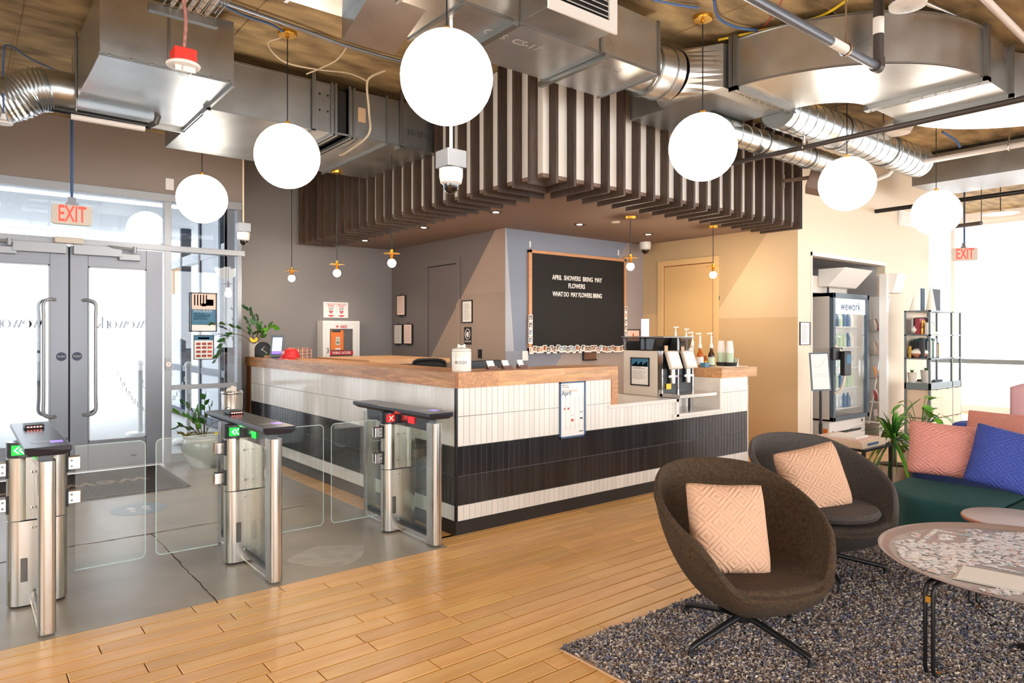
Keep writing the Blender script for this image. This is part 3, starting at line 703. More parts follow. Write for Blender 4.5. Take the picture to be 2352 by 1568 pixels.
MB().box(2.79, 3.31, -2.28, -1.515, 3.13, 3.46).build('duct_body', 'galvanised', de)
elbow(3.31, -2.67, .39, 1.155, .5 * PI, 0, 3.13, 3.46).build('elbow', 'galvanised', de, smooth=True)
MB().box(3.70, 4.465, -5.5, -2.67, 3.13, 3.46).build('duct_body', 'galvanised', de)
for y0 in (-1.14, -1.105): MB().box(1.60, 2.41, y0, y0 + .03, 3.095, 3.13).box(1.60, 1.63, y0, y0 + .03, 3.1, 3.49).build('flange', 'seam_steel', de)
for x0 in (2.765, 2.80, 3.30): MB().box(x0, x0 + .03, -2.31, -1.49, 3.095, 3.13).box(x0, x0 + .03, -2.31, -2.28, 3.1, 3.49).build('flange', 'seam_steel', de)
m = MB()
for i in range(9): m.cyl((1.66 + i * .09, -1.11, 3.095), (1.66 + i * .09, -1.11, 3.088), .006, 6)
for i in range(9): m.cyl((2.80, -2.25 + i * .09, 3.095), (2.80, -2.25 + i * .09, 3.088), .006, 6)
m.build('screws', 'chrome', de, kind='stuff')

def spiral(name, label, y, z, r, x0, x1, step=.135):
    t = thing(name, label, 'duct', (x0, y, z)); MB().tube([(x0, y, z), (x1, y, z)], r, 36).build('pipe_body', 'spiral_steel', t, smooth=True)
    n = int((x1 - x0) / step); pts = [(x0 + (x1 - x0) * i / (n * 24), y + (r + .0015) * math.cos(2 * PI * i / 24), z + (r + .0015) * math.sin(2 * PI * i / 24)) for i in range(n * 24)]
    MB().tube(pts, .003, 4).build('spiral_seam', 'seam_steel', t)
    for xx in (x0 + (x1 - x0) * .35, x0 + (x1 - x0) * .7): m = MB(); m.tube([(xx, y + (r + .006) * math.cos(a), z + (r + .006) * math.sin(a)) for a in [2 * PI * k / 24 for k in range(24)]], .006, 5, closed=True); m.cyl((xx, y, z + r), (xx, y, CH), .006, 6); m.build('hanger', 'seam_steel', t)
    return t
spiral('spiral_duct', 'thick shiny spiral duct running past the curved duct', -1.0, 3.16, .15, 2.39, 5.1)
spiral('spiral_duct', 'thin shiny spiral duct passing in front of the slat tops', -.655, 3.03, .098, 1.95, 4.15)
dg = thing('air_duct', 'far galvanised duct hung high before the bright windows', 'duct', (6.13, -3, 3.13))
MB().box(6.13, 7.0, -9.5, -.55, 3.13, 3.46).build('duct_body', 'galvanised_dull', dg)
m = MB()
for i in range(6): m.box(6.12, 7.01, -1.9 - 1.5 * i, -1.87 - 1.5 * i, 3.12, 3.47)
m.build('duct_seam', 'seam_steel', dg)

# pipes
def pipe(name, label, pts, r, m_, hang=(), cat='pipe', extra=None):
    t = thing(name, label, cat, pts[0]); MB().tube(pts, r, 14).build('pipe_run', m_, t, smooth=True)
    mm = MB()
    for h in hang:
        h = Vector(h); mm.tube([(h.x + (r + .008) * math.cos(a), h.y, h.z + (r + .008) * math.sin(a)) for a in [2 * PI * k / 12 for k in range(12)]] if abs(pts[1][1] - pts[0][1]) > abs(pts[1][0] - pts[0][0]) else [(h.x, h.y + (r + .008) * math.cos(a), h.z + (r + .008) * math.sin(a)) for a in [2 * PI * k / 12 for k in range(12)]], .006, 6, closed=True)
        mm.cyl((h.x, h.y, h.z + r), (h.x, h.y, CH), .005, 8)
    if hang: mm.build('hanger', 'chrome', t)
    return t
p1 = pipe('sprinkler_pipe', 'blue grey sprinkler pipe crossing before the curved duct, rising at its end', [(-1.2, -2.055, 3.0), (1.697, -2.055, 3.0), (1.697, -2.055, 3.02)], .026, 'blue_grey_pipe', [(1.28, -2.055, 3.0)])
MB().cyl((1.697, -2.055, 3.0), (1.697, -2.055, CH), .03, 14).build('riser', 'iron_pipe', p1, smooth=True)
MB().cyl((1.697, -2.055, 3.0), (1.697, -2.055, 3.055), .036, 14).cyl((1.65, -2.055, 3.0), (1.70, -2.055, 3.0), .036, 14).build('elbow_fitting', 'iron_pipe', p1, smooth=True)
MB().cyl((1.1, -2.055, 3.0), (1.27, -2.055, 3.0), .0275, 14).build('label_band', 'paper', p1, smooth=True); MB().cyl((1.697, -2.055, 3.2), (1.697, -2.055, 3.3), .0315, 14).build('label_band', 'paper', p1, smooth=True)
pipe('sprinkler_pipe', 'long dark sprinkler pipe running from the slats toward the windows', [(2.70, -.2, 2.9), (2.70, -4.6, 2.9)], .021, 'iron_pipe', [(2.70, -1.05, 2.9)])
a, b = pz(0, 222, 2.99), pz(345, 290, 2.99)
p3 = pipe('sprinkler_pipe', 'black sprinkler pipe with upright head under the entrance duct', [(a.x - 1, a.y, 2.99), (b.x, b.y, 2.99)], .024, 'black_metal', [])
c = pz(358, 285, 2.99)
MB().tube([(b.x - .01, b.y, 2.99), (c.x, c.y, 3.0), (c.x + .02, c.y, 3.07)], .022, 10).build('tee_fitting', 'iron_pipe', p3, smooth=True)
MB().cyl((c.x + .02, c.y, 3.07), (c.x + .02, c.y, 3.12), .01, 8).cyl((c.x + .02, c.y, 3.12), (c.x + .02, c.y, 3.125), .028, 12).build('sprinkler_head', 'brass', p3)
q0 = pz(170, 255, 2.94)
pipe('conduit', 'white taped conduit hung below the black sprinkler pipe', [(q0.x, a.y + .03, 2.945), (b.x - .05, a.y + .03, 2.945)], .021, 'white_pipe')
j = [px(2010, 412, 4.9), px(2040, 400, 4.9), px(2054, 384, 4.9), px(2075, 380, 4.9), px(2352, 325, 4.9)]
j[-1] = Vector((4.9, -3.6, j[3].z))
pipe('conduit', 'thick cream painted pipe with a jog beyond the spiral ducts', [tuple(v) for v in j], .026, 'white_pipe', [(4.9, -1.85, j[3].z)])
c = px(1990, 470, 6.3)
pipe('sprinkler_pipe', 'far black sprinkler pipe before the bright windows', [(6.3, c.y, 2.92), (6.3, -6.5, 2.92)], .026, 'black_metal')
c = pz(2352, 60, 3.4)
pipe('conduit', 'white overhead pipe crossing the ceiling above the lounge', [tuple(pz(2245, -20, 3.40)), tuple(pz(2360, 95, 3.40))], .022, 'white_pipe')
pipe('conduit', 'slim steel conduit high above the curved duct', [tuple(pz(2100, -5, 3.49)), tuple(pz(2205, 42, 3.49))], .014, 'spiral_steel')
pipe('threaded_rod', 'steel rod rising from the black pipe by the entrance duct', [tuple(at(175, 255, 4.85)), (at(175, 255, 4.85).x, at(175, 255, 4.85).y, CH)], .007, 'seam_steel', cat='rod')

# cables on the slab
def cable(label, px_pts, m_, r=.006, z=3.49):
    pts = [pz(p[0], p[1], p[2] if len(p) > 2 else z) for p in px_pts]
    return tag(MB().tube(bez(pts, 8), r, 8).build('cable', m_, smooth=True), label, 'cable')
cable('blue cable bundle running along the slab to the pendant canopy', [(505, 8), (560, 35), (620, 55), (650, 72)], 'cable_blue', .009)
cable('armoured cable crossing the slab beside the blue bundle', [(500, 0), (600, 35), (700, 70), (780, 100), (880, 130), (960, 150)], 'blue_grey_pipe', .013)
cable('cream cable loop sagging behind the brass pendant canopy', [(645, 87, 3.48), (615, 100, 3.44), (650, 140, 3.35), (720, 158, 3.36), (800, 168, 3.42), (841, 185, 3.40)], 'cable_cream', .006)
cable('cream cable hanging from slab onto the long duct', [(796, 108, 3.5), (770, 140, 3.45), (704, 170, 3.4)], 'cable_cream', .006)
cable('bundle of cream cables dropping over the duct face', [(885, 162, 3.48), (850, 178, 3.42), (843, 200, 3.36), (848, 260, 3.18), (846, 310, 3.0), (795, 350, 2.99), (780, 356, 2.97)], 'cable_cream', .009)
cable('yellow cable curling over the curved duct', [(1650, 92, 3.49), (1740, 72, 3.49), (1850, 48, 3.49), (1900, 30, 3.49), (1945, 0, 3.49)], 'cable_yellow', .009)
cable('blue cable dropping past the brass canopy toward the curved duct', [(1640, 0, 3.49), (1650, 40, 3.49), (1690, 62, 3.49), (1740, 70, 3.49)], 'cable_blue', .009)
cable('thin blue cable stapled across the slab by the register', [(1500, 0, 3.5), (1560, 12, 3.5), (1605, 18, 3.5)], 'cable_blue', .008)
cable('thin red cable against the slab by the sprinkler pipe', [(1797, 0, 3.5), (1775, 35, 3.5), (1750, 68, 3.5)], 'cable_red', .004)
cable('blue cable hanging in a loop by the far pendant', [(2165, 303, 3.48), (2195, 322, 3.42), (2205, 338, 3.36)], 'cable_blue', .012)
cable('thin cable loop hooked over the entrance pipe', [(8, 262, 3.0), (8, 130, 3.35), (20, 104, 3.45), (70, 135, 3.48), (130, 162, 3.5)], 'cable_blue', .006)

# wire basket cable tray
zt_ = 3.22
tray = thing('cable_tray', 'wire basket cable tray on slotted strut above the fire strobe', 'cable tray', tuple(pz(430, 30, zt_)))
xa, xb, yb_ = pz(362, 12, zt_).x, pz(492, 38, zt_).x, pz(500, 12, zt_).y
m = MB(); xa, xb = pz(375, 10, zt_).x, pz(500, 35, zt_).x; y1 = pz(495, 45, zt_).y
for i in range(8): xx = xa + (xb - xa) * i / 7; m.cyl((xx, y1 - 1.2, zt_), (xx, y1, zt_), .003, 6)
for s_ in (xa, xb):
    for zz in (.035, .07): m.cyl((s_, y1 - 1.2, zt_ + zz), (s_, y1, zt_ + zz), .003, 6)
for i in range(14): yv = y1 - .09 * i; m.tube([(xa, yv, zt_ + .08), (xa, yv, zt_), (xb, yv, zt_), (xb, yv, zt_ + .08)], .003, 6)
m.build('wire_mesh', 'chrome', tray)
y0 = pz(357, 22, zt_ - .03).y
MB().box(xa - .07, xb + .02, y0 - .02, y0 + .02, zt_ - .045, zt_ - .005).build('strut', 'seam_steel', tray)
m = MB()
for i in range(5): m.tube([(xa + .06 + i * .04, y1 - 1.2, zt_ + .02), (xa + .05 + i * .045, y1, zt_ + .02)], .012, 8)
m.build('data_cables', 'white_pipe', tray)

# ------------------------------------------------------------------ lamps
GR = .225
R_.seed(3)
def globe(loc, label, canopy='brass', z_top=None):
    t = thing('globe_pendant', label, 'pendant light', loc, 'white globe pendants')
    MB().sphere(loc, GR, 40).build('globe_shade', 'globe_glow', t, smooth=True)
    l = Vector(loc); zt2 = z_top or CH
    MB().cyl((l.x, l.y, l.z + GR - .005), (l.x, l.y, l.z + GR + .02), .02, 14).build('cap', 'brass', t, smooth=True)
    MB().cyl((l.x, l.y, l.z + GR + .015), (l.x, l.y, zt2 - .02), .004, 8).build('cord', 'black', t)
    if z_top is None: MB().lathe([(.001, -.045), (.012, -.045), (.014, -.028), (.062, -.026), (.066, -.02), (.066, 0), (.001, 0)], (l.x, l.y, zt2), 28).build('ceiling_canopy', 'brass', t, smooth=True)
    return t
globe((-.80, -1.10, 2.63), 'nearest and largest white globe pendant, hanging before the wide duct')
globe((-.84, .88, 2.64), 'white globe pendant before the long duct with the flexible joint')
globe((-.875, 2.94, 2.65), 'white globe pendant beside the door bulkhead, above the poster')
globe((1.25, -1.11, 2.64), 'white globe pendant before the slats at the curved duct')
globe((3.19, -1.165, 2.65), 'white globe pendant covering the corner of the cream wall')
globe((5.02, -1.2, 2.60), 'white globe pendant over the shelving unit, against bright windows')
g = thing('disc_pendant', 'far pendant lamp with flat shade before bright windows', 'pendant light', tuple(at(2298, 495, 8.6)))
l = at(2298, 490, 8.6)
MB().lathe([(.01, .03), (.04, .028), (.2, 0), (.2, -.005), (.01, .0)], l, 28).build('shade', 'brass', g, smooth=True); MB().cyl(l, (l.x, l.y, CH), .006, 6).build('cord', 'black', g)

def bulb_pendant(loc, label, top=SOF):
    t = thing('bulb_pendant', label, 'pendant light', loc, 'small brass disc pendants'); l = Vector(loc); r = .039
    MB().sphere(l, r, 20).build('bulb', 'bulb_glow', t, smooth=True)
    z = l.z + r
    MB().lathe([(.001, .085), (.014, .085), (.014, .0), (.018, -.006), (.001, -.006)], (l.x, l.y, z), 18).build('socket', 'brass', t, smooth=True)
    MB().lathe([(.001, .052), (.075, .052), (.076, .048), (.001, .048)], (l.x, l.y, z), 36).build('disc', 'brass', t)
    MB().cyl((l.x, l.y, z + .085), (l.x, l.y, top), .004, 8).build('cord', 'black', t)
    MB().lathe([(.001, -.025), (.055, -.022), (.06, 0), (.001, 0)], (l.x, l.y, top), 24).build('ceiling_canopy', 'brass', t, smooth=True)
    L = bpy.data.lights.new('bulb_light', 'POINT'); L.energy = 9; L.color = (1, .82, .62); L.shadow_soft_size = .05
    lo = bpy.data.objects.new('bulb_light', L); COL.objects.link(lo); lo.location = (l.x, l.y, l.z - .06)
for (x, y, Y_, lab, top) in ((670, 639, 3.82, 'small brass disc pendant lamp hanging by the recess wall, before the slat end', CH), (774, 627, 2.62, 'small brass disc pendant lamp above the defibrillator cabinet', 3.03), (900, 604, 1.70, 'small brass disc pendant lamp before the wall corner by the grey door', CH)):
    q = py(x, y, Y_); bulb_pendant((q.x, q.y, q.z), lab, top)
for (x, y, X_, lab) in ((1448, 612, 2.62, 'small brass disc pendant lamp overlapping the letter board edge'), (1638, 631, 3.78, 'small brass disc pendant lamp before the tan door')):
    q = px(x, y, X_); bulb_pendant((q.x, q.y, q.z), lab, CH if q.y < FY else SOF)
for i, (x, y, on) in enumerate(((838, 552, 1), (973, 522, 1), (1139, 487, 1), (1331, 515, 1), (1489, 538, 1))):
    q = pz(x, y, SOF); labs = ['nearest the recess wall', 'second from the recess wall', 'behind the slat corner', 'above the letter board', 'above the tan door corner']
    t = thing('downlight', 'small recessed downlight in the brown soffit, ' + labs[i], 'ceiling light', tuple(q), 'recessed downlights')
    MB().lathe([(.028, -.001), (.058, -.006), (.062, 0), (.028, 0)], q, 24).build('trim_ring', 'black', t, smooth=True)
    MB().lathe([(.001, -.004), (.03, -.004)], q, 20).build('lens', 'downlight_glow', t)
    L = bpy.data.lights.new('downlight_spot', 'SPOT'); L.energy = 22; L.spot_size = 1.9; L.spot_blend = .8; L.color = (1, .88, .74); L.shadow_soft_size = .03
    lo = bpy.data.objects.new('downlight_spot', L); COL.objects.link(lo); lo.location = (q.x, q.y, q.z - .015)
for (x, y, lab) in ((1414, 509, 'flat beige sprinkler cover plate in the soffit near the letter board'), (939, 517, 'flat beige sprinkler cover plate in the soffit behind the slat legs')):
    q = pz(x, y, SOF); tag(MB().lathe([(.001, -.012), (.04, -.012), (.045, -.006), (.045, 0)], q, 24).build('sprinkler_cover', 'beige_plastic', smooth=True), lab, 'sprinkler')

# dome cameras
def dome(loc, label, rod_top, box=True, r=.055, rodm='white_plastic'):
    t = thing('dome_camera', label, 'security camera', loc, 'dome cameras'); l = Vector(loc)
    MB().lathe([(r * .72, -r * .3), (r, -r * .1), (r * 1.12, r * .5), (r * 1.12, r * 1.2), (r * .9, r * 1.3), (.001, r * 1.3)], l, 28).build('housing', 'white_plastic', t, smooth=True)
    MB().lathe([(r * .78 * math.cos(a), -r * .2 - r * .95 * math.sin(a)) for a in [PI / 2 * k / 8 for k in range(9)]], l, 24).build('dome', 'dome_black', t, smooth=True)
    MB().sphere((l.x, l.y, l.z - r * .35), r * .3, 14).build('lens_unit', 'black', t, smooth=True)
    if box: MB().box(l.x - r * 1.05, l.x + r * 1.05, l.y - r * 1.05, l.y + r * 1.05, l.z + r * 1.3, l.z + r * 2.9).build('junction_box', 'light_aluminium', t, bevel=.003)
    if rod_top: MB().cyl((l.x, l.y, l.z + r * 1.3), (l.x, l.y, rod_top), .009, 10).build('rod', rodm, t, smooth=True)
q = at(1036, 418, 3.75); dome(tuple(q), 'white dome camera on a rod directly below the largest globe', 3.10, r=.058)
q = at(559, 549, 7.0); dome(tuple(q), 'white dome camera on a thin rod by the end of the side window', CH, r=.055, rodm='cable_cream')
q = pz(1482, 555, SOF); dome((q.x, q.y, SOF - .085), 'white dome camera fixed under the soffit at the tan wall corner', None, box=False, r=.065)

# fire strobe
q = at(421, 152, 3.3); fs = thing('fire_strobe', 'white ceiling fire strobe under a red box on red conduit', 'fire alarm', tuple(q))
MB().lathe([(.001, -.012), (.055, -.012), (.073, -.004), (.077, .006), (.07, .012), (.001, .012)], q, 32).build('plate', 'white_plastic', fs, smooth=True)
MB().box(q.x - .05, q.x + .05, q.y - .05, q.y + .05, q.z + .012, q.z + .075).build('red_box', 'fire_red', fs, bevel=.004)
MB().lathe([(.001, -.045), (.02, -.044), (.036, -.03), (.04, -.012)], q, 20).build('lens', 'bottle_glass', fs, smooth=True)
n_ = (-FW).normalized(); text('FIRE', .026, (q.x - .042 * FW.x, q.y - .042 * FW.y, q.z - .024), (RT.x, RT.y, 0), (0, 0, 1), 'fire_print', fs)
MB().box(q.x - .045, q.x + .045, q.y - .041, q.y - .038, q.z - .037, q.z - .012).build('text_strip', 'white_plastic', fs)
pts = bez([(q.x, q.y, q.z + .07), (q.x + .01, q.y, q.z + .25), (q.x - .02, q.y + .02, q.z + .5), (q.x - .01, q.y, CH)], 10)
MB().tube(pts, [.008 + .0015 * (i % 2) for i in range(len(pts))], 10).build('conduit', mat('armour_red', (176, 120, 114), .4, metal=.5), fs)
# heat detector cylinder
q = pz(2085, 18, 3.28); hd = thing('recess_can', 'metal can lamp with clear flat lens above the curved duct', 'ceiling light', tuple(q))
MB().lathe([(.09, .24), (.09, .03), (.001, .03)], q, 28).build('can', 'galvanised_dull', hd, smooth=True)
MB().lathe([(.001, 0), (.06, .0), (.098, .008), (.1, .025), (.09, .03)], q, 28).build('lens_plate', 'white_plastic', hd, smooth=True); MB().sphere(q + Vector((0, 0, -.004)), .035, 16, sz=.6).build('lens', 'bottle_glass', hd, smooth=True)
q = at(8, 282, 4.6); sd = thing('heat_detector', 'white round detector hanging from a wire at the entrance', 'detector', tuple(q))
MB().lathe([(.001, -.01), (.05, -.008), (.055, .0), (.02, .02), (.012, .06), (.001, .06)], q, 24).build('head', 'white_plastic', sd, smooth=True); MB().cyl(q + Vector((0, 0, .05)), (q.x, q.y, 3.0), .005, 6).build('wire', 'cable_blue', sd)
q = at(2060, 292, 6.3); MBx = MB().lathe([(.001, -.07), (.11, -.06), (.14, 0), (.11, .05), (.001, .05)], q, 28); tag(MBx.cyl((q.x, q.y, q.z), (q.x, q.y, CH), .008, 6).build('speaker_can', 'beige_plastic', smooth=True), 'beige round ceiling speaker beyond the curved duct', 'speaker')

# exit signs
def exit_sign(loc, label, w=.30, h=.17, right=(1, 0, 0), rod=CH):
    l = Vector(loc); t = thing('exit_sign', label, 'exit sign', loc); r = Vector(right); n = r.cross(Vector((0, 0, 1)))
    pts = []; cr = .025
    for cx_, cz_, a0 in ((w / 2 - cr, h / 2 - cr, 0), (-w / 2 + cr, h / 2 - cr, PI / 2), (-w / 2 + cr, -h / 2 + cr, PI), (w / 2 - cr, -h / 2 + cr, 1.5 * PI)): pts += arc((cx_, cz_), cr, a0, a0 + PI / 2, 4)
    MB().prism(pts, -.022, .022, xf=lambda u, v, w_: tuple(l + r * u + Vector((0, 0, v)) + n * w_)).build('housing', 'beige_plastic', t)
    text('EXIT', h * 1.16, tuple(l + n * .0235 + Vector((0, 0, 0))), right, (0, 0, 1), 'exit_red', t, bold=.003, sx=.52)
    MB().box(l.x - .045, l.x + .045, l.y - .03, l.y + .03, l.z + h / 2, l.z + h / 2 + .02).box(l.x - .03, l.x + .03, l.y - .02, l.y + .02, l.z + h / 2 + .02, l.z + h / 2 + .07).build('mount', 'aluminium', t)
    MB().cyl((l.x, l.y, l.z + h / 2 + .07), (l.x, l.y, rod), .012, 8).build('cable_drop', 'cable_blue', t)
q = at(165, 494, 6.0); exit_sign(tuple(q), 'lit red exit sign on grey plate above the entrance doors')
q = at(2215, 584, 9.2); exit_sign(tuple(q), 'far exit sign hanging on wires before the bright windows', right=(.55, -.835, 0), w=.3, h=.17)
t = thing('track_light', 'dark linear track lamp hanging far off before bright windows', 'pendant light', tuple(at(2222, 515, 8.8)))
a = at(2192, 520, 8.8); b = at(2254, 512, 8.4)
MB().tube([a, b], .025, 6).build('bar', 'iron_pipe', t); MB().cyl(b, (b.x, b.y, CH), .005, 6).cyl(a.lerp(b, .4), (a.lerp(b, .4).x, a.lerp(b, .4).y, CH), .005, 6).build('wire', 'iron_pipe', t)
# wall speaker on the cream wall edge
q = at(1880, 405, 6.9); sp = thing('wall_speaker', 'dark tilted speaker on a bracket high on the cream wall', 'speaker', tuple(q))
o = MB().box(-.09, .09, -.08, .08, -.17, .17).build('cabinet', 'soffit_brown', None, bevel=.01); o.location = (q.x, q.y, q.z); o.rotation_euler = (.3, .2, .5); attach(o, sp)
MB().cyl((q.x, q.y, q.z), (q.x, YC, q.z + .02), .02, 10).box(q.x - .04, q.x + .04, YC - .02, YC, q.z - .05, q.z + .09).build('bracket', 'soffit_brown', sp)
# wall register beyond
vr = thing('wall_grille', 'white louvred grille high on the cream wall', 'vent', (6.6, YC, 2.9))
a, b = py(2062, 466, YC), py(2112, 480, YC)
MB().box(a.x, b.x + .3, YC - .02, YC, 2.82, 3.02).build('frame', 'white_plastic', vr)
m = MB()
for i in range(6): m.box(a.x + .03, b.x + .27, YC - .03, YC - .02, 2.84 + i * .028, 2.852 + i * .028)
m.build('blades', 'white_paint', vr)

# ------------------------------------------------------------------ reception desk
desk = thing('reception_desk', 'long L-shaped desk tiled black and white with butcher block top', 'reception desk', (0, 0, 0))
ZW0, ZW1 = 1.010, 1.117
ROWS = [(.093, .200, 'white'), (.2005, .402, 'black'), (.4025, .606, 'black'), (.6065, .813, 'white'), (.8135, 1.010, 'white')]
YE, XE = 4.40, 3.55
TW = .0497
m = MB()
m.box(.012, .30, .012, YE, .0, 1.01).box(.012, 1.60, .012, .30, 0, 1.01).box(1.60, 2.42, .012, .30, 0, .77).box(2.42, 3.09, .012, .30, 0, .63).box(3.09, XE - .01, .012, .64, 0, .955).box(1.6, 3.1, .3, .7, 0, .62)
m.build('carcass', 'white_grout', desk)
MB().box(-.001, .02, .02, YE, 0, .092).box(.0, XE, -.001, .02, 0, .092).build('plinth', 'black_plinth', desk)
MB().box(-.003, .014, -.003, .014, .092, 1.01).build('corner_strip', 'black_metal', desk)
MB().box(.004, .013, .014, YE - .1, .2, .606).box(.014, XE - .006, .004, .013, .2, .606).build('dark_backing', 'dark_grout', desk)
tiles = []
for (z0, z1, c) in ROWS:
    k = 0
    while .016 + (k + 1) * TW < XE + .01:
        x0 = .016 + k * TW; x1 = x0 + TW; k += 1; zz0, zz1 = z0, z1
        top = 1.01 if x1 < 1.56 else (.77 if x1 < 2.43 else (.63 if x1 < 3.10 else .955))
        if zz0 >= top - .01: continue
        tiles.append(('f', x0, x1, zz0, min(zz1, top), c))
    k = 0
    while .016 + (k + 1) * TW < YE - .13:
        y0 = .016 + k * TW; k += 1; tiles.append(('s', y0, y0 + TW, z0, z1, c))
def tvis(t):
    f_, a, b, z0, z1, c = t
    P = [(q, 0, z) if f_ == 'f' else (0, q, z) for q in (a, b) for z in (z0, z1)]
    a_ = [prj(p) for p in P]; return abs(a_[2][0] - a_[0][0]) * abs(a_[1][1] - a_[0][1])
tiles.sort(key=tvis, reverse=True); R_.seed(9)
cache = {}
def tile_mesh(mb, f_, a, b, z0, z1, tint, org=(0, 0)):
    g = .0012; c = .0018; d = .0105
    def P(u, z, w_): return (u, w_, z) if f_ == 'f' else (w_, u, z)
    u0, u1, v0, v1 = a + g, b - g, z0 + g, z1 - g; dd = R_.uniform(-.0005, .0004)
    vs = [P(u0, v0, d), P(u1, v0, d), P(u1, v1, d), P(u0, v1, d), P(u0, v0, c + dd), P(u1, v0, c + dd), P(u1, v1, c + dd), P(u0, v1, c + dd), P(u0 + c, v0 + c, dd), P(u1 - c, v0 + c, dd), P(u1 - c, v1 - c, dd), P(u0 + c, v1 - c, dd)]
    fs = [(0, 1, 5, 4), (1, 2, 6, 5), (2, 3, 7, 6), (3, 0, 4, 7), (4, 5, 9, 8), (5, 6, 10, 9), (6, 7, 11, 10), (7, 4, 8, 11), (8, 9, 10, 11)]
    if f_ != 'f': fs = [t[::-1] for t in fs]
    mb.add(vs, fs, tint)
restW, restB = MB(), MB()
for i, t in enumerate(tiles):
    v = R_.uniform(.93, 1.04) if t[5] == 'white' else R_.uniform(.8, 1.25)
    if i < 296:
        mb = MB(); tile_mesh(mb, *t[:5], v); mb.build('tile', t[5] + '_tile', desk, tints=True)
    else: tile_mesh(restW if t[5] == 'white' else restB, *t[:5], v)
restW.build('tile_field', 'white_tile', desk, tints=True, kind='stuff'); restB.build('tile_field', 'black_tile', desk, tints=True, kind='stuff')
# butcher block tops: staves glued in rows
def staves(x0, x1, y0, y1, z0, z1, axis, matn, name='block_top', sw=.027, seed=1):
    r = random.Random(seed); m = MB(); rowsz = int(round((z1 - z0) / sw))
    A0, A1 = (x0, x1) if axis == 'x' else (y0, y1); B0, B1 = (y0, y1) if axis == 'x' else (x0, x1)
    e_ = .0012; m.box(x0 + e_, x1 - e_, y0 + e_, y1 - e_, z0 + e_, z1 - e_)
    zr = [z0 + (z1 - z0) * i / rowsz for i in range(rowsz + 1)]; nb = max(1, int(round((B1 - B0) / .055))); br = [B0 + (B1 - B0) * i / nb for i in range(nb + 1)]
    for iz in range(rowsz):
        for ib in range(nb):
            if 0 < ib < nb - 1 and 0 < iz < rowsz - 1: continue
            a = A0 + r.uniform(-.3, 0)
            while a < A1:
                l = r.uniform(.22, .62); s, e = max(a, A0), min(a + l, A1); a += l
                if e - s < .002: continue
                t = r.choice((.86, .95, 1.0, 1.04, 1.14)); t = (t, t * r.uniform(.93, 1.02), t * r.uniform(.84, 1.04))
                if axis == 'x': m.box(s, e, br[ib], br[ib + 1], zr[iz], zr[iz + 1], t)
                else: m.box(br[ib], br[ib + 1], s, e, zr[iz], zr[iz + 1], t)
    return m.build(name, matn, desk, tints=True)
staves(-.012, .36, -.012, YE + .02, ZW0, ZW1, 'y', 'butcher_block_side', seed=3)
staves(.36, 1.617, -.012, .36, ZW0, ZW1, 'x', 'butcher_block', seed=4)
staves(3.09, 3.70, -.012, .62, .955, 1.05, 'x', 'butcher_block', seed=5)
MB().box(-.012, .012, -.0135, -.0115, ZW0, ZW1).build('mitre_line', 'rustic_wood', desk)
MB().box(.0, .10, YE - .13, YE + .0, 0, ZW0).build('end_post', 'rustic_wood', desk)
MB().box(1.545, 1.617, -.012, .35, .80, ZW0).build('return_post', 'butcher_block_side', desk)
# quartz shelves and upstands
MB().box(1.50, 2.42, -.02, .70, .768, .80).build('quartz_shelf', 'quartz', desk, bevel=.003)
MB().box(2.385, 2.42, -.02, .70, .63, .80).build('quartz_upstand', 'quartz', desk)
MB().box(2.34, 3.09, -.02, .70, .632, .66).build('quartz_shelf', 'quartz', desk, bevel=.003)
MB().box(3.078, 3.095, .0, .64, .66, .955).build('marble_panel', 'marble', desk)
MB().box(3.549, 3.556, .0, .3, .0, .95).build('end_trim', 'white_paint', desk)
# white bin standing at the end
wb = thing('waste_bin', 'slim white cabinet with black lid at the far end of the desk', 'bin', (3.62, .2, 0))
MB().box(3.565, 3.66, .06, .5, 0, .86).build('bin_body', 'white_plastic', wb, bevel=.004)
MB().tube([(3.66, .1, .55), (3.685, .1, .6), (3.685, .1, .68), (3.66, .1, .73)], .02, 8).build('bin_handle', 'black', wb, smooth=True)

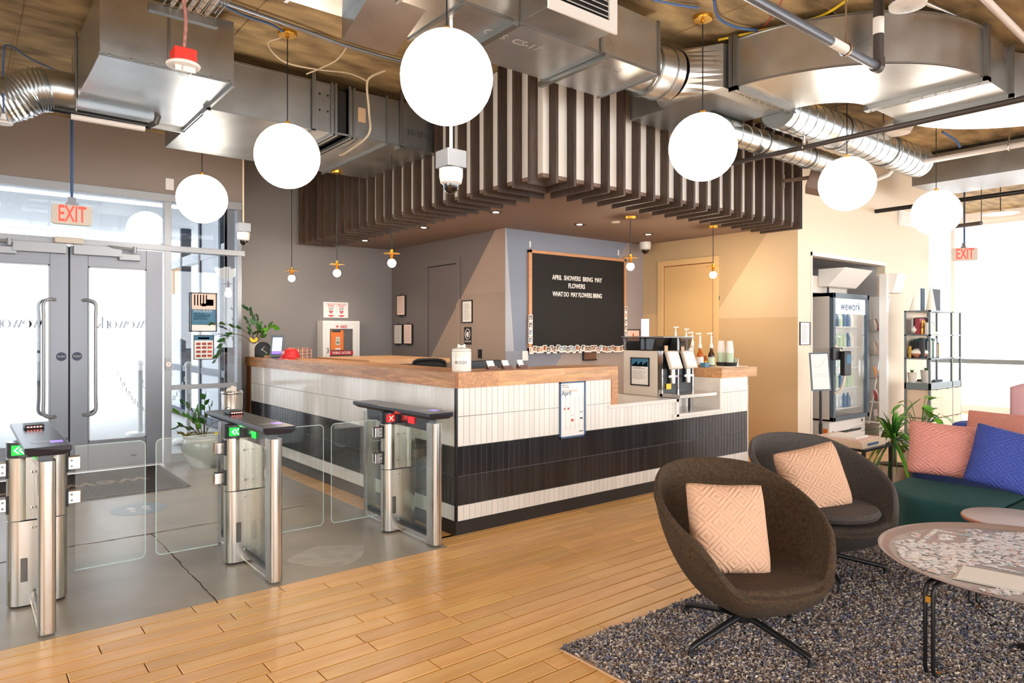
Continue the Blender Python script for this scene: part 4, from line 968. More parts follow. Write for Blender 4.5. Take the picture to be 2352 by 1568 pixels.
# framed notices -------------------------------------------------------
def frame_on(axis, plane, a, b, name, label, cat, paper_m='paper', frame_m='black_metal', th=.012, bw=.012, parent=None, draw=None, group=None, off=0.0):
    """a,b are two opposite corners as world points on the plane; axis 'y': plane y const facing -y ; 'x': plane x const facing -x"""
    z0, z1 = sorted((a.z, b.z)); u0, u1 = sorted((a.x, b.x)) if axis == 'y' else sorted((a.y, b.y))
    c = ((u0 + u1) / 2, plane, (z0 + z1) / 2) if axis == 'y' else (plane, (u0 + u1) / 2, (z0 + z1) / 2)
    t = thing(name, label, cat, c, group)
    def B(m, ua, ub, za, zb, d0, d1):
        m.box(ua, ub, plane - d1, plane - d0, za, zb) if axis == 'y' else m.box(plane - d1, plane - d0, ua, ub, za, zb); return m
    m = MB(); B(m, u0, u1, z0, z0 + bw, off, off + th); B(m, u0, u1, z1 - bw, z1, off, off + th); B(m, u0, u0 + bw, z0, z1, off, off + th); B(m, u1 - bw, u1, z0, z1, off, off + th); m.build('frame', frame_m, t)
    B(MB(), u0 + bw * .8, u1 - bw * .8, z0 + bw * .8, z1 - bw * .8, off, off + th * .5).build('sheet', paper_m, t)
    W_, H_ = u1 - u0 - 2 * bw, z1 - z0 - 2 * bw
    # drawing coordinates: s in 0..1 from the viewer's left, v 0..1 from the bottom
    def rect(items, mm, nm='print', lift=.0006):
        m = MB()
        for (s0, s1, v0, v1) in items:
            if axis == 'y': ua, ub = u0 + bw + s0 * W_, u0 + bw + s1 * W_
            else: ua, ub = u1 - bw - s1 * W_, u1 - bw - s0 * W_
            B(m, ua, ub, z0 + bw + v0 * H_, z0 + bw + v1 * H_, off + th * .5, off + th * .5 + lift)
        return m.build(nm, mm, t)
    def tx(s, size, sx_, v, mm, bold=0, k=1, align='CENTER'):
        if axis == 'y': loc = (u0 + bw + sx_ * W_, plane - off - th * .5 - .0012, z0 + bw + v * H_); r = (1, 0, 0)
        else: loc = (plane - off - th * .5 - .0012, u1 - bw - sx_ * W_, z0 + bw + v * H_); r = (0, -1, 0)
        return text(s, size, loc, r, (0, 0, 1), mm, t, bold=bold, sx=k, align=align)
    if draw: draw(rect, tx, W_, H_)
    return t
def textlines(rect, s0, s1, v0, v1, n, mm='ink_light', seed=1, h=.35):
    r = random.Random(seed); it = []
    for i in range(n):
        v = v1 - (v1 - v0) * (i + .5) / n; it.append((s0, s0 + (s1 - s0) * r.uniform(.6, 1), v - (v1 - v0) / n * h / 2, v + (v1 - v0) / n * h / 2))
    rect(it, mm, 'print_lines')
def d_cal(rect, tx, W_, H_):
    rect([(.05, .72, .83, .88)], 'grey_paper', 'band'); tx('What\'s on', .016, .05, .965, 'ink_light', align='LEFT'); tx('This Month', .016, .05, .925, 'ink_light', align='LEFT'); tx('April', .05, .04, .81, 'ink_blue', align='LEFT')
    rect([(s, s + .008, v, v + .12) for s in (.21, .40, .59, .78, .96) for v in (.12, .25, .38, .51, .62)], 'ink_light', 'grid_lines')
    rect([(s, s + .008, .12, .2) for s in (.21, .40, .59, .78)] + [(.13, .19, .5, .54)] + [(.28, .36, .5, .54)], 'poster_red', 'marks'); rect([(.82, .93, .3, .335), (.82, .93, .43, .445), (.43, .55, .385, .39)], 'ink_blue', 'marks'); rect([(.44, .54, .27, .32)], 'poster_red', 'picture')
    tx('wework', .014, .86, .075, 'ink', bold=.0004)
frame_on('y', -.001, py(1284, 877, 0), py(1343, 1000, 0), 'event_poster', 'framed April events calendar on the front of the tiled desk', 'poster', 'paper', 'ink_blue', .01, .013, draw=d_cal)
def d_plain(seed):
    def d(rect, tx, W_, H_): textlines(rect, .1, .9, .1, .9, 14, seed=seed)
    return d
a, b = px(1062, 690, XG), px(1086, 741, XG)
frame_on('x', XG, a, b, 'notice_frame', 'black framed white notice on the taupe wall beside the grey door', 'notice', 'paper', draw=d_plain(3))
def d_st(rect, tx, W_, H_):
    tx('STORAGE', .03, .5, .16, 'paper')
    
a, b = px(1067, 751, XG), px(1083, 791, XG)
st_ = frame_on('x', XG, a, b, 'room_sign', 'black storage sign with paw-like emblem under the framed notice', 'sign', 'black', 'black', .006, .004, draw=d_st)
cy_, cz_ = (a.y + b.y) / 2, (a.z + b.z) / 2 + .02
MB().tube([(XG - .007, cy_ + .05 * math.cos(t), cz_ + .062 * math.sin(t)) for t in [2 * PI * i / 28 for i in range(28)]], .0045, 6, closed=True).build('emblem_ring', 'paper', st_)
MB().prism([(cy_ + .026 * math.cos(t) * (1 + .15 * math.cos(3 * t)), cz_ + .038 * math.sin(t) * (1.0 if math.sin(t) < 0 else .8)) for t in [2 * PI * i / 18 for i in range(18)]], XG - .008, XG - .006, xf=lambda u, v, w_: (w_, u, v)).build('emblem', 'paper', st_)
MB().box(XG - .01, XG, px(1107, 812, XG).y, px(1099, 812, XG).y, px(1100, 822, XG).z, px(1100, 802, XG).z).build('wall_switch', 'black')
tag(bpy.data.objects['wall_switch'], 'black wall switch plate beside the dog treat jar', 'switch')
# clipboards
def clipboard(x0, y0, x1, y1, label, pm, tilt=0):
    a, b = px(x0, y0, XG), px(x1, y1, XG); yc, zc = (a.y + b.y) / 2, (a.z + b.z) / 2; w_, h_ = abs(a.y - b.y), abs(a.z - b.z)
    t = thing('clipboard', label, 'clipboard', (XG, yc, zc), 'clipboards by the grey door'); 
    MB().box(XG - .02, XG - .012, yc - w_ / 2, yc + w_ / 2, zc - h_ / 2, zc + h_ / 2).build('board', 'black', t)
    MB().box(XG - .024, XG - .02, yc - w_ / 2 * .84 + .004, yc + w_ / 2 * .84 + .004, zc - h_ / 2 * .9, zc + h_ / 2 * .93).build('sheet', pm, t)
    m = MB()
    for i in range(9): m.box(XG - .0245, XG - .024, yc - w_ * .3, yc + w_ * .3, zc + h_ * (.36 - i * .085), zc + h_ * (.36 - i * .085) + .004)
    m.build('print_lines', 'ink_light', t)
    for s_ in (1, -1): MB().tube([(XG - .018, yc + .02 * math.cos(q), zc + s_ * (h_ / 2 + .02 * math.sin(q))) for q in [PI * i / 10 for i in range(11)]], .003, 6).build('hook', 'black', t)
    return t
clipboard(914, 679, 934, 725, 'hanging clipboard with curling pink sheet, above the other two', 'pink_paper')
clipboard(908, 745, 927, 791, 'hanging clipboard with pale grey sheet beside the pink one, farther from the door', 'grey_paper')
clipboard(930, 744, 950, 791, 'hanging clipboard with pink seal sheet, nearer the door in the lower pair', 'pink_paper')

# letter board
a, b = py(1211, 573, YL), py(1434, 803, YL); x0, x1, z0, z1 = a.x, b.x, b.z, a.z
lb = thing('letter_board', 'big black felt letter board in an oak frame on the blue wall', 'letter board', ((x0 + x1) / 2, YL, (z0 + z1) / 2))
fw = .045
MB().box(x0, x1, YL - .035, YL, z0, z0 + fw).box(x0, x1, YL - .035, YL, z1 - fw * .8, z1).box(x0, x0 + fw, YL - .035, YL, z0, z1).box(x1 - fw * .7, x1, YL - .035, YL, z0, z1).build('frame', 'frame_oak', lb, bevel=.003)
MB().box(x0 + .02, x1 - .02, YL - .02, YL - .004, z0 + .02, z1 - .02).build('felt', 'felt_black', lb)
m = MB()
for i in range(46): zz = z0 + .05 + (z1 - z0 - .1) * i / 45; m.box(x0 + fw, x1 - fw * .7, YL - .0215, YL - .02, zz, zz + .004)
m.build('felt_ridges', 'felt_black', lb)
FIT = []
for s_, yy, xa_, xb_ in (('APRIL  SHOWERS  BRING  MAY', 641, 1265, 1379), ('FLOWERS', 658, 1302, 1340), ('WHAT DO  MAY FLOWERS BRING', 678, 1266, 1379)):
    p, q = py(xa_, yy, YL), py(xb_, yy, YL); o = text(s_, .078, ((p.x + q.x) / 2, YL - .026, (p.z + q.z) / 2), (1, 0, 0), (0, 0, 1), 'paper', lb, 'letters', ext=.002, bold=.0012)
    FIT.append((o, q.x - p.x))
# instant photos clipped round the frame
R_.seed(21)
def photo(cx_, cz_, label, w_=.062, h_=.078, skin=None, lift=0):
    t = thing('instant_photo', label, 'photo', (cx_, YL - .04, cz_), 'instant photos round the letter board'); r = R_.uniform(-.06, .06); yq = YL - .037 - lift * .0012
    w_ *= R_.uniform(.93, 1.03)
    def rb(m, u0, u1, v0, v1, d0, d1):
        c_, s_ = math.cos(r), math.sin(r); P = lambda u, v: (cx_ + u * c_ - v * s_, cz_ + u * s_ + v * c_)
        q = [P(u0, v0), P(u1, v0), P(u1, v1), P(u0, v1)]; return m.prism(q, yq - d1, yq - d0, xf=lambda u, v, w2: (u, w2, v))
    rb(MB(), -w_ / 2, w_ / 2, -h_ / 2, h_ / 2, 0, .0008).build('card', 'paper', t)
    rb(MB(), -w_ * .38, w_ * .38, -h_ * .26, h_ * .38, .0008, .0012).build('picture', R_.choice(('book_black', 'walnut', 'poster_blue', 'kraft', 'book_black', 'walnut_box')), t)
    a_ = R_.uniform(-.1, .1) * w_
    rb(MB(), a_ - w_ * .16, a_ + w_ * .2, -h_ * .22, h_ * .2, .0012, .0015).build('figure', R_.choice(('kraft', 'pink_paper', 'orange', 'paper', 'beige_plastic')), t)
zb_ = z0 + .022
xs = [x0 + .03 + i * (x1 - x0 - .03) / 31 for i in range(32)]
PL = 'instant photo on the bottom edge of the letter board, %s from its %s corner'
ORD = ['first', 'second', 'third', 'fourth', 'fifth', 'sixth', 'seventh', 'eighth', 'ninth', 'tenth', 'eleventh', 'twelfth', 'thirteenth', 'fourteenth', 'fifteenth', 'sixteenth']
for i, xx in enumerate(xs):
    photo(xx, zb_ + R_.uniform(-.012, .012) + .005 * math.sin(i / 5), PL % (ORD[i if i < 16 else 31 - i], 'plant-side' if i < 16 else 'coffee-side'), lift=i % 3)
for i in range(4): photo(x0 + .02, z0 + .13 + i * .085, 'instant photo up the desk-corner side of the board, %s from the bottom' % ORD[i], lift=i % 2)
for i in range(6): photo(x1 - .012, z0 + .12 + i * .08, 'instant photo up the tan-door side of the board, %s from the bottom' % ORD[i], lift=i % 2, w_=.05)
for (x, y, lab) in ((1217, 561, 'white adhesive hook above the board corner nearer the grey door'), (1420, 580, 'white adhesive hook above the board corner nearer the tan door')):
    q = py(x, y, YL); tag(MB().box(q.x - .01, q.x + .01, YL - .006, YL, q.z - .035, q.z + .035).tube([(q.x, YL - .008, q.z - .01), (q.x, YL - .02, q.z - .025), (q.x, YL - .015, q.z - .03)], .004, 6).build('adhesive_hook', 'white_plastic'), lab, 'hook')
a, b = py(1352, 801, YL), py(1368, 827, YL)
tb = thing('wall_tablet', 'small dark tablet under the letter board', 'tablet', ((a.x + b.x) / 2, YL, a.z)); xa_, xb_ = py(1337, 800, YL).x, b.x
MB().box(xa_, xb_, YL - .025, YL - .004, b.z, a.z + .03).build('body', 'black', tb, bevel=.004); MB().box(xa_ + .015, xb_ - .02, YL - .0262, YL - .025, b.z + .015, a.z).build('screen', 'walnut', tb)
m = MB()
for i in range(6): m.box(xb_ - .014, xb_ - .006, YL - .0262, YL - .025, b.z + .02 + i * .024, b.z + .034 + i * .024)
m.build('buttons', 'white_plastic', tb)
a, b = py(1198, 806, YL), py(1211, 828, YL)
tag(MB().box(a.x, b.x, YL - .02, YL, b.z, a.z).build('wall_box', 'white_plastic', bevel=.004), 'small white plastic box on the wall below the board corner', 'wall box')
a, b = py(1438, 756, YL), py(1469, 800, YL)
def d_ad(rect, tx, W_, H_): rect([(.4, .9, .62, .75)], 'orange'); rect([(.45, .55, .75, .86)], 'poster_red'); rect([(.1, .5, .2, .4)], 'butterfly_yellow'); textlines(rect, .2, .9, .05, .2, 3)
frame_on('y', YL, a, py(1469, 812, YL), 'menu_poster', 'cream drink poster half hidden behind the coffee machine', 'poster', 'pink_paper', draw=d_ad)

# defibrillator cabinet and sign ------------------------------------------
Yc = YA - .18
a, b = py(741.7, 736, Yc), py(826, 736, Yc); x0, x1, z1 = a.x, b.x, a.z; z0 = z1 - .62
ae = thing('defibrillator_cabinet', 'white wall cabinet with orange defibrillator behind its window', 'cabinet', ((x0 + x1) / 2, YA, z0))
MB().box(x0, x1, Yc + .02, YA, z0, z1).build('cabinet_body', 'white_plastic', ae, bevel=.003)
wx0, wx1, wz1, wz0 = x0 + .095, x1 - .095, z1 - .105, z0 + .06
m = MB().box(x0, wx0, Yc, Yc + .02, z0, z1).box(wx1, x1, Yc, Yc + .02, z0, z1).box(wx0, wx1, Yc, Yc + .02, wz1, z1).box(wx0, wx1, Yc, Yc + .02, z0, wz0)
fd = m.build('door', 'white_plastic', ae)
MB().box(x0 + .04, x0 + .043, Yc - .002, Yc, z0 + .03, z1 - .04).box(x1 - .043, x1 - .04, Yc - .002, Yc, z0 + .03, z1 - .04).box(x0 + .04, x1 - .04, Yc - .002, Yc, z1 - .043, z1 - .04).build('door_edge', 'grey_paper', fd)
MB().box(wx0, wx1, Yc + .001, Yc + .002, wz0, wz1).build('pane', 'clear_glass', fd); MB().tube([(x0 + .06, Yc - .01, z0 + .2), (x0 + .065, Yc - .02, z0 + .23), (x0 + .06, Yc - .01, z0 + .27)], .005, 6).build('handle', 'chrome', fd)
MB().box(wx0, wx1, Yc + .018, Yc + .0205, wz0, wz1).build('interior_back', 'grey_frame', ae)
MB().box(wx0, wx1, Yc - .003, Yc - .001, z1 - .445, z1 - .395).build('red_band', 'red', ae)
text('PUBLIC ACCESS', .042, ((wx0 + wx1) / 2, Yc - .0045, z1 - .42), (1, 0, 0), (0, 0, 1), 'paper', ae, bold=.0008, sx=.86)
text('AED', .052, ((x0 + x1) / 2 + .03, Yc - .003, z1 - .078), (1, 0, 0), (0, 0, 1), 'red', ae, bold=.001)
def heart(cx_, cz_, s, y_, parent, mm='red'):
    pts = [(cx_ + s * .0625 * 16 * math.sin(t) ** 3, cz_ + s * .0625 * (13 * math.cos(t) - 5 * math.cos(2 * t) - 2 * math.cos(3 * t) - math.cos(4 * t))) for t in [2 * PI * i / 24 for i in range(24)]]
    MB().prism(pts, y_ - .0008, y_, xf=lambda u, v, w_: (u, w_, v)).build('heart', mm, parent)
    MB().prism([(cx_ + s * .1, cz_ + s * .6), (cx_ - s * .3, cz_), (cx_ - .02 * s, cz_), (cx_ - s * .1, cz_ - s * .6), (cx_ + s * .3, cz_ + s * .1), (cx_ + s * .02, cz_ + s * .1)], y_ - .0014, y_ - .0008, xf=lambda u, v, w_: (u, w_, v)).build('bolt', 'paper', parent)
heart((x0 + x1) / 2 - .06, z1 - .075, .02, Yc - .001, ae)
u = thing('defibrillator', 'orange defibrillator case inside the white wall cabinet', 'medical device', (wx0 + .1, Yc + .01, z1 - .38))
MB().box(wx0 + .015, wx0 + .195, Yc + .003, Yc + .017, z1 - .385, z1 - .125).build('case', 'orange', u, bevel=.006)
MB().box(wx0 + .03, wx0 + .15, Yc + .0025, Yc + .003, z1 - .15, z1 - .125).build('dark_strap', 'black', u)
MB().box(wx0 + .08, wx0 + .14, Yc + .0015, Yc + .003, z1 - .32, z1 - .21).build('label_plate', 'grey_paper', u); heart(wx0 + .11, z1 - .285, .022, Yc + .0014, u, 'green'); text('AED', .022, (wx0 + .11, Yc + .001, z1 - .24), (1, 0, 0), (0, 0, 1), 'green', u, ext=.0002)
MB().box(wx0 + .075, wx0 + .15, Yc + .0015, Yc + .003, z1 - .378, z1 - .355).build('white_tab', 'paper', u)
t = thing('first_aid_kit', 'small white kit box on a dark bag at the cabinet foot', 'box', (wx0 + .15, Yc + .01, wz0)); MB().box(wx0 + .07, wx0 + .24, Yc + .004, Yc + .012, wz0 + .01, z1 - .50).build('box_body', 'paper', t); MB().box(wx0 + .19, wx0 + .23, Yc + .003, Yc + .004, z1 - .55, z1 - .51).build('red_mark', 'red', t); MB().tube([(wx0 + .05, Yc + .015, wz0), (wx0 + .05, Yc + .015, z1 - .49), (wx0 + .07, Yc + .015, z1 - .47), (wx0 + .17, Yc + .015, z1 - .47), (wx0 + .19, Yc + .015, z1 - .5)], .01, 8).build('strap', 'black', t)
a, b = py(742, 693, YA), py(799, 730, YA)
sg = thing('aed_sign', 'white double station sign with red hearts above the wall cabinet', 'sign', ((a.x + b.x) / 2, YA, (a.z + b.z) / 2))
MB().box(a.x, b.x, YA - .012, YA - .004, b.z, a.z).build('sign_plate', 'white_plastic', sg, bevel=.003)
for s_ in (.3, .72):
    xc_ = a.x + (b.x - a.x) * s_; text('PUBLIC ACCESS\nRESPONSE\nSTATION', .019, (xc_, YA - .014, a.z - .045), (1, 0, 0), (0, 0, 1), 'red', sg); text('AED', .036, (xc_, YA - .014, (a.z + b.z) / 2 + .012), (1, 0, 0), (0, 0, 1), 'ink', sg)
    heart(xc_, (a.z + b.z) / 2 - .028, .026, YA - .0125, sg); MB().prism([(xc_ - .04, b.z + .034), (xc_ + .04, b.z + .034), (xc_ + .04, b.z + .024), (xc_, b.z + .012), (xc_ - .04, b.z + .024)], YA - .0135, YA - .0125, xf=lambda u, v, w_: (u, w_, v)).build('arrow', 'red', sg)
    MB().box(xc_ + .08, xc_ + .0815, YA - .0135, YA - .0125, b.z + .01, a.z - .01).build('divider', 'grey_paper', sg)

# ------------------------------------------------------------------ things on the desk
def on(x, y, z=ZW1): return pz(x, y, z)
def at_y(x, Y, z=ZW1):   # point on the desk arm with given world y, matching pixel column x
    p = py(x, 800, Y); return Vector((p.x, Y, z))
def leaf_mb(m, p, d, n, l, w_, fold=.15, seg=5, tip=1.0, curl=.0):
    """a pointed leaf from p along d with normal n"""
    d = Vector(d).normalized(); n = Vector(n); s = d.cross(n)
    if s.length < 1e-4: s = d.orthogonal()
    s.normalize(); n = s.cross(d); vs = []
    for i in range(seg + 1):
        t = i / seg; ww = w_ * math.sin(PI * min(t ** .8, 1)) * .5 + .0004; c = p + d * l * t - Vector((0, 0, 1)) * curl * t * t * l
        vs += [c - s * ww + n * fold * ww, c, c + s * ww + n * fold * ww]
    fs = []
    for i in range(seg): a_ = 3 * i; fs += [(a_, a_ + 3, a_ + 4, a_ + 1), (a_ + 1, a_ + 4, a_ + 5, a_ + 2)]
    m.add([tuple(v) for v in vs], fs)
def zz_stem(parent, pts, n, l=.055, w_=.028, lm='leaf', start=.3, r=.005, seed=1):
    rr = random.Random(seed); c = bez(pts, 8); MB().tube(c, [r * (1 - .6 * i / len(c)) for i in range(len(c))], 7).build('stem', 'stem', parent, smooth=True)
    k = len(c)
    for i in range(n):
        t = start + (1 - start) * i / n; j = min(int(t * (k - 1)), k - 2); p = c[j]; d = (c[j + 1] - c[j]).normalized()
        side = d.cross(Vector((0, 0, 1)));  side = side if side.length > .1 else Vector((1, 0, 0)); side.normalize(); sgn = 1 if i % 2 else -1
        m = MB(); leaf_mb(m, p, d * .8 + side * sgn * .8 + Vector((0, 0, .25)) + Vector([rr.uniform(-.2, .2) for _ in range(3)]), d.cross(side) * 1 + Vector((rr.uniform(-.3, .3), -.4, .6)), l * rr.uniform(.8, 1.15) * (1.1 - .4 * t), w_ * rr.uniform(.85, 1.1)); m.build('leaf', lm, parent, smooth=True, angle=60)
pp = px(583, 820, .05); pp = Vector((.05, min(pp.y, 4.28), ZW1))
zp = thing('potted_plant', 'glossy green plant with arching stems in a white cylinder pot on the desk', 'plant', tuple(pp))
MB().lathe([(.001, 0), (.062, 0), (.066, .01), (.070, .165), (.064, .165), (.060, .14), (.001, .14)], pp, 28).build('pot', 'ceramic_white', zp, smooth=True); MB().lathe([(.001, .142), (.062, .142)], pp, 20).build('soil', 'soil', zp)
def PP(x, y, Y): return py(x, y, Y)
b0 = pp + Vector((0, 0, .14)); Yp = 3.92
def zs_(par, pts, n, l=.055, w_=.028, lm='leaf', seed=1, start=.3): zz_stem(par, pts, n, l * 1.5, w_ * 1.45, lm, start, .005, seed)
zs_(zp, [b0, PP(575, 770, Yp), PP(545, 752, Yp), PP(510, 744, Yp - .02), PP(474, 746, Yp - .04)], 9, seed=2)
zs_(zp, [b0, PP(560, 772, Yp), PP(528, 768, Yp), PP(511, 790, Yp - .03), PP(505, 812, Yp - .04), PP(492, 832, Yp - .05)], 12, l=.075, w_=.036, seed=3, start=.35)
zs_(zp, [b0, PP(592, 760, Yp), PP(586, 740, Yp), PP(575, 715, Yp), PP(562, 706, Yp)], 10, l=.07, w_=.035, seed=4)
zs_(zp, [b0, PP(580, 765, Yp), PP(572, 745, Yp), PP(563, 728, Yp)], 8, l=.055, w_=.025, seed=5)
zs_(zp, [b0, PP(594, 760, Yp), PP(594, 740, Yp), PP(590, 722, Yp)], 8, l=.05, w_=.022, seed=6)
zs_(zp, [b0, PP(598, 768, Yp), PP(608, 758, Yp), PP(622, 750, Yp), PP(632, 754, Yp)], 9, l=.08, w_=.045, lm='leaf_light', seed=7)
zs_(zp, [b0, PP(600, 772, Yp), PP(612, 755, Yp), PP(621, 742, Yp)], 8, l=.07, w_=.04, seed=8)
bf = thing('butterfly_ornament', 'yellow butterfly ornament stuck in the white plant pot', 'ornament', tuple(b0)); q = PP(583, 780, Yp - .08); m = MB()
for s_ in (1, -1): m.prism([(q.x, q.z), (q.x + s_ * .035, q.z + .03), (q.x + s_ * .045, q.z + .005), (q.x + s_ * .03, q.z - .022), (q.x, q.z - .03)], q.y - .001, q.y + .001, xf=lambda u, v, w_: (u, w_, v))
m.build('wings', 'butterfly_yellow', bf); MB().cyl((q.x, q.y, q.z), (q.x, q.y, q.z - .06), .0015, 6).build('pin', 'black', bf)
# clock
ck = at_y(601, 3.86); ck.x = .05 + .0; ck = Vector((.06, 3.80, ZW1)); r = .088
cp = px(603, 824, .07); cp.z = ZW1
ct = thing('desk_clock', 'round black clock on a flat foot beside the white plant pot', 'clock', tuple(cp)); fn = (-FW * .95 + RT * .0).normalized(); fr = Vector((RT.x, RT.y, 0))
def PL_(c, u, v, w_): return tuple(c + fr * u + Vector((0, 0, v)) + fn * w_)
cc = cp + Vector((0, 0, r * .98))
MB().prism([(r * math.cos(t), r * math.sin(t)) for t in [2 * PI * i / 40 for i in range(40)]], -.03, .012, xf=lambda u, v, w_: PL_(cc, u, v, w_)).prism([(-r, -r * .97), (r * .6, -r * .97), (r * .6, -r * .3), (-r, 0)], -.03, .010, xf=lambda u, v, w_: PL_(cc, u, v, w_)).build('case', 'black_matte', ct)
MB().prism([(r * .93 * math.cos(t), r * .93 * math.sin(t)) for t in [2 * PI * i / 40 for i in range(40)]], .012, .0135, xf=lambda u, v, w_: PL_(cc, u, v, w_)).build('face', 'black', ct)
def hand(a0, l, back=.012): c_, s_ = math.cos(a0), math.sin(a0); n = (-s_ * .0025, c_ * .0025); return [(-c_ * back + n[0], -s_ * back + n[1]), (c_ * l + n[0], s_ * l + n[1]), (c_ * l - n[0], s_ * l - n[1]), (-c_ * back - n[0], -s_ * back - n[1])]
MB().prism(hand(math.radians(52), .045), .014, .016, xf=lambda u, v, w_: PL_(cc, u, v, w_)).build('hour_hand', 'paper', ct); MB().prism(hand(math.radians(-34), .07), .016, .018, xf=lambda u, v, w_: PL_(cc, u, v, w_)).build('minute_hand', 'paper', ct)
# small pine box of succulents
q = px(615, 826, .03); q.z = ZW1; sb = thing('succulent_box', 'tiny orange box of green succulents between clock and tablet', 'plant', tuple(q))
MB().box(q.x - .03, q.x + .05, q.y - .025, q.y + .025, q.z, q.z + .028).build('box', 'frame_oak', sb, bevel=.003); m = MB(); R_.seed(4)
for i in range(26): leaf_mb(m, q + Vector((R_.uniform(-.02, .04), R_.uniform(-.02, .02), .026)), (R_.uniform(-1, 1), R_.uniform(-1, 1), 1.2), (0, -1, .2), .03, .014)
m.build('succulents', 'leaf', sb, kind='stuff')
# tablet on stand
q = pz(637, 826, ZW1); q = Vector((.06, q.y, ZW1)); q = pz(637, 824, ZW1)
q = px(637, 826, .07); q.z = ZW1; tt = thing('check_in_tablet', 'check-in tablet with lit screen on a blue grey stand', 'tablet', tuple(q))
sc = (q - CAM).dot(FW); o = MB()
def RB(m, u0, u1, v0, v1, w0, w1, c, tl=0):
    R3 = lambda u, v, w_: tuple(c + fr * u + (Vector((0, 0, 1)) * math.cos(tl) - fn * math.sin(tl)) * v + (fn * math.cos(tl) + Vector((0, 0, 1)) * math.sin(tl)) * w_)
    return m.prism([(u0, v0), (u1, v0), (u1, v1), (u0, v1)], w0, w1, xf=R3)
RB(MB(), -.032, .03, 0, .11, -.02, .02, q).build('stand', 'ink_blue', tt); RB(MB(), -.05, .05, 0, .01, -.05, .05, q).build('foot', 'ink_blue', tt)
c2 = q + Vector((0, 0, .10)) ; c2 = at(637, 794, sc - .02)
RB(MB(), -.075, .075, -.125, .125, -.012, .008, c2, .25).build('tablet_body', 'shelf_metal', tt, bevel=.004); RB(MB(), -.058, .058, -.1, .1, .008, .0095, c2, .25).build('bezel', 'ink_blue', tt)
RB(MB(), -.052, .052, -.06, .092, .0095, .0105, c2, .25).build('screen', 'screen_glow', tt); RB(MB(), -.052, .052, -.092, -.06, .0095, .0105, c2, .25).build('screen_footer', 'screen_violet', tt)
# red cap
q = pz(672, 826, ZW1); q = px(667, 826, .10); q.z = ZW1; ca = thing('baseball_cap', 'red baseball cap with white curly letter on the desk', 'cap', tuple(q))
def capf(u, v):
    a_ = 2 * PI * u; t = v * PI / 2; return (q.x + .10 * math.cos(a_) * math.cos(t) ** .8, q.y + .085 * math.sin(a_) * math.cos(t) ** .8, q.z + .012 + .105 * math.sin(t) ** 1.1)
MB().grid(capf, 32, 10).build('crown', 'red', ca, smooth=True)
dirv = (-FW * .8 - RT * .55).normalized()
def brim(u, v):
    a_ = (u - .5) * PI * .95; base = .092; rr_ = base + .075 * v * math.cos(a_) ** .7 if math.cos(a_) > 0 else base; dd = dirv * math.cos(a_) + Vector((-dirv.y, dirv.x, 0)) * math.sin(a_)
    return q + dd * rr_ + Vector((0, 0, .018 - .012 * v - .012 * abs(math.sin(a_)) * (v)))
MB().grid(brim, 20, 6).build('brim', 'red', ca, smooth=True); MB().sphere(q + Vector((0, 0, .117)), .006, 8).build('button', 'red', ca)
tq = q + dirv * .088 + Vector((0, 0, .066)); text('W', .05, tuple(tq + dirv * .006), (-dirv.y, dirv.x, 0), (0, 0, 1), 'paper', ca, bold=.002)
# copper wire letter rack
q = px(690, 826, .24); q.z = ZW1; wr = thing('wire_rack', 'rose gold wire letter rack behind the red cap', 'rack', tuple(q)); m = MB()
for k_ in range(3):
    zz = .02 + .035 * k_; pts = []
    m.tube([q + Vector((-.1, -.06, zz)), q + Vector((.1, -.06, zz)), q + Vector((.1, .06, zz + .02)), q + Vector((-.1, .06, zz + .02))], .0025, 6, closed=True)
for xx in (-.1, -.05, 0, .05, .1): m.tube([q + Vector((xx, -.06, .0)), q + Vector((xx, -.06, .1)), q + Vector((xx, .06, .12)), q + Vector((xx, .06, 0))], .0025, 6)
m.build('wires', 'copper', wr)
# raised wooden ledge behind
tag(MB().box(.42, 1.35, 2.1, 3.35, 1.085, 1.13).build('work_ledge', 'butcher_block'), 'raised oak ledge inside the desk below the wall cabinet', 'shelf')
# dog treat jar
q = pz(1060, 847, ZW1); q = Vector((q.x * .4 + .1, q.y * .5 + .08, ZW1)); q = Vector((.16, .16, ZW1)); D_ = (q - CAM).dot(FW); q = at(1060, 850, D_); q.z = ZW1
jr = thing('treat_jar', 'white ceramic dog treat jar with bone knob lid', 'jar', tuple(q)); rj = 22.5 / FPX * D_
MB().lathe([(.001, 0), (rj * .97, 0), (rj, .006), (rj, .138), (rj * .97, .142), (.001, .142)], q, 36).build('jar_body', 'ceramic_white', jr, smooth=True)
ld = MB().lathe([(rj * .95, .143), (rj * 1.0, .147), (rj * .96, .158), (rj * .6, .168), (.001, .17)], q, 36).build('lid', 'ceramic_white', jr, smooth=True)
m = MB(); bc = q + Vector((0, 0, .178))
for sx_ in (-1, 1):
    for sz_ in (-1, 1): m.sphere(bc + fr * sx_ * .02 + Vector((0, 0, sz_ * .006)), .010, 14)
m.tube([bc - fr * .02, bc + fr * .02], .0075, 12); m.build('bone_knob', 'ceramic_white', ld, smooth=True)
text('WOOF', .034, tuple(q + fn * (rj + .0015) + Vector((0, 0, .062))), tuple(fr), (0, 0, 1), 'ink', jr, sx=.72, spacing=1.3)
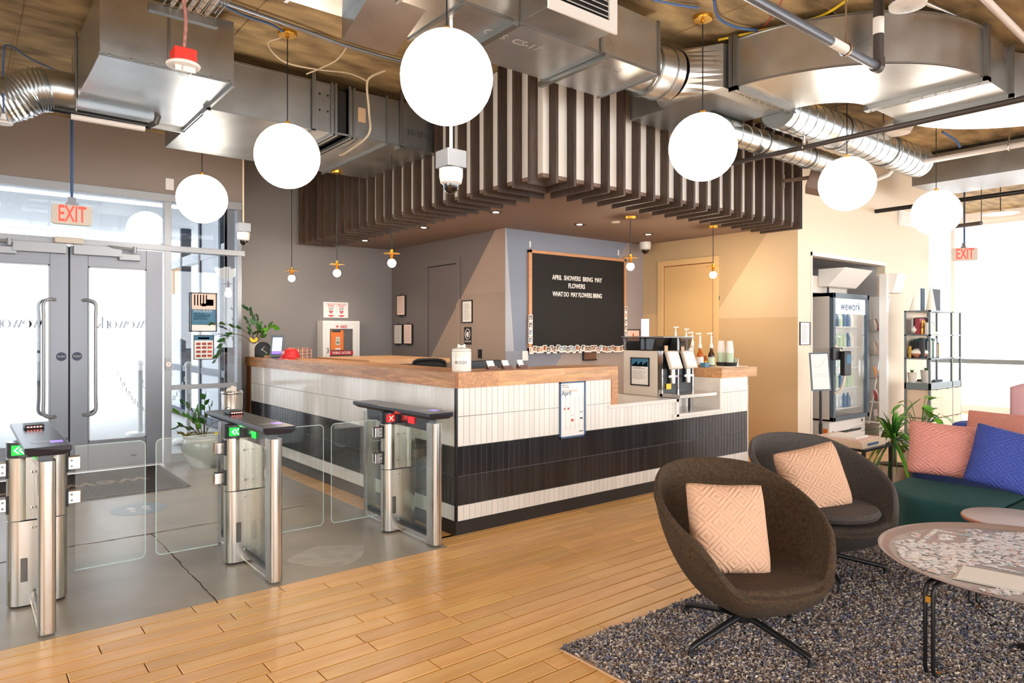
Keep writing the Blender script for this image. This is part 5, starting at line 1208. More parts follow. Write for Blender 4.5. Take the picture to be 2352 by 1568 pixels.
# card holders
for i, (x, n_c, lab) in enumerate(((1129, 3, 'walnut card holder nearest the treat jar'), (1164, 2, 'middle walnut card holder on the desk'), (1199, 1, 'walnut card holder farthest from the treat jar'))):
    p = py(x, 800, .17); q = Vector((p.x, .17, ZW1)); ch = thing('card_holder', lab, 'card holder', tuple(q), 'card holders on the desk')
    MB().box(q.x - .038, q.x + .038, q.y - .025, q.y - .019, q.z, q.z + .028).box(q.x - .038, q.x + .038, q.y + .019, q.y + .025, q.z, q.z + .034).box(q.x - .038, q.x + .038, q.y - .02, q.y + .02, q.z, q.z + .008).build('holder', 'walnut_box', ch)
    for k_ in range(n_c):
        cN = bpy.data.objects.new('business_cards', None); m = MB(); c0 = Vector((q.x - .004 + k_ * .012, q.y - .005 + .008 * k_, q.z + .012))
        m.prism([(-.026, 0), (.026, 0), (.026, .055), (-.026, .055)], 0, .003, xf=lambda u, v, w_: (c0.x + u - v * .25, c0.y + v * .25 + w_, c0.z + v)); m.build('cards', 'paper', ch)
        bpy.data.objects.remove(cN)
# chairs / monitors behind the desk
q = at(986, 848, 6.4); oc = thing('office_chair', 'dark mesh office chair back behind the desk', 'chair', (q.x, q.y, 0))
def back(u, v):
    a_ = (u - .5) * 1.5; return q + fr * (.15 * math.sin(a_) / math.sin(.75)) + FW * (.06 * (1 - math.cos(a_))) + Vector((0, 0, -.25 + .34 * v - .03 * (2 * u - 1) ** 4 * v))
m = MB().grid(back, 14, 8); o = m.build('backrest', 'black_matte', oc, smooth=True); s_ = o.modifiers.new('thick', 'SOLIDIFY'); s_.thickness = .025
MB().tube([back(i / 16, 1) for i in range(17)], .016, 8).tube([back(0, i / 6) for i in range(7)], .014, 8).tube([back(1, i / 6) for i in range(7)], .014, 8).build('back_rim', 'black', oc, smooth=True)
MB().box(q.x - .22, q.x + .22, q.y - .22, q.y + .22, .46, .54).build('seat', 'black_matte', oc, bevel=.02); MB().cyl((q.x, q.y, .05), (q.x, q.y, .46), .03, 12).cyl((q.x, q.y, .5), (q.x, q.y, .75), .03, 8).build('post', 'black', oc)
for k_ in range(5): a_ = k_ * 1.257; MB().tube([(q.x, q.y, .1), (q.x + .27 * math.cos(a_), q.y + .27 * math.sin(a_), .05)], .018, 8).sphere((q.x + .27 * math.cos(a_), q.y + .27 * math.sin(a_), .028), .028, 10).build('leg', 'black', oc, smooth=True)
q = at(1105, 838, 5.7); mo = thing('monitor', 'dark monitor top showing behind the treat jar', 'monitor', (q.x, q.y, .75))
MB().box(q.x - .28, q.x + .2, q.y - .02, q.y + .02, .84, q.z + .04).build('screen_case', 'black', mo, bevel=.01); MB().cyl((q.x, q.y + .03, .75), (q.x, q.y + .03, .9), .03, 10).build('stand', 'black', mo)
tag(MB().box(.37, 1.9, .45, 1.05, .72, .75).box(.38, .42, .5, 1.0, 0, .72).box(1.84, 1.88, .5, 1.0, 0, .72).build('work_desk', 'butcher_block'), 'low staff work desk hidden inside the reception area', 'desk')

# ------------------------------------------------------------------ coffee corner
mx0, mx1, my0, my1, mz0, mz1 = 2.39, 2.86, .16, .62, .80, 1.225
cm = thing('coffee_machine', 'big self-serve coffee machine with twin angled screens', 'coffee machine', ((mx0 + mx1) / 2, .4, mz0))
MB().box(mx0, mx1, my0 + .03, my1, mz0 + .0, mz1).build('cabinet', 'beige_plastic', cm, bevel=.004)
MB().box(mx0 + .012, mx1 - .012, my0, my0 + .04, mz0 + .02, mz1 - .02).build('front_panel', 'black', cm, bevel=.004)
MB().box(mx0 - .0, mx0 + .012, my0 - .01, my0 + .04, mz0, mz1).box(mx1 - .012, mx1, my0 - .01, my0 + .04, mz0, mz1).box((mx0 + mx1) / 2 - .008, (mx0 + mx1) / 2 + .008, my0 - .014, my0 + .02, mz0 + .02, mz1 - .1).build('chrome_strip', 'chrome', cm)
for k_, xc_ in enumerate((mx0 + .125, mx1 - .115)):
    c = Vector((xc_, my0 - .05, mz1 - .085)); tl = .35
    def R3(u, v, w_, c=c): return (c.x + u, c.y - math.cos(tl) * w_ - math.sin(tl) * -v * -1 * -1, c.z + math.cos(tl) * v + math.sin(tl) * w_)
    MB().prism([(-.085, -.085), (.085, -.085), (.085, .085), (-.085, .085)], -.02, .012, xf=R3).build('screen_housing', 'beige_plastic', cm, bevel=.006); MB().prism([(-.06, -.062), (.06, -.062), (.06, .068), (-.06, .068)], .012, .0135, xf=R3).build('screen', 'display_white', cm)
    MB().cyl((xc_, my0 - .03, mz1 - .30), (xc_, my0 - .03, mz1 - .16), .026, 20).build('dispenser_head', 'chrome', cm, smooth=True); MB().box(xc_ - .07, xc_ + .07, my0 - .05, my0 + .0, mz1 - .245, mz1 - .225).build('spout_bar', 'chrome', cm)
MB().box(mx0 + .06, mx0 + .13, my0 - .012, my0 + .01, mz0 + .07, mz0 + .12).build('port', 'brass', cm)
MB().box(mx0 - .0, mx1 + .08, my0 - .22, my0 + .02, mz0 + .0, mz0 + .035).build('drip_tray', 'brushed_steel', cm, bevel=.004)
MB().cyl((2.72, .08, .66), (2.72, .08, .80), .022, 16).build('drain_pipe', 'steel_dark', cm, smooth=True)
# bean hoppers on top
hop = MB(); 
MB().prism([(my0 + .1, mz1), (my1, mz1), (my1 + .02, mz1 + .125), (my0 + .06, mz1 + .125)], mx0 + .0, mx0 + .24, xf=lambda u, v, w_: (w_, u, v)).build('bean_hopper', 'smoke_glass', cm, bevel=.01)
MB().prism([(my0 + .02, mz1), (my1, mz1), (my1 + .02, mz1 + .125), (my0 - .02, mz1 + .125)], mx0 + .27, mx1 - .02, xf=lambda u, v, w_: (w_, u, v)).build('bean_hopper', 'smoke_glass', cm, bevel=.01)
MB().box(mx0 + .02, mx0 + .22, my0 + .12, my1 - .02, mz1, mz1 + .09).box(mx0 + .29, mx1 - .04, my0 + .05, my1 - .02, mz1, mz1 + .09).build('beans', 'beans', cm, kind='stuff')
MB().box(mx0 - .005, mx1 - .01, my0 - .03, my1 + .03, mz1 + .122, mz1 + .135).box(mx0 + .24, mx0 + .27, my0 - .0, my1, mz1, mz1 + .125).build('hopper_lid', 'steel_dark', cm, bevel=.003)
def d_m(rect, tx, W_, H_): rect([(.0, 1, .70, 1)], 'poster_teal'); rect([(.05 + .1 * i, .14 + .1 * i, .70, .78 + .05 * ((i * 7) % 3)) for i in range(9)], 'poster_red'); textlines(rect, .08, .85, .6, .68, 2, 'ink'); textlines(rect, .05, .9, .2, .56, 9)
a, b = px(1449, 820, mx0), px(1492, 887, mx0)
frame_on('x', mx0, a, b, 'machine_notice', 'framed notice with red buildings on teal, on the machine side', 'notice', 'paper', 'black', .008, .012, draw=d_m)
# tall acrylic card on the hopper
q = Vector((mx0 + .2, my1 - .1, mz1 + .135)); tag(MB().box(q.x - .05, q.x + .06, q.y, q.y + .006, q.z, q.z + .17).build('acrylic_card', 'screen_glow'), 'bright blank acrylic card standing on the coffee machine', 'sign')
# cup towers and syrup bottles
ZC = 1.05
def bottle(x, X_, label, m_, r=.034, h=.2, pump=True, neck=.014, lab=None, z=ZC, ph=.13, pm='white_plastic', spout=-1):
    D_ = None; p = px(x, 800, X_); q = Vector((X_, p.y, z)); t = thing('syrup_bottle' if pump else 'bottle', label, 'bottle', tuple(q))
    MB().lathe([(.001, 0), (r, 0), (r, h * .6), (r * .9, h * .68), (neck, h * .86), (neck, h), (.001, h)], q, 24).build('glass_body', m_, t, smooth=True)
    if lab: MB().lathe([(r + .001, h * .1), (r + .001, h * .52)], q, 24).build('label', lab, t, smooth=True)
    if pump:
        MB().lathe([(neck + .004, h), (neck + .004, h + .03), (.010, h + .05), (.010, h + ph * .8), (.001, h + ph * .8)], q, 16).build('pump_collar', pm, t, smooth=True)
        tp = q + Vector((0, 0, h + ph)); MB().tube([q + Vector((0, 0, h + .05)), tp], .005, 8).tube([tp - fr * .012 * -1, tp + fr * spout * .045 - Vector((0, 0, .006))], .007, 8).build('pump_head', pm, t, smooth=True)
    return t
bx = px(1556, 800, 2.95)
for i, (x, X_, lab) in enumerate(((1552, 2.92, 'white square syrup dispenser box beside the bean hopper'), (1576, 3.02, 'second white syrup dispenser box, nearer the tan door'))):
    q = px(x, 800, X_); q = Vector((X_, q.y, .66)); t = thing('syrup_box', lab, 'dispenser', tuple(q), 'syrup dispenser boxes'); MB().box(q.x - .055, q.x + .055, q.y - .04, q.y + .04, .66, 1.26 - .02 * i).build('box_body', 'white_plastic', t, bevel=.004)
    h0 = 1.26 - .02 * i; MB().lathe([(.012, 0), (.018, .03), (.016, .08), (.010, .1), (.009, .15), (.001, .15)], (q.x, q.y, h0), 16).build('pump_collar', 'white_plastic', t, smooth=True); tp = Vector((q.x, q.y, h0 + .19)); MB().tube([(q.x, q.y, h0 + .1), tp], .005, 8).tube([tp - fr * .02, tp + fr * .03], .007, 8).build('pump_head', 'white_plastic', t, smooth=True)
bottle(1590, 3.18, 'clear syrup bottle with white pump behind the second screen', 'bottle_glass', h=.22, lab=None)
bottle(1608, 3.22, 'amber syrup bottle with white pump and white label', 'amber', h=.19, lab='paper', ph=.15)
bottle(1634, 3.3, 'green labelled syrup bottle with white pump next to the cups', 'syrup_dark', h=.19, lab='cup_green', ph=.15)
bottle(1620, 3.34, 'short amber syrup bottle between the two pumped bottles', 'amber', r=.026, h=.11, pump=False, lab='brass')
bottle(1590, 3.3, 'pale milk syrup bottle with pump behind the machine screens', 'bottle_glass', r=.03, h=.17, ph=.12, lab='paper')
q = px(1618, 800, 3.16); t = tag(MB().box(3.13, 3.20, q.y - .03, q.y + .03, ZC, ZC + .045).build('napkin_box', 'poster_blue', bevel=.003), 'small pale blue box at the foot of the amber bottle', 'box')
for i, (x, lab) in enumerate(((1656, 'paper cup tower nearer the syrup bottles'), (1676, 'paper cup tower nearer the shaker'))):
    q = px(x, 800, 3.46); q = Vector((3.46, q.y, ZC + .03)); t = thing('cup_stack', lab, 'cups', tuple(q), 'paper cup towers')
    for k_ in range(12): MB().lathe([(.040, 0), (.028, .095), (.001, .095)], (q.x, q.y, q.z + .0125 * k_), 20).build('cup', 'cup_green' if k_ < 9 else 'paper', t, smooth=True)
tag(MB().lathe([(.001, 0), (.06, 0), (.065, .045), (.058, .045), (.054, .01), (.001, .01)], px(1660, 800, 3.46) * 1 + Vector((-.0, 0, ZC - px(1660, 800, 3.46).z)), 24).build('cup_tray', 'black_matte', smooth=True), 'black ring tray under the cup tower nearer the bottles', 'tray')
tag(MB().lathe([(.001, 0), (.06, 0), (.065, .045), (.058, .045), (.054, .01), (.001, .01)], px(1679, 800, 3.47) * 1 + Vector((0, 0, ZC - px(1679, 800, 3.47).z)), 24).build('cup_tray', 'black_matte', smooth=True), 'black ring tray under the cup tower nearer the shaker', 'tray')
q = px(1691, 800, 3.5); tag(MB().lathe([(.001, 0), (.022, 0), (.022, .08), (.018, .085), (.001, .09)], (3.5, q.y, ZC), 18).build('sugar_shaker', 'chrome', smooth=True), 'small metal topped shaker at the end of the coffee ledge', 'shaker')
tag(MB().box(3.2, 3.62, .04, .3, ZC, ZC + .008).build('serving_board', 'pale_oak', bevel=.002), 'pale thin board under the cups and bottles', 'board')
for x, lab in ((1530, 'small kraft paper note stuck on top of the first screen'), (1568, 'small kraft paper note stuck on top of the second screen')):
    q = py(x, 805, my0 + .01); tag(MB().box(q.x - .025, q.x + .025, q.y - .002, q.y, mz1 - .01, mz1 + .05).build('paper_note', 'kraft'), lab, 'note')
tag(MB().box(XT - .008, XT, px(1653, 690, XT).y, px(1649, 690, XT).y, px(1650, 688, XT).z, px(1650, 680, XT).z).build('door_button', 'steel_dark'), 'tiny steel button beside the tan door', 'button')
frame_on('y', YC, py(1836, 739, YC), py(1859, 792, YC), 'notice_frame', 'thin black framed notice on the cream wall beside the alcove', 'notice', 'paper', draw=d_plain(8), bw=.008)

# ------------------------------------------------------------------ speed gates
ZL = .872
def arrow_pts(kind):
    if kind == 'go': return [[(-.018 + d, 0), (.0 + d, .018), (.007 + d, .018), (-.010 + d, 0), (.007 + d, -.018), (.0 + d, -.018)] for d in (0, .020)]
    return [[(-.018, -.015), (-.014, -.019), (.018, .015), (.014, .019)], [(-.018, .015), (-.014, .019), (.018, -.015), (.014, -.019)]]
def turnstile(X, label, go, left=True, right=True, reader=True):
    t = thing('speed_gate', label, 'turnstile', (X, .3, 0), 'speed gates')
    def OB(cx, cy, hx, r, z0, z1): return MB().prism(obround(cx, cy, hx, r), z0, z1)
    m = MB(); m.prism([(x, y) for y, x in []] or [(X - .034, -.11), (X - .034, -.04), (X + .034, -.04), (X + .034, -.11), (X + .030, -.125), (X + .015, -.134), (X - .015, -.134), (X - .03, -.125)], 0.01, .80); m.build('front_post', 'brushed_steel', t, smooth=True, angle=50)
    MB().prism([(X - .034, .86), (X - .034, .80), (X + .034, .80), (X + .034, .86), (X + .02, .88), (X - .02, .88)], .01, .80).build('rear_post', 'brushed_steel', t, smooth=True, angle=50)
    yc = .40
    OB(X, yc, .075, .055, .01, .435).build('column_lower', 'brushed_steel', t, smooth=True, angle=50)
    m = OB(X - .078, yc, .0, .053, .44, .755); m.prism(obround(X + .078, yc, 0, .053), .44, .755); m.box(X - .078, X + .078, yc - .045, yc + .045, .44, .755); m.build('column_upper', 'brushed_steel', t, smooth=True, angle=50)
    MB().prism(obround(X, yc, .075, .057), .758, .835).build('display_cap', 'black_cap', t, smooth=True, angle=50)
    MB().prism(obround(X, yc, .07, .05), 0, .012).build('column_foot', 'rubber', t)
    m = MB()
    for sx_ in (-1, 1):
        for zz in (.68, .5, .40, .08): m.sphere((X + sx_ * .012 - .012 * 0 + sx_ * .012, yc - .056, zz), .006, 8)
    m.build('rivets', 'chrome', t)
    MB().box(X - .075, X - .045, yc - .0575, yc - .053, .13, .25).build('access_cover', 'steel_dark', t, bevel=.002)
    lt, ar = ('green_light', 'green_arrow') if go else ('red_light', 'red_cross')
    yF = yc - .0575
    MB().box(X - .112, X - .058, yF - .0008, yF + .03, .772, .822).build('status_light', lt, t)
    m = MB()
    for pg in arrow_pts('go' if go else 'no'): m.prism(pg, yF - .003, yF - .0012, xf=lambda u, v, w_: (X - .085 + u, w_, .797 + v))
    m.build('status_symbol', ar, t)
    MB().box(X - .033, X - .0315, .12, .2, .775, .82).build('side_glow', lt, t)
    # lid with bevelled underside
    y0, y1, hw = -.17, .93, .090
    m = MB(); P = [(-hw, ZL), (hw, ZL), (hw, ZL - .022), (hw - .02, ZL - .042), (-hw + .02, ZL - .042), (-hw, ZL - .022)]
    n = 6; vs = [(X + u, y0 + (0 if v > ZL - .03 else .02), v) for u, v in P] + [(X + u, y1 - (0 if v > ZL - .03 else .05), v) for u, v in P]
    m.add(vs, [tuple(range(n))[::-1], tuple(range(n, 2 * n))] + [(i, (i + 1) % n, n + (i + 1) % n, n + i) for i in range(n)]); m.build('lid', 'lid_grey', t, bevel=.002)
    MB().box(X - .028, X + .028, -.06, .82, .745, .832).build('lid_beam', 'black_cap', t, bevel=.002)
    m = MB().prism(obround(X - .0, .02, .025, .03), ZL, ZL + .001); m.build('reader_pad', 'steel_dark', t)
    MB().box(X + .02, X + .07, -.03, .03, ZL, ZL + .0015).build('reader_window', 'screen_violet' if not go or X < -1.5 else 'screen_violet', t)
    if reader:
        rd = MB().box(X - .045, X + .045, .58, .70, ZL, ZL + .022).build('reader_box', 'black', t, bevel=.005); m = MB()
        for i in range(5): m.box(X - .032 + i * .014, X - .024 + i * .014, .578, .582, ZL + .008, ZL + .014)
        m.build('reader_leds', 'red_cross', rd)
    # base rail, glass wings
    for (a_, b_) in ((-.04, yc - .055), (yc + .055, .80)):
        MB().box(X - .030, X + .030, a_, b_, .0, .055).box(X - .034, X - .03, a_, b_, .0, .02).box(X + .03, X + .034, a_, b_, 0, .02).build('base_rail', 'brushed_steel', t)
        MB().box(X - .018, X + .018, a_, b_, .055, .085).build('rail_channel', 'black', t)
        MB().box(X - .016, X - .010, a_, b_, .085, .745).build('glass_wing', 'side_glass', t); MB().box(X + .010, X + .016, a_, b_, .085, .745).build('glass_wing', 'side_glass', t)
        MB().box(X - .0165, X - .0095, a_, a_ + .004, .085, .745).box(X + .0095, X + .0165, a_, a_ + .004, .085, .745).build('glass_edge', 'green_edge', t)
    for sx_, on_ in ((-1, left), (1, right)):
        if not on_: continue
        xe = X + sx_ * .135; x2 = X + sx_ * .50; pz0, pz1 = .125, .785; g0, g1 = sorted((xe + sx_ * .03, x2)); cr = .03
        sg_ = sx_
        ol = [(xe + sx_ * .03, pz0)] + ([(x2 - sx_ * cr, pz0)] + [(x2 - sx_ * cr + sx_ * cr * math.sin(a_), pz0 + cr - cr * math.cos(a_)) for a_ in [PI / 2 * k / 5 for k in range(1, 6)]] + [(x2 - sx_ * cr + sx_ * cr * math.cos(a_), pz1 - cr + cr * math.sin(a_)) for a_ in [PI / 2 * k / 5 for k in range(0, 6)]]) + [(xe + sx_ * .03, pz1)]
        gp = MB().prism(ol, yc - .005, yc + .005, xf=lambda u, v, w_: (u, w_, v)).build('gate_panel', 'gate_glass', t)
        MB().tube([(u, yc, v) for u, v in ol[:]], .0028, 6).build('panel_edge', 'edge_glass', gp)
        for zz in (.70, .52):
            h = MB().box(min(xe - sx_ * .012, xe + sx_ * .055), max(xe - sx_ * .012, xe + sx_ * .055), yc - .022, yc - .012, zz - .035, zz + .035).box(min(xe - sx_ * .012, xe + sx_ * .055), max(xe - sx_ * .012, xe + sx_ * .055), yc + .012, yc + .022, zz - .035, zz + .035)
            h = h.build('hinge', 'chrome', t, bevel=.004); MB().box(min(xe - sx_ * .02, xe - sx_ * .002), max(xe - sx_ * .02, xe - sx_ * .002), yc - .028, yc + .028, zz - .045, zz + .045).build('hinge_block', 'rubber', h)
            MB().cyl((xe + sx_ * .012, yc - .026, zz + .015), (xe + sx_ * .012, yc - .022, zz + .015), .006, 10).cyl((xe + sx_ * .012, yc - .026, zz - .015), (xe + sx_ * .012, yc - .022, zz - .015), .006, 10).build('hinge_screws', 'steel_dark', h)
    return t
turnstile(-2.335, 'speed gate nearest the camera with green arrow, at the outer end', True)
turnstile(-1.28, 'middle speed gate with green arrow and red reader light', True)
turnstile(-.225, 'speed gate with red cross beside the tiled desk', False, right=False, reader=False)

# entrance dressing ------------------------------------------------------
a, b, c, d = pz(0, 1140), pz(350, 1077), pz(425, 1115), pz(142, 1155)
mt = thing('door_mat', 'dark ribbed entrance mat with pale lettering before the doors', 'mat', (-1.8, 3.4, 0))
MB().box(-2.9, -1.06, 2.80, 3.98, 0, .010).build('mat_body', 'mat_dark', mt); MB().box(-2.94, -1.02, 2.76, 2.80, 0, .012).box(-1.06, -1.02, 2.76, 4.02, 0, .012).box(-2.94, -1.02, 3.98, 4.02, 0, .012).build('mat_border', 'rubber', mt)
for k_ in range(44): pass
m = MB()
for k_ in range(60): xx = -2.9 + k_ * .0305; m.box(xx, xx + .014, 2.81, 3.97, .010, .0125)
m.build('mat_ribs', 'mat_dark', mt, kind='stuff')
tt_ = text('wework', .36, (-1.85, 3.36, .0135), (-1, 0, 0), (0, -1, 0), 'mat_light', mt, bold=.004)
bpy.data.objects[tt_.name].name = 'lettering'
q = pz(320, 1168); fd_ = thing('floor_decal', 'worn pale blue round floor decal with footprints before the gates', 'decal', tuple(q))
MB().prism([(q.x + .2 * math.cos(t), q.y + .2 * math.sin(t)) for t in [2 * PI * i / 40 for i in range(40)]], -.001, .0006).build('disc', 'decal_blue', fd_)
m = MB()
for dx in (-.055, .055):
    m.prism([(q.x + dx + .03 * math.cos(t), q.y + .03 + .055 * math.sin(t)) for t in [2 * PI * i / 18 for i in range(18)]], .0006, .0012); m.prism([(q.x + dx + .024 * math.cos(t), q.y - .065 + .025 * math.sin(t)) for t in [2 * PI * i / 18 for i in range(18)]], .0006, .0012)
m.build('footprints', 'decal_white', fd_)
q = pz(757, 1275); m = MB().prism([(q.x + .24 * math.cos(t) * (1 + .12 * math.sin(3 * t)), q.y + .20 * math.sin(t) * (1 + .1 * math.cos(4 * t))) for t in [2 * PI * i / 30 for i in range(30)]], -.001, .0003); m.build('worn_patch', mat('worn_patch', (186, 180, 170), .35, noise=.25, nscale=9, col2=(160, 152, 141)), fl)

# plant in a celadon pot
q = pz(458, 1062); q = Vector((-.66, 3.72, 0)); pl = thing('floor_plant', 'leafy plant in a big pale celadon pot beside the side window', 'plant', tuple(q))
MB().lathe([(.001, 0), (.115, 0), (.13, .02), (.19, .12), (.212, .2), (.208, .27), (.19, .305), (.2, .315), (.203, .33), (.185, .335), (.172, .31), (.17, .29), (.001, .285)], q, 40).build('pot', 'celadon', pl, smooth=True)
MB().lathe([(.001, .29), (.172, .29)], q, 24).build('soil', 'soil', pl)
b0 = q + Vector((0, 0, .28)); Yq = q.y
for i, (pts, n_, l_, w_, lm) in enumerate((([(452, 985), (448, 955), (430, 930), (420, 922)], 6, .11, .06, 'leaf'), ([(470, 985), (470, 950), (470, 920), (472, 903)], 6, .12, .06, 'leaf'), ([(455, 985), (440, 965), (412, 950), (400, 946)], 5, .12, .05, 'leaf_light'), ([(450, 990), (435, 985), (415, 978), (402, 985)], 6, .1, .05, 'leaf'), ([(462, 985), (455, 950), (452, 930)], 5, .1, .05, 'leaf_light'), ([(475, 990), (485, 975), (497, 968)], 4, .08, .04, 'leaf'), ([(446, 992), (430, 1000), (405, 990)], 5, .1, .05, 'leaf_yellow'), ([(468, 985), (478, 950), (486, 925)], 6, .11, .055, 'leaf'))):
    zz_stem(pl, [b0 + Vector((.03 * math.cos(i), .03 * math.sin(i), 0))] + [py(x, y, Yq + .04 * math.sin(i * 2)) for x, y in pts], n_, l_, w_, lm, .35, .006, seed=20 + i)
MB().box(q.x + .08, q.x + .13, q.y - .13, q.y - .10, .30, .36).build('care_tag', 'butterfly_yellow', pl)
# steel bin by the desk end
q = Vector((-.13, 3.62, 0)); q = pz(541, 1075); q = Vector((-.22, 3.70, 0)); wb2 = thing('steel_bin', 'round brushed steel bin with crumpled tissue at the desk end', 'bin', tuple(q))
q = at(533, 890, 7.15); q = Vector((q.x, q.y, 0))
MB().lathe([(.001, 0), (.105, 0), (.105, .78), (.1, .79), (.095, .78), (.095, .7), (.001, .7)], q, 36).build('drum', 'brushed_steel', wb2, smooth=True)
MB().lathe([(.106, .76), (.109, .765), (.109, .78), (.106, .785)], q, 36).build('rim', 'chrome', wb2, smooth=True)
en = -FW; ec = q + en * .107 + Vector((0, 0, .60)); MB().tube([ec + RT * .032 * math.cos(a_) + Vector((0, 0, .032 * math.sin(a_))) - en * .004 * math.cos(a_) ** 2 for a_ in [2 * PI * k / 20 for k in range(20)]], .003, 6, closed=True).build('emblem_ring', 'steel_dark', wb2)
m = MB(); R_.seed(5)
for i in range(7): m.sphere(q + Vector((R_.uniform(-.04, .04), R_.uniform(-.03, .03), .79 + R_.uniform(0, .03))), R_.uniform(.015, .03), 8)
m.build('tissue', 'paper', wb2, smooth=True)
# posters hung in the side window
def d_dog(rect, tx, W_, H_):
    rect([(0, 1, .58, 1)], 'poster_peach', 'picture'); rect([(0, 1, .16, .58)], 'poster_teal', 'band'); rect([(.1 + .12 * i, .15 + .12 * i, .68, .97) for i in range(5)] , 'poster_blue', 'figures'); rect([(.62, .9, .68, .85)], 'ink_blue', 'figures'); rect([(.4, .6, .66, .74)], 'walnut', 'figures'); tx('DOG RULES', .036, .08, .53, 'decal_white', align='LEFT'); textlines(rect, .08, .8, .3, .48, 5, 'decal_white')
frame_on('y', YD, py(437, 671, YD), py(498, 762, YD), 'window_poster', 'framed dog rules poster in the side window, peach over teal', 'poster', 'paper', 'black_metal', .015, .012, draw=d_dog)
def d_ev(rect, tx, W_, H_):
    rect([(0, 1, .8, 1)], 'poster_teal', 'band'); rect([(.1 + .3 * i, .33 + .3 * i, v, v + .1) for i in range(3) for v in (.08, .26, .44, .6)], 'poster_red', 'blocks'); textlines(rect, .1, .9, .06, .75, 14, 'decal_white'); rect([(.2, .8, .85, .93)], 'poster_red', 'title_bar')
frame_on('y', YD, py(444, 769, YD), py(491, 825, YD), 'window_poster', 'smaller framed red and blue events sheet under the dog rules poster', 'poster', 'paper', 'black_metal', .012, .008, draw=d_ev)
# stanchions with white chain outside
def stanchion(x, y, Yv, label, chain_to):
    q = py(x, y, Yv); q = Vector((q.x, Yv, 0)); t = thing('chain_post', label, 'post', tuple(q), 'white chain posts')
    MB().lathe([(.001, 0), (.17, 0), (.18, .02), (.16, .045), (.04, .055), (.032, .08), (.032, .95), (.001, .95)], q, 24).build('post', 'white_plastic', t, smooth=True); MB().sphere(q + Vector((0, 0, .985)), .045, 16).build('finial', 'white_plastic', t, smooth=True)
    m = MB(); e = q + Vector(chain_to)
    for i in range(26):
        s_ = i / 25; p = q.lerp(e, s_) + Vector((0, 0, .88 - .5 * (1 - (2 * s_ - 1) ** 2))); ax = Vector((1, 0, 0)) if i % 2 else Vector((0, 1, 0)); d_ = (e - q).normalized() if i else Vector((0, 0, 1))
        m.tube([p + Vector((0, 0, 1)) * .03 * math.sin(a_) + ax * .014 * math.cos(a_) for a_ in [2 * PI * k / 8 for k in range(8)]], .005, 4, closed=True)
    m.build('chain', 'white_plastic', t)
stanchion(432, 890, 5.6, 'white post with chain just outside the side window', (-.7, .6, 0))
stanchion(322, 890, 6.6, 'white post with chain standing outside beyond the right door leaf', (.5, .4, 0))

# ------------------------------------------------------------------ lounge
# rug: base, pile tufts, fringe
rx0, rx1, ry1, ry0 = -.60, 1.97, -1.71, -4.6
rg = thing('area_rug', 'mottled blue grey shaggy wool rug under the lounge chairs', 'rug', (rx0, ry1, 0))
from mathutils import noise as NZ
def rf(u, v):
    x = rx0 + (rx1 - rx0) * u; y = ry0 + (ry1 - ry0) * v; e = .012 * math.sin(y * 9) + .01 * math.sin(y * 23); e2 = .010 * math.sin(x * 8)
    return (x + (e if u < .01 else 0), y + (e2 if v > .99 else 0), .012 + .004 * NZ.noise(Vector((x * 22, y * 22, 0))))
MB().grid(rf, 130, 130).build('rug_base', 'rug_base', rg, smooth=True)
MB().box(rx0 - .005, rx1, ry0, ry1 + .005, .0, .008).build('backing', 'kraft', rg)
R_.seed(31); tf = {0: MB(), 1: MB(), 2: MB(), 3: MB()}
shades = [(98, 100, 120), (214, 198, 180), (164, 152, 146), (146, 122, 106)]
for i, s_ in enumerate(shades): mat('wool_%s' % ['navy', 'cream', 'grey', 'brown'][i], s_, .95)
vis_n = 0
for i in range(90000):
    x = R_.uniform(rx0, rx1); y = R_.uniform(-3.55, ry1)
    v = Vector((x, y, 0)) - CAM; D_ = v.dot(FW)
    if D_ < 1.2: continue
    sx_ = CXP + FPX * v.dot(RT) / D_
    if sx_ > 2420 or HYP + FPX * EYE / D_ > 1640: continue
    if D_ > 3.2 and R_.random() < .5: continue
    nz = .5 * NZ.noise(Vector((x * 14, y * 22, 3))) + .6 * NZ.noise(Vector((x * 40, y * 60, 7))) + R_.uniform(-.5, .5) + .07
    k_ = 0 if nz < -.2 else (2 if nz < .12 else (1 if nz < .42 else 3))
    a_ = R_.uniform(0, 2 * PI); l = R_.uniform(.012, .026); w_ = R_.uniform(.0025, .005); c_, s_ = math.cos(a_), math.sin(a_); z0 = .010; zt2 = .012 + R_.uniform(.004, .012)
    tf[k_].add([(x - s_ * w_, y + c_ * w_, z0), (x + s_ * w_, y - c_ * w_, z0), (x + c_ * l, y + s_ * l, zt2), (x + c_ * l * .5 - s_ * w_, y + s_ * l * .5 + c_ * w_, zt2 + .003)], [(0, 1, 2, 3)])
for i in range(4): tf[i].build('pile_tufts', 'wool_%s' % ['navy', 'cream', 'grey', 'brown'][i], rg, kind='stuff')

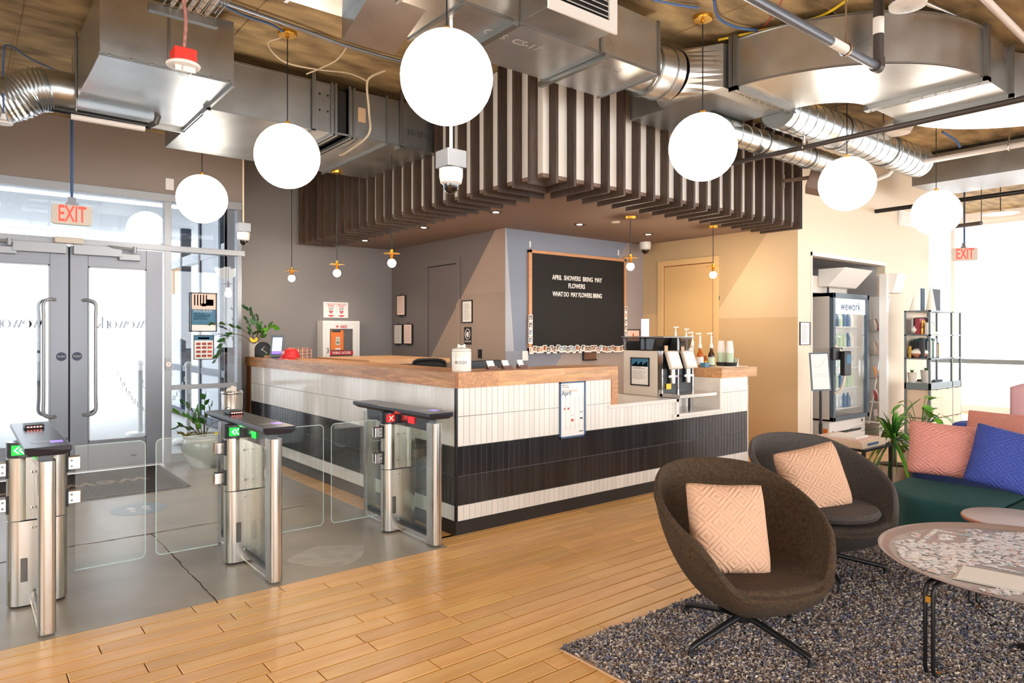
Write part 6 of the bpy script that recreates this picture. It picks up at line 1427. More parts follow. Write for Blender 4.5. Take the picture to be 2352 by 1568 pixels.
def pillow(t_name, label, c, w_, h_, th, normal, roll, m_, group=None, lean=0, pinch=.9):
    c = Vector(c); n = Vector(normal).normalized(); up = Vector((0, 0, 1)); r = up.cross(n).normalized(); u_ = n.cross(r)
    q1 = r * math.cos(roll) + u_ * math.sin(roll); q2 = -r * math.sin(roll) + u_ * math.cos(roll)
    N_ = 26; rr = random.Random(hash(label) % 1000 if False else len(label)); ph = rr.uniform(0, 6)
    mb = MB(); me = bpy.data.meshes.new(t_name); vs = []; uv = []
    def sh(a_, b_):   # a,b in -1..1
        ed = (1 - abs(a_) ** 3) * (1 - abs(b_) ** 3); z_ = th / 2 * max(ed, 0) ** .5
        k1 = 1 - .055 * (1 - abs(b_) ** 2) * 0 - .06 * (1 - b_ * b_) * 1.0 * (abs(a_) ** 3); k2 = 1 - .06 * (1 - a_ * a_) * (abs(b_) ** 3)
        rc = 1 - .045 * (abs(a_) * abs(b_)) ** 5; return a_ * w_ / 2 * k1 * rc, b_ * h_ / 2 * k2 * rc, z_ + .004 * math.sin(a_ * 3 + ph) * ed
    for s_ in (1, -1):
        for i in range(N_ + 1):
            for j in range(N_ + 1):
                a_, b_ = 2 * i / N_ - 1, 2 * j / N_ - 1; x, y, z = sh(a_, b_); vs.append(tuple(c + q1 * x + q2 * y + n * s_ * z)); uv.append((i / N_, j / N_))
    fs = []; M1 = N_ + 1
    for s_ in (0, 1):
        for i in range(N_):
            for j in range(N_):
                a_ = s_ * M1 * M1 + i * M1 + j; f = (a_, a_ + M1, a_ + M1 + 1, a_ + 1); fs.append(f if s_ == 0 else f[::-1])
    me.from_pydata(vs, [], fs); ul = me.uv_layers.new(name='UV')
    for lp in me.loops: ul.data[lp.index].uv = uv[lp.vertex_index]
    me.materials.append(MATS[m_]); me.shade_smooth()
    o = bpy.data.objects.new(t_name, me); COL.objects.link(o)
    t = o; o.data.transform(Matrix.Translation(-c)); o.location = c
    w2 = o.modifiers.new('weld', 'WELD'); w2.merge_threshold = .0008
    return tag(t, label, 'cushion', group)

def lounge_chair(hx, hy, face, label, m_, seat_pad=False, base_rot=0.0, K=.865, ZK=1):
    t = thing('lounge_chair', label, 'armchair', (hx, hy, 0), 'swivel tub chairs'); ca_, sa_ = math.cos(face), math.sin(face)
    def L2W(x, y, z): return (hx + K * (x * ca_ - y * sa_), hy + K * (x * sa_ + y * ca_), z)      # local +x = forwards
    NU, NV = 56, 22
    def rimz(u):      # u: angle from the back, -pi..pi ; back=0, front=pi
        a_ = abs(u)
        if a_ < .75: return .755 - .02 * (a_ / .75) ** 2
        if a_ < 1.95: s_ = (a_ - .75) / 1.2; return .735 - .205 * s_ ** 1.15
        if a_ < 2.62: s_ = (a_ - 1.95) / .67; return .53 - .205 * (s_ * s_ * (3 - 2 * s_))
        return .325 - .005 * (a_ - 2.62)
    def rimr(u):
        a_ = abs(u); return .40 + .015 * math.sin(a_) ** 2 * 1.0 - (.0 if a_ < 2.3 else .02 * (a_ - 2.3) / .84)
    def inner(i, j, off=0.0):
        u = -PI + 2 * PI * i / NU; v = j / NV; zr = rimz(u); Rr = rimr(u); z0 = .345; hgt = zr - z0
        k = .62 if abs(u) < 2.0 else .62 + .22 * min((abs(u) - 2.0) / .6, 1)     # how far the flat seat reaches
        if v < .5: r = Rr * (k + .06) * (v / .5); z = z0 + .012 * (v / .5) ** 3 * (1 if hgt > .1 else 0)
        else:
            s_ = (v - .5) / .5; r = Rr * (k + .06) + Rr * (.94 - k) * math.sin(s_ * PI / 2) ** .9; z = z0 + hgt * (s_ ** 1.75 if hgt > .03 else s_ ** 2.2) + (.012 * (1 - s_) if hgt > .1 else 0)
        tip = .10 * max(0, z - .42) * math.cos(u)     # leaning backrest
        return r, u, z, tip
    def P_in(i, j):
        r, u, z, tip = inner(i, j); return L2W(-(r * math.cos(u)) - tip - .01, r * 1.0 * math.sin(u), z)
    def outer(i, j):   # from rim down to bottom
        u = -PI + 2 * PI * i / NU; v = j / NV; zr = rimz(u) - .008; Rr = rimr(u) + .036; zb = .150
        c_ = math.cos(v * PI / 2); r = Rr * (c_ ** .55) * (1 - .10 * v) if v < 1 else 0.0; z = zb + (zr - zb) * (1 - v ** 1.1) ** 1.25 if v < 1 else zb
        tip = .10 * max(0, z - .42) * math.cos(u); return L2W(-(r * math.cos(u)) - tip - .01, r * math.sin(u), z)
    m = MB(); rows = []
    for j in range(NV + 1): rows.append([P_in(i, j) for i in range(NU)])
    mid = []
    for i in range(NU):
        a_ = Vector(rows[-1][i]); b_ = Vector(outer(i, 0)); mid.append(tuple((a_ + b_) / 2 + Vector((0, 0, .014 if a_.z > .4 else .002))))
    rows.append(mid)
    for j in range(NV + 1): rows.append([outer(i, j) for i in range(NU)])
    vs = [p for r in rows for p in r]; fs = []
    for a_ in range(len(rows) - 1):
        for i in range(NU): fs.append((a_ * NU + i, a_ * NU + (i + 1) % NU, (a_ + 1) * NU + (i + 1) % NU, (a_ + 1) * NU + i))
    sh_ = m.add(vs, fs).build('shell', m_, t, smooth=True, angle=180); w2 = sh_.modifiers.new('weld', 'WELD'); w2.merge_threshold = .0005; s2 = sh_.modifiers.new('sub', 'SUBSURF'); s2.levels = 1; s2.render_levels = 1
    # piping seam round the rim
    MB().tube([rows[NV + 2 + 1][i] for i in range(NU)], .0035, 6, closed=True).build('rim_seam', m_, sh_, smooth=True)
    if seat_pad:
        prof = [(.001, 0), (.27, .0), (.305, .015), (.315, .035), (.30, .056), (.24, .066), (.001, .070)]
        MB().lathe([(r * K, z) for r, z in prof], L2W(.035, 0, .348), 40).build('seat_pad', m_, t, smooth=True)
    MB().cyl((hx, hy, .09), (hx, hy, .17), .03, 16).lathe([(.001, 0), (.10, 0), (.12, .012), (.001, .02)], (hx, hy, .142), 24).build('swivel_post', 'black_metal', t, smooth=True)
    for k_ in range(4):
        a_ = base_rot + k_ * PI / 2; c_, s_ = math.cos(a_), math.sin(a_)
        pts = bez([(hx + .0 * c_, hy + .0 * s_, .115), (hx + .06 * c_, hy + .06 * s_, .112), (hx + .2 * c_, hy + .2 * s_, .085), (hx + .315 * c_, hy + .315 * s_, .06), (hx + .333 * c_, hy + .333 * s_, .045), (hx + .338 * c_, hy + .338 * s_, .014)], 5)
        lg = MB().tube(pts, [.016 - .005 * i / len(pts) for i in range(len(pts))], 12).build('leg', 'black_metal', t, smooth=True)
        MB().cyl((hx + .338 * c_, hy + .338 * s_, .010), (hx + .338 * c_, hy + .338 * s_, .035), .017, 12, r2=.013).build('glide', 'rubber', lg, smooth=True)
    return t
lounge_chair(.10, -2.15, math.radians(-113), 'nearest brown tweed swivel tub chair holding a cream quilted cushion', 'brown_fabric', base_rot=math.radians(-6))
lounge_chair(1.24, -1.94, math.radians(-112), 'charcoal swivel tub chair with round seat pad behind the brown one', 'grey_fabric', seat_pad=True, base_rot=math.radians(45 - 4), K=.885)
c = at(1668, 1217, 3.0); 
pillow('cushion', 'cream quilted cushion leaning in the nearest brown tub chair', at(1672, 1213, 3.03), .38, .40, .15, (-.45, -.85, .33), math.radians(-4), 'quilt_cream', 'cream quilted cushions')
pillow('cushion', 'cream quilted cushion leaning in the charcoal tub chair behind', at(1867, 1100, 3.92), .42, .38, .17, (-.42, -.86, .3), math.radians(9), 'quilt_cream', 'cream quilted cushions')

# coffee table
tc_ = Vector((.903, -3.045, .42)); tb_ = thing('coffee_table', 'round tray top coffee table on black double rod legs, strewn with puzzle', 'coffee table', (tc_.x, tc_.y, 0)); rt = .602
MB().lathe([(.001, -.028), (rt * .86, -.028), (rt * .95, -.012), (rt, .0)], tc_, 72).build('tray_underside', 'walnut', tb_, smooth=True)
MB().lathe([(rt, .0), (rt + .002, .004), (rt - .010, .005), (rt - .036, -.010), (rt - .042, -.012)], tc_, 72).build('tray_rim', 'pale_wood', tb_, smooth=True)
ZT = tc_.z - .0125
MB().lathe([(.001, -.0125), (rt - .04, -.0125)], tc_, 72).build('tray_top', 'table_grey', tb_)
cen = Vector((.945, -2.99, .011))
for A in (Vector((.372, -2.812, .011)), Vector((1.36, -2.66, .011)), Vector((1.05, -3.55, .011))):
    d_ = (cen - A).normalized(); nrm = Vector((-d_.y, d_.x, 0))
    for s_ in (1, -1):
        t1 = A + nrm * .017 * s_; e_ = cen + nrm * .017 * s_ - d_ * .02
        MB().tube([t1 + d_ * .10 + Vector((0, 0, .378)), t1 + d_ * .035 + Vector((0, 0, .377)), t1 + d_ * .008 + Vector((0, 0, .365)), t1 + Vector((0, 0, .335)), t1 + Vector((0, 0, .04)), t1 + d_ * .006 + Vector((0, 0, .016)), t1 + d_ * .03 + Vector((0, 0, .002)), e_], .0085, 10).build('wire_leg', 'black_metal', tb_, smooth=True)
    MB().box(A.x - .010, A.x + .010, A.y - .010, A.y + .010, .31, .335).box(A.x + d_.x * .05 - .012, A.x + d_.x * .05 + .012, A.y + d_.y * .05 - .012, A.y + d_.y * .05 + .012, .008, .02).build('leg_clip', 'brass', tb_)
MB().cyl(cen, cen + Vector((0, 0, .02)), .035, 16).build('hub_plate', 'black_metal', tb_)
# jigsaw pieces
R_.seed(17); pm_ = [('piece_white', (232, 228, 228)), ('piece_pink', (218, 190, 184)), ('piece_teal', (188, 200, 204)), ('piece_tan', (214, 204, 190)), ('piece_grey', (176, 172, 174))]
for n_, c in pm_: mat(n_, c, .35)
pj = thing('jigsaw_puzzle', 'unfinished jigsaw puzzle pieces spread over the round coffee table', 'puzzle', (tc_.x, tc_.y, ZT)); jb = [MB() for _ in pm_]
def piece(x, y, a_, s_=.0085):
    if math.hypot(x - tc_.x, y - tc_.y) > rt - .07: return
    c_, s2 = math.cos(a_), math.sin(a_); ol = []
    for k_ in range(4):
        b_ = k_ * PI / 2; kk = R_.choice((.45, -.35))
        for (u, v) in ((1, -1), (1, -.3), (1 + kk, -.35), (1 + kk, .35), (1, .3)): ol.append((u * math.cos(b_) - v * math.sin(b_), u * math.sin(b_) + v * math.cos(b_)))
    z0 = ZT + .0003 + R_.uniform(0, .002); R_.choice(jb[:1] * 9 + jb).prism([(x + (u * c_ - v * s2) * s_, y + (u * s2 + v * c_) * s_) for u, v in ol], z0, z0 + .002)
f0, f1 = pz(2190, 1225, ZT), pz(2120, 1245, ZT)
def scatter(n, x0, x1, y0, y1, pxl=True):
    for _ in range(int(n * .62)):
        q = pz(R_.uniform(x0, x1), R_.uniform(y0, y1), ZT); piece(q.x, q.y, R_.uniform(0, 6))
scatter(60, 2045, 2100, 1240, 1262); scatter(200, 2050, 2110, 1262, 1290); scatter(330, 2080, 2200, 1278, 1318); scatter(200, 2110, 2230, 1248, 1275); scatter(420, 2180, 2360, 1250, 1300); scatter(60, 2290, 2350, 1222, 1240); scatter(40, 2160, 2190, 1228, 1240); scatter(16, 2095, 2110, 1225, 1235); scatter(14, 2200, 2250, 1216, 1224); scatter(60, 2250, 2352, 1348, 1366); scatter(300, 2220, 2352, 1225, 1262)
# edge strips of the finished border
def strip(a_, b_):
    a_ = pz(*a_, ZT); b_ = pz(*b_, ZT); k_ = int((b_ - a_).length / .02)
    for i in range(k_): p = a_.lerp(b_, i / k_); piece(p.x, p.y, math.atan2(b_.y - a_.y, b_.x - a_.x), .009)
strip((2150, 1218), (2100, 1256)); strip((2150, 1218), (2352, 1252)); strip((2095, 1260), (2352, 1318))
for i, (n_, c) in enumerate(pm_): jb[i].build('puzzle_pieces', n_, pj, kind='stuff')
a_ = pz(2205, 1302, ZT); b_ = pz(2352, 1330, ZT); c_ = pz(2188, 1330, ZT)
sh = thing('paper_sheets', 'loose white paper sheets lying on the near edge of the coffee table', 'paper', tuple(a_))
e1 = (b_ - a_).normalized(); e2 = (c_ - a_)
for k_ in range(3):
    o_ = Vector((.006 * k_, -.004 * k_, .003 + .0015 * k_)); q = [a_ + o_, a_ + e1 * .30 + o_, a_ + e1 * .30 + e2 * 1.0 + o_, a_ + e2 + o_]
    MB().add([tuple(v) for v in q] + [tuple(v + Vector((0, 0, .001))) for v in q], [(0, 3, 2, 1), (4, 5, 6, 7), (0, 1, 5, 4), (1, 2, 6, 5), (2, 3, 7, 6), (3, 0, 4, 7)]).build('sheet', ['paper', 'grey_paper', 'paper'][k_], sh)

# pink side table
pc = Vector((1.70, -2.745, .41)); pk = thing('side_table', 'small terracotta pink round side table before the teal sofa', 'side table', (pc.x, pc.y, 0))
MB().lathe([(.001, -.03), (.215, -.03), (.238, -.022), (.242, -.010), (.236, -.002)], pc, 56).build('top_edge', 'terracotta_wood', pk, smooth=True); MB().lathe([(.237, -.003), (.225, 0), (.001, 0)], pc, 56).build('top', 'table_white', pk, smooth=True)
for k_ in range(3): a_ = .6 + k_ * 2.094; MB().tube([(pc.x + .17 * math.cos(a_), pc.y + .17 * math.sin(a_), pc.z - .03), (pc.x + .2 * math.cos(a_), pc.y + .2 * math.sin(a_), 0)], [.02, .013], 12).build('leg', 'terracotta_wood', pk, smooth=True)

# sofa: seat blocks and curved back
sf = thing('sofa', 'teal and navy modular sofa along the lounge edge', 'sofa', (2.3, -2.6, 0))
def soft(poly, z0, z1, name, m_, r=.035, seg=4):
    m = MB(); n = len(poly); cx_ = sum(p[0] for p in poly) / n; cy_ = sum(p[1] for p in poly) / n; rings = []
    for k_ in range(seg + 1):
        a_ = PI / 2 * k_ / seg; ins = r * (1 - math.sin(a_)); z = z0 + r - r * math.cos(a_) ; rings.append((ins if True else 0, z0 + r * (1 - math.cos(a_)) * 0 + r * (1 - math.cos(PI / 2 - a_)) * 0 + r - r * math.sin(PI / 2 - a_) * 1.0 if False else z0 + r * (1 - math.cos(a_))))
    rings = [(r * (1 - math.sin(PI / 2 * k_ / seg)), z0 + r * (1 - math.cos(PI / 2 * k_ / seg))) for k_ in range(seg + 1)] + [(r * (1 - math.cos(PI / 2 * k_ / seg)), z1 - r * (1 - math.sin(PI / 2 * k_ / seg))) for k_ in range(seg + 1)]
    vs = []
    for ins, z in rings:
        for (x, y) in poly:
            d_ = Vector((cx_ - x, cy_ - y)); l = d_.length; k2 = ins / l; vs.append((x + d_.x * k2, y + d_.y * k2, z))
    fs = [tuple(range(n))[::-1]]
    for a_ in range(len(rings) - 1):
        for i in range(n): fs.append((a_ * n + i, a_ * n + (i + 1) % n, (a_ + 1) * n + (i + 1) % n, (a_ + 1) * n + i))
    k0 = (len(rings) - 1) * n; fs.append(tuple(range(k0, k0 + n)))
    return m.add(vs, fs).build(name, m_, sf, smooth=True, angle=60)
def rpoly(p, r=.06, n=5):
    out = []; N_ = len(p)
    for i in range(N_):
        a_, b_, c_ = Vector(p[i - 1]), Vector(p[i]), Vector(p[(i + 1) % N_]); d0 = (a_ - b_).normalized(); d1 = (c_ - b_).normalized(); rr = min(r, (a_ - b_).length / 2.2, (c_ - b_).length / 2.2); s_, e_ = b_ + d0 * rr, b_ + d1 * rr
        for k_ in range(n + 1): t = k_ / n; out.append(tuple((s_ * (1 - t) ** 2 + b_ * 2 * t * (1 - t) + e_ * t * t)))
    return out
soft(rpoly([(1.98, -2.10), (1.98, -2.575), (2.80, -2.575), (2.86, -1.86), (2.30, -1.86)], .1), .03, .365, 'seat_block', 'teal_fabric', .03)
soft(rpoly([(1.98, -2.58), (1.98, -3.5), (2.80, -3.5), (2.80, -2.58)], .05), .03, .365, 'seat_block', 'teal_fabric', .03)
bk = soft(rpoly([(2.62, -1.86), (2.64, -3.5), (2.95, -3.5), (2.95, -1.86)], .09), .30, .70, 'backrest', 'navy_fabric', .06)
MB().box(2.05, 2.85, -3.4, -1.95, 0, .035).build('plinth', 'black_matte', sf)
pillow('cushion', 'pink quilted cushion leaning on the teal sofa', at(2177, 1034, 4.15), .43, .33, .15, (-.88, -.42, .25), math.radians(-4), 'quilt_pink')
pillow('cushion', 'royal blue quilted cushion beside the pink one on the sofa', at(2325, 1060, 3.9), .42, .36, .15, (-.9, -.25, .28), math.radians(-12), 'quilt_blue')
# second sofa behind with cushion, and tall pink chair
s2_ = thing('sofa', 'blue sofa farther back by the bright windows', 'sofa', (4.6, -2.6, 0)); q = at(2280, 990, 5.6)
sf_keep = sf; sf = s2_
soft(rpoly([(q.x - .3, q.y + .38), (q.x + .5, q.y + .38), (q.x + .5, q.y - 1.2), (q.x - .3, q.y - 1.2)], .1), .03, .4, 'seat_block', 'navy_fabric', .04)
soft(rpoly([(q.x + .1, q.y + .36), (q.x + .4, q.y + .36), (q.x + .4, q.y - 1.2), (q.x + .1, q.y - 1.2)], .1), .3, .62, 'backrest', 'quilt_blue', .05)
pillow('cushion', 'pink quilted cushion on the farther blue sofa', at(2295, 985, 5.25), .5, .26, .13, (-1, .2, .3), 0, 'quilt_pink')
sf = sf_keep
q = at(2400, 985, 6.4); pc2 = thing('wing_chair', 'pink upholstered chair back at the frame edge by the windows', 'chair', (q.x, q.y, 0))
def wb_(u, v):
    a_ = (u - .5) * 2.0; return Vector((q.x, q.y, .38)) + fr * (.3 * math.sin(a_)) + FW * (.22 * (1 - math.cos(a_))) + Vector((0, 0, .55 * v - .05 * (2 * u - 1) ** 2 * v))
o = MB().grid(wb_, 20, 10).build('backrest', 'pink_chair_fabric', pc2, smooth=True); s_ = o.modifiers.new('thick', 'SOLIDIFY'); s_.thickness = .07
MB().lathe([(.001, .3), (.28, .3), (.3, .35), (.28, .42), (.001, .44)], (q.x, q.y, 0), 28).build('seat', 'pink_chair_fabric', pc2, smooth=True)
for k_ in range(4): a_ = .8 + k_ * PI / 2; MB().tube([(q.x + .15 * math.cos(a_), q.y + .15 * math.sin(a_), .32), (q.x + .25 * math.cos(a_), q.y + .25 * math.sin(a_), 0)], [.016, .01], 8).build('leg', 'black_metal', pc2)

# black side table with box and books
sx0, sx1, sy0, sy1, sz = 3.02, 3.545, -1.385, -.87, .45
st2 = thing('side_table', 'square black metal side table behind the charcoal chair', 'side table', ((sx0 + sx1) / 2, (sy0 + sy1) / 2, 0))
MB().box(sx0, sx1, sy0, sy1, sz - .022, sz).build('top', 'black_metal', st2, bevel=.002)
for x in (sx0 + .012, sx1 - .012):
    for y in (sy0 + .012, sy1 - .012): MB().box(x - .012, x + .012, y - .012, y + .012, 0, sz - .022).build('leg', 'black_metal', st2)
bx_ = thing('board_game_box', 'pale wooden boxed game with dark title strip on the black side table', 'box', (3.25, -1.15, sz))
MB().box(3.03, 3.47, -1.36, -.92, sz, sz + .055).build('box_body', 'pale_oak', bx_, bevel=.002); MB().box(3.13, 3.33, -1.362, -1.36, sz + .016, sz + .038).build('title_strip', 'ink_blue', bx_)
tag(MB().box(3.05, 3.44, -1.33, -.95, sz + .055, sz + .064).build('thin_book', 'poster_peach'), 'thin pink edged book lying on the game box', 'book')
bpy.data.objects['thin_book'].data.materials[0] = MATS['poster_peach']
tag(MB().box(3.10, 3.32, -1.28, -1.05, sz + .064, sz + .080).build('small_book', 'paper'), 'small pale book on top of the side table pile', 'book')
# dracaena palm in cream pot
q = pz(2052, 1100); q = Vector((q.x, q.y, 0)); q = at(2052, 1085, 6.1); q = Vector((q.x, q.y, 0)); dp = thing('dragon_palm', 'bushy palm with drooping strap leaves in a cream pot', 'plant', tuple(q))
MB().lathe([(.001, 0), (.11, 0), (.12, .01), (.144, .20), (.148, .225), (.136, .225), (.132, .19), (.001, .19)], q, 32).build('pot', 'pot_cream', dp, smooth=True); MB().lathe([(.001, .2), (.134, .2)], q, 20).build('soil', 'soil', dp)
MB().tube(bez([q + Vector((0, 0, .18)), q + Vector((.005, 0, .32)), q + Vector((-.005, 0, .46))], 5), [.028 - .001 * i for i in range(11)], 10).build('trunk', 'trunk', dp, smooth=True)
R_.seed(77); tp = q + Vector((-.005, 0, .46))
for i in range(110):
    a_ = R_.uniform(0, 2 * PI); el = R_.uniform(-.2, 1.4); l = R_.uniform(.28, .52); dr = R_.uniform(.3, 1.1) * (1.2 - .5 * el); d_ = Vector((math.cos(a_) * math.cos(el), math.sin(a_) * math.cos(el), math.sin(el))); side = Vector((-math.sin(a_), math.cos(a_), 0)); vs = []; w_ = R_.uniform(.006, .012) if i > 12 else R_.uniform(.012, .018); p0 = tp + Vector((0, 0, R_.uniform(-.05, .06)))
    for k_ in range(8):
        s_ = k_ / 7; p = p0 + d_ * l * s_ - Vector((0, 0, 1)) * dr * l * s_ * s_; ww = w_ * math.sin(PI * min(.15 + s_ * .85, 1)) + .0006; vs += [p - side * ww, p + side * ww + Vector((0, 0, .003))]
    MB().add([tuple(v) for v in vs], [(2 * k_, 2 * k_ + 1, 2 * k_ + 3, 2 * k_ + 2) for k_ in range(7)]).build('leaf', 'leaf' if R_.random() < .65 else 'leaf_light', dp, smooth=True)
q2 = at(2112, 960, 6.2); lp = thing('potted_plant', 'broad leaved bright green plant behind the pink sofa cushion', 'plant', (q2.x, q2.y, 0))
MB().lathe([(.001, 0), (.1, 0), (.13, .34), (.12, .34), (.001, .3)], (q2.x, q2.y, 0), 28).build('pot', 'ceramic_white', lp, smooth=True)
for i in range(26):
    a_ = R_.uniform(0, 2 * PI); p1 = Vector((q2.x + .16 * math.cos(a_) * R_.uniform(.3, 1.3), q2.y + .16 * math.sin(a_) * R_.uniform(.3, 1.3), R_.uniform(.5, .80))); m = MB(); leaf_mb(m, p1, (math.cos(a_), math.sin(a_), R_.uniform(-.7, .5)), (0, 0, 1), R_.uniform(.09, .15), R_.uniform(.06, .09), curl=.3); m.build('leaf', 'leaf_light', lp, smooth=True); MB().tube([(q2.x, q2.y, .3), p1.lerp(Vector((q2.x, q2.y, .5)), .4), p1], .003, 5).build('stem', 'leaf', lp)

# ------------------------------------------------------------------ alcove machines
Yf = -.04
fx0, fx1 = py(1905, 700, Yf).x, py(1987, 700, Yf).x
fr0 = thing('drinks_fridge', 'tall glass door drinks fridge lit from inside, in the alcove', 'fridge', ((fx0 + fx1) / 2, Yf, 0))
zt_f = py(1905, 672, Yf).z; zb_f = py(1905, 968, Yf).z
MB().box(fx0, fx0 + .03, Yf, Yf + .75, zb_f, zt_f).box(fx1 - .03, fx1, Yf, Yf + .75, zb_f, zt_f).box(fx0, fx1, Yf + .7, Yf + .75, zb_f, zt_f).box(fx0, fx1, Yf, Yf + .75, zt_f - .04, zt_f).box(fx0, fx1, Yf, Yf + .75, zb_f - .02, zb_f + .02).build('cabinet', 'grey_paper', fr0)
MB().box(fx0 + .03, fx1 - .03, Yf + .66, Yf + .70, zb_f + .02, zt_f - .04).build('lit_back', 'fridge_glow', fr0)
MB().box(fx0, fx1, Yf - .0, Yf + .7, 0.02, zb_f - .02).build('motor_box', 'white_plastic', fr0, bevel=.005); MB().box(fx0 + .16, fx1 - .12, Yf - .004, Yf, zb_f - .16, zb_f - .13).box(fx0 + .06, fx0 + .09, Yf - .004, Yf, zb_f - .15, zb_f - .12).box(fx1 - .1, fx1 - .07, Yf - .004, Yf, zb_f - .06, zb_f - .03).build('vent_slot', 'black', fr0)
MB().box(fx0 - .004, fx0, Yf + .02, Yf + .08, zb_f - .17, zb_f - .09).build('sticker', 'orange', fr0)
dr_ = MB().box(fx0, fx0 + .05, Yf - .05, Yf, zb_f, zt_f).box(fx1 - .05, fx1, Yf - .05, Yf, zb_f, zt_f).box(fx0, fx1, Yf - .05, Yf, zt_f - .06, zt_f).box(fx0, fx1, Yf - .05, Yf, zb_f, zb_f + .05).build('glass_door', 'fridge_frame', fr0, bevel=.004)
MB().box(fx0 + .05, fx1 - .05, Yf - .03, Yf - .024, zb_f + .05, zt_f - .06).build('pane', 'clear_glass', dr_); MB().box(fx0 + .05, fx1 - .05, Yf - .022, Yf - .018, zt_f - .24, zt_f - .06).build('header_card', 'display_white', dr_)
text('wework', .15, ((fx0 + fx1) / 2, Yf - .034, zt_f - .15), (1, 0, 0), (0, 0, 1), 'ink_blue', dr_, bold=.001)
MB().tube(bez([(fx0 + .02, Yf - .05, 1.25), (fx0 + .08, Yf - .12, 1.15), (fx0 + .1, Yf - .13, .95), (fx0 + .06, Yf - .11, .76), (fx0 + .02, Yf - .05, .70)], 6), .016, 10).build('handle', 'beige_plastic', dr_, smooth=True)
R_.seed(8)
for k_ in range(5):
    z = zb_f + .12 + k_ * .245; MB().box(fx0 + .04, fx1 - .04, Yf + .06, Yf + .5, z - .012, z).build('wire_shelf', 'white_plastic', fr0)
    n_ = 8
    for i in range(n_):
        x = fx0 + .10 + i * (fx1 - fx0 - .2) / (n_ - 1); cm_ = R_.choice((('bottle_blue', 'blue'), ('bottle_glass', 'clear'), ('snack_d', 'cream'), ('cup_green', 'pale green'), ('ink_blue', 'navy')))
        tag(MB().lathe([(.001, 0), (.03, 0), (.03, .11), (.012, .15), (.012, .17), (.001, .17)], (x, Yf + .12, z), 12).build('drink_bottle', cm_[0], smooth=True), '%s drink bottle on the %s fridge shelf, %s from the handle side' % (cm_[1], ('lowest', 'second lowest', 'middle', 'second highest', 'highest')[k_], ORD[i]), 'drink', 'drinks in the fridge')
pt = thing('payment_terminal', 'black card payment terminal mounted beside the fridge door', 'terminal', (fx0 - .15, Yf - .1, 1.0)); a, b = at(1882, 802, 7.9), at(1905, 830, 7.9)
MB().box(fx0 - .1, fx0 + .12, Yf - .1, Yf - .06, a.z - .12, a.z + .02).box(fx0 + .04, fx0 + .2, Yf - .16, Yf - .1, a.z - .3, a.z - .02).build('terminal_body', 'black', pt, bevel=.01); MB().box(fx0 + .08, fx0 + .18, Yf - .162, Yf - .16, a.z - .16, a.z - .06).build('screen', 'poster_teal', pt)
# light box headers on both machines
m = MB(); hz0, hz1 = py(1910, 672, Yf - .1).z + .08, py(1910, 618, Yf - .1).z
hd_ = thing('fridge_canopy', 'slanting glossy white blank sign box above the drinks fridge', 'sign', (fx0, Yf, hz0))
xh0, xh1 = py(1918, 640, Yf - .1).x, py(1982, 640, Yf - .1).x
MB().prism([(Yf - .02, hz0), (Yf + .1, hz0), (Yf + .1, hz1 + .02), (Yf - .22, hz1 + .02)], xh0, xh1, xf=lambda u, v, w_: (w_, u, v)).build('sign_box', 'white_plastic', hd_, bevel=.01); MB().box(fx0 - .3, xh1, Yf + .1, Yf + .6, zt_f, hz1 - .06).build('rear_housing', 'grey_paper', hd_)
MB().cyl((fx0 + .07, Yf + .05, zt_f), (fx0 + .07, Yf + .05, zt_f + .26), .014, 8).build('antenna', 'black', hd_)
sxa, sxb = fx1 + .01, py(2052, 700, Yf - .2).x - .05
sn = thing('snack_rack', 'white snack rack with tilted baskets of packets beside the fridge', 'rack', (sxa, Yf, 0))
hzz = hz1
MB().box(sxa, sxa + .06, Yf - .25, Yf - .16, 0.0, hzz).build('side_panel', 'white_plastic', sn, bevel=.005)
MB().prism([(Yf - .30, hz0 - .05), (Yf - .2, hz0 - .05), (Yf - .1, hzz), (Yf - .36, hzz)], sxa + .05, sxb + .03, xf=lambda u, v, w_: (w_, u, v)).build('sign_box', 'white_plastic', sn, bevel=.01)
MB().box(sxa, sxb - .1, Yf + .3, Yf + .34, .1, hzz - .1).build('back_panel', 'white_plastic', sn)
MB().prism([(Yf - .20, hz0 - .08), (Yf + .3, hz0 - .08), (Yf + .3, .25), (Yf + .05, .25)], sxb - .06, sxb - .03, xf=lambda u, v, w_: (w_, u, v)).build('side_panel', 'white_plastic', sn)
pk_n = 0
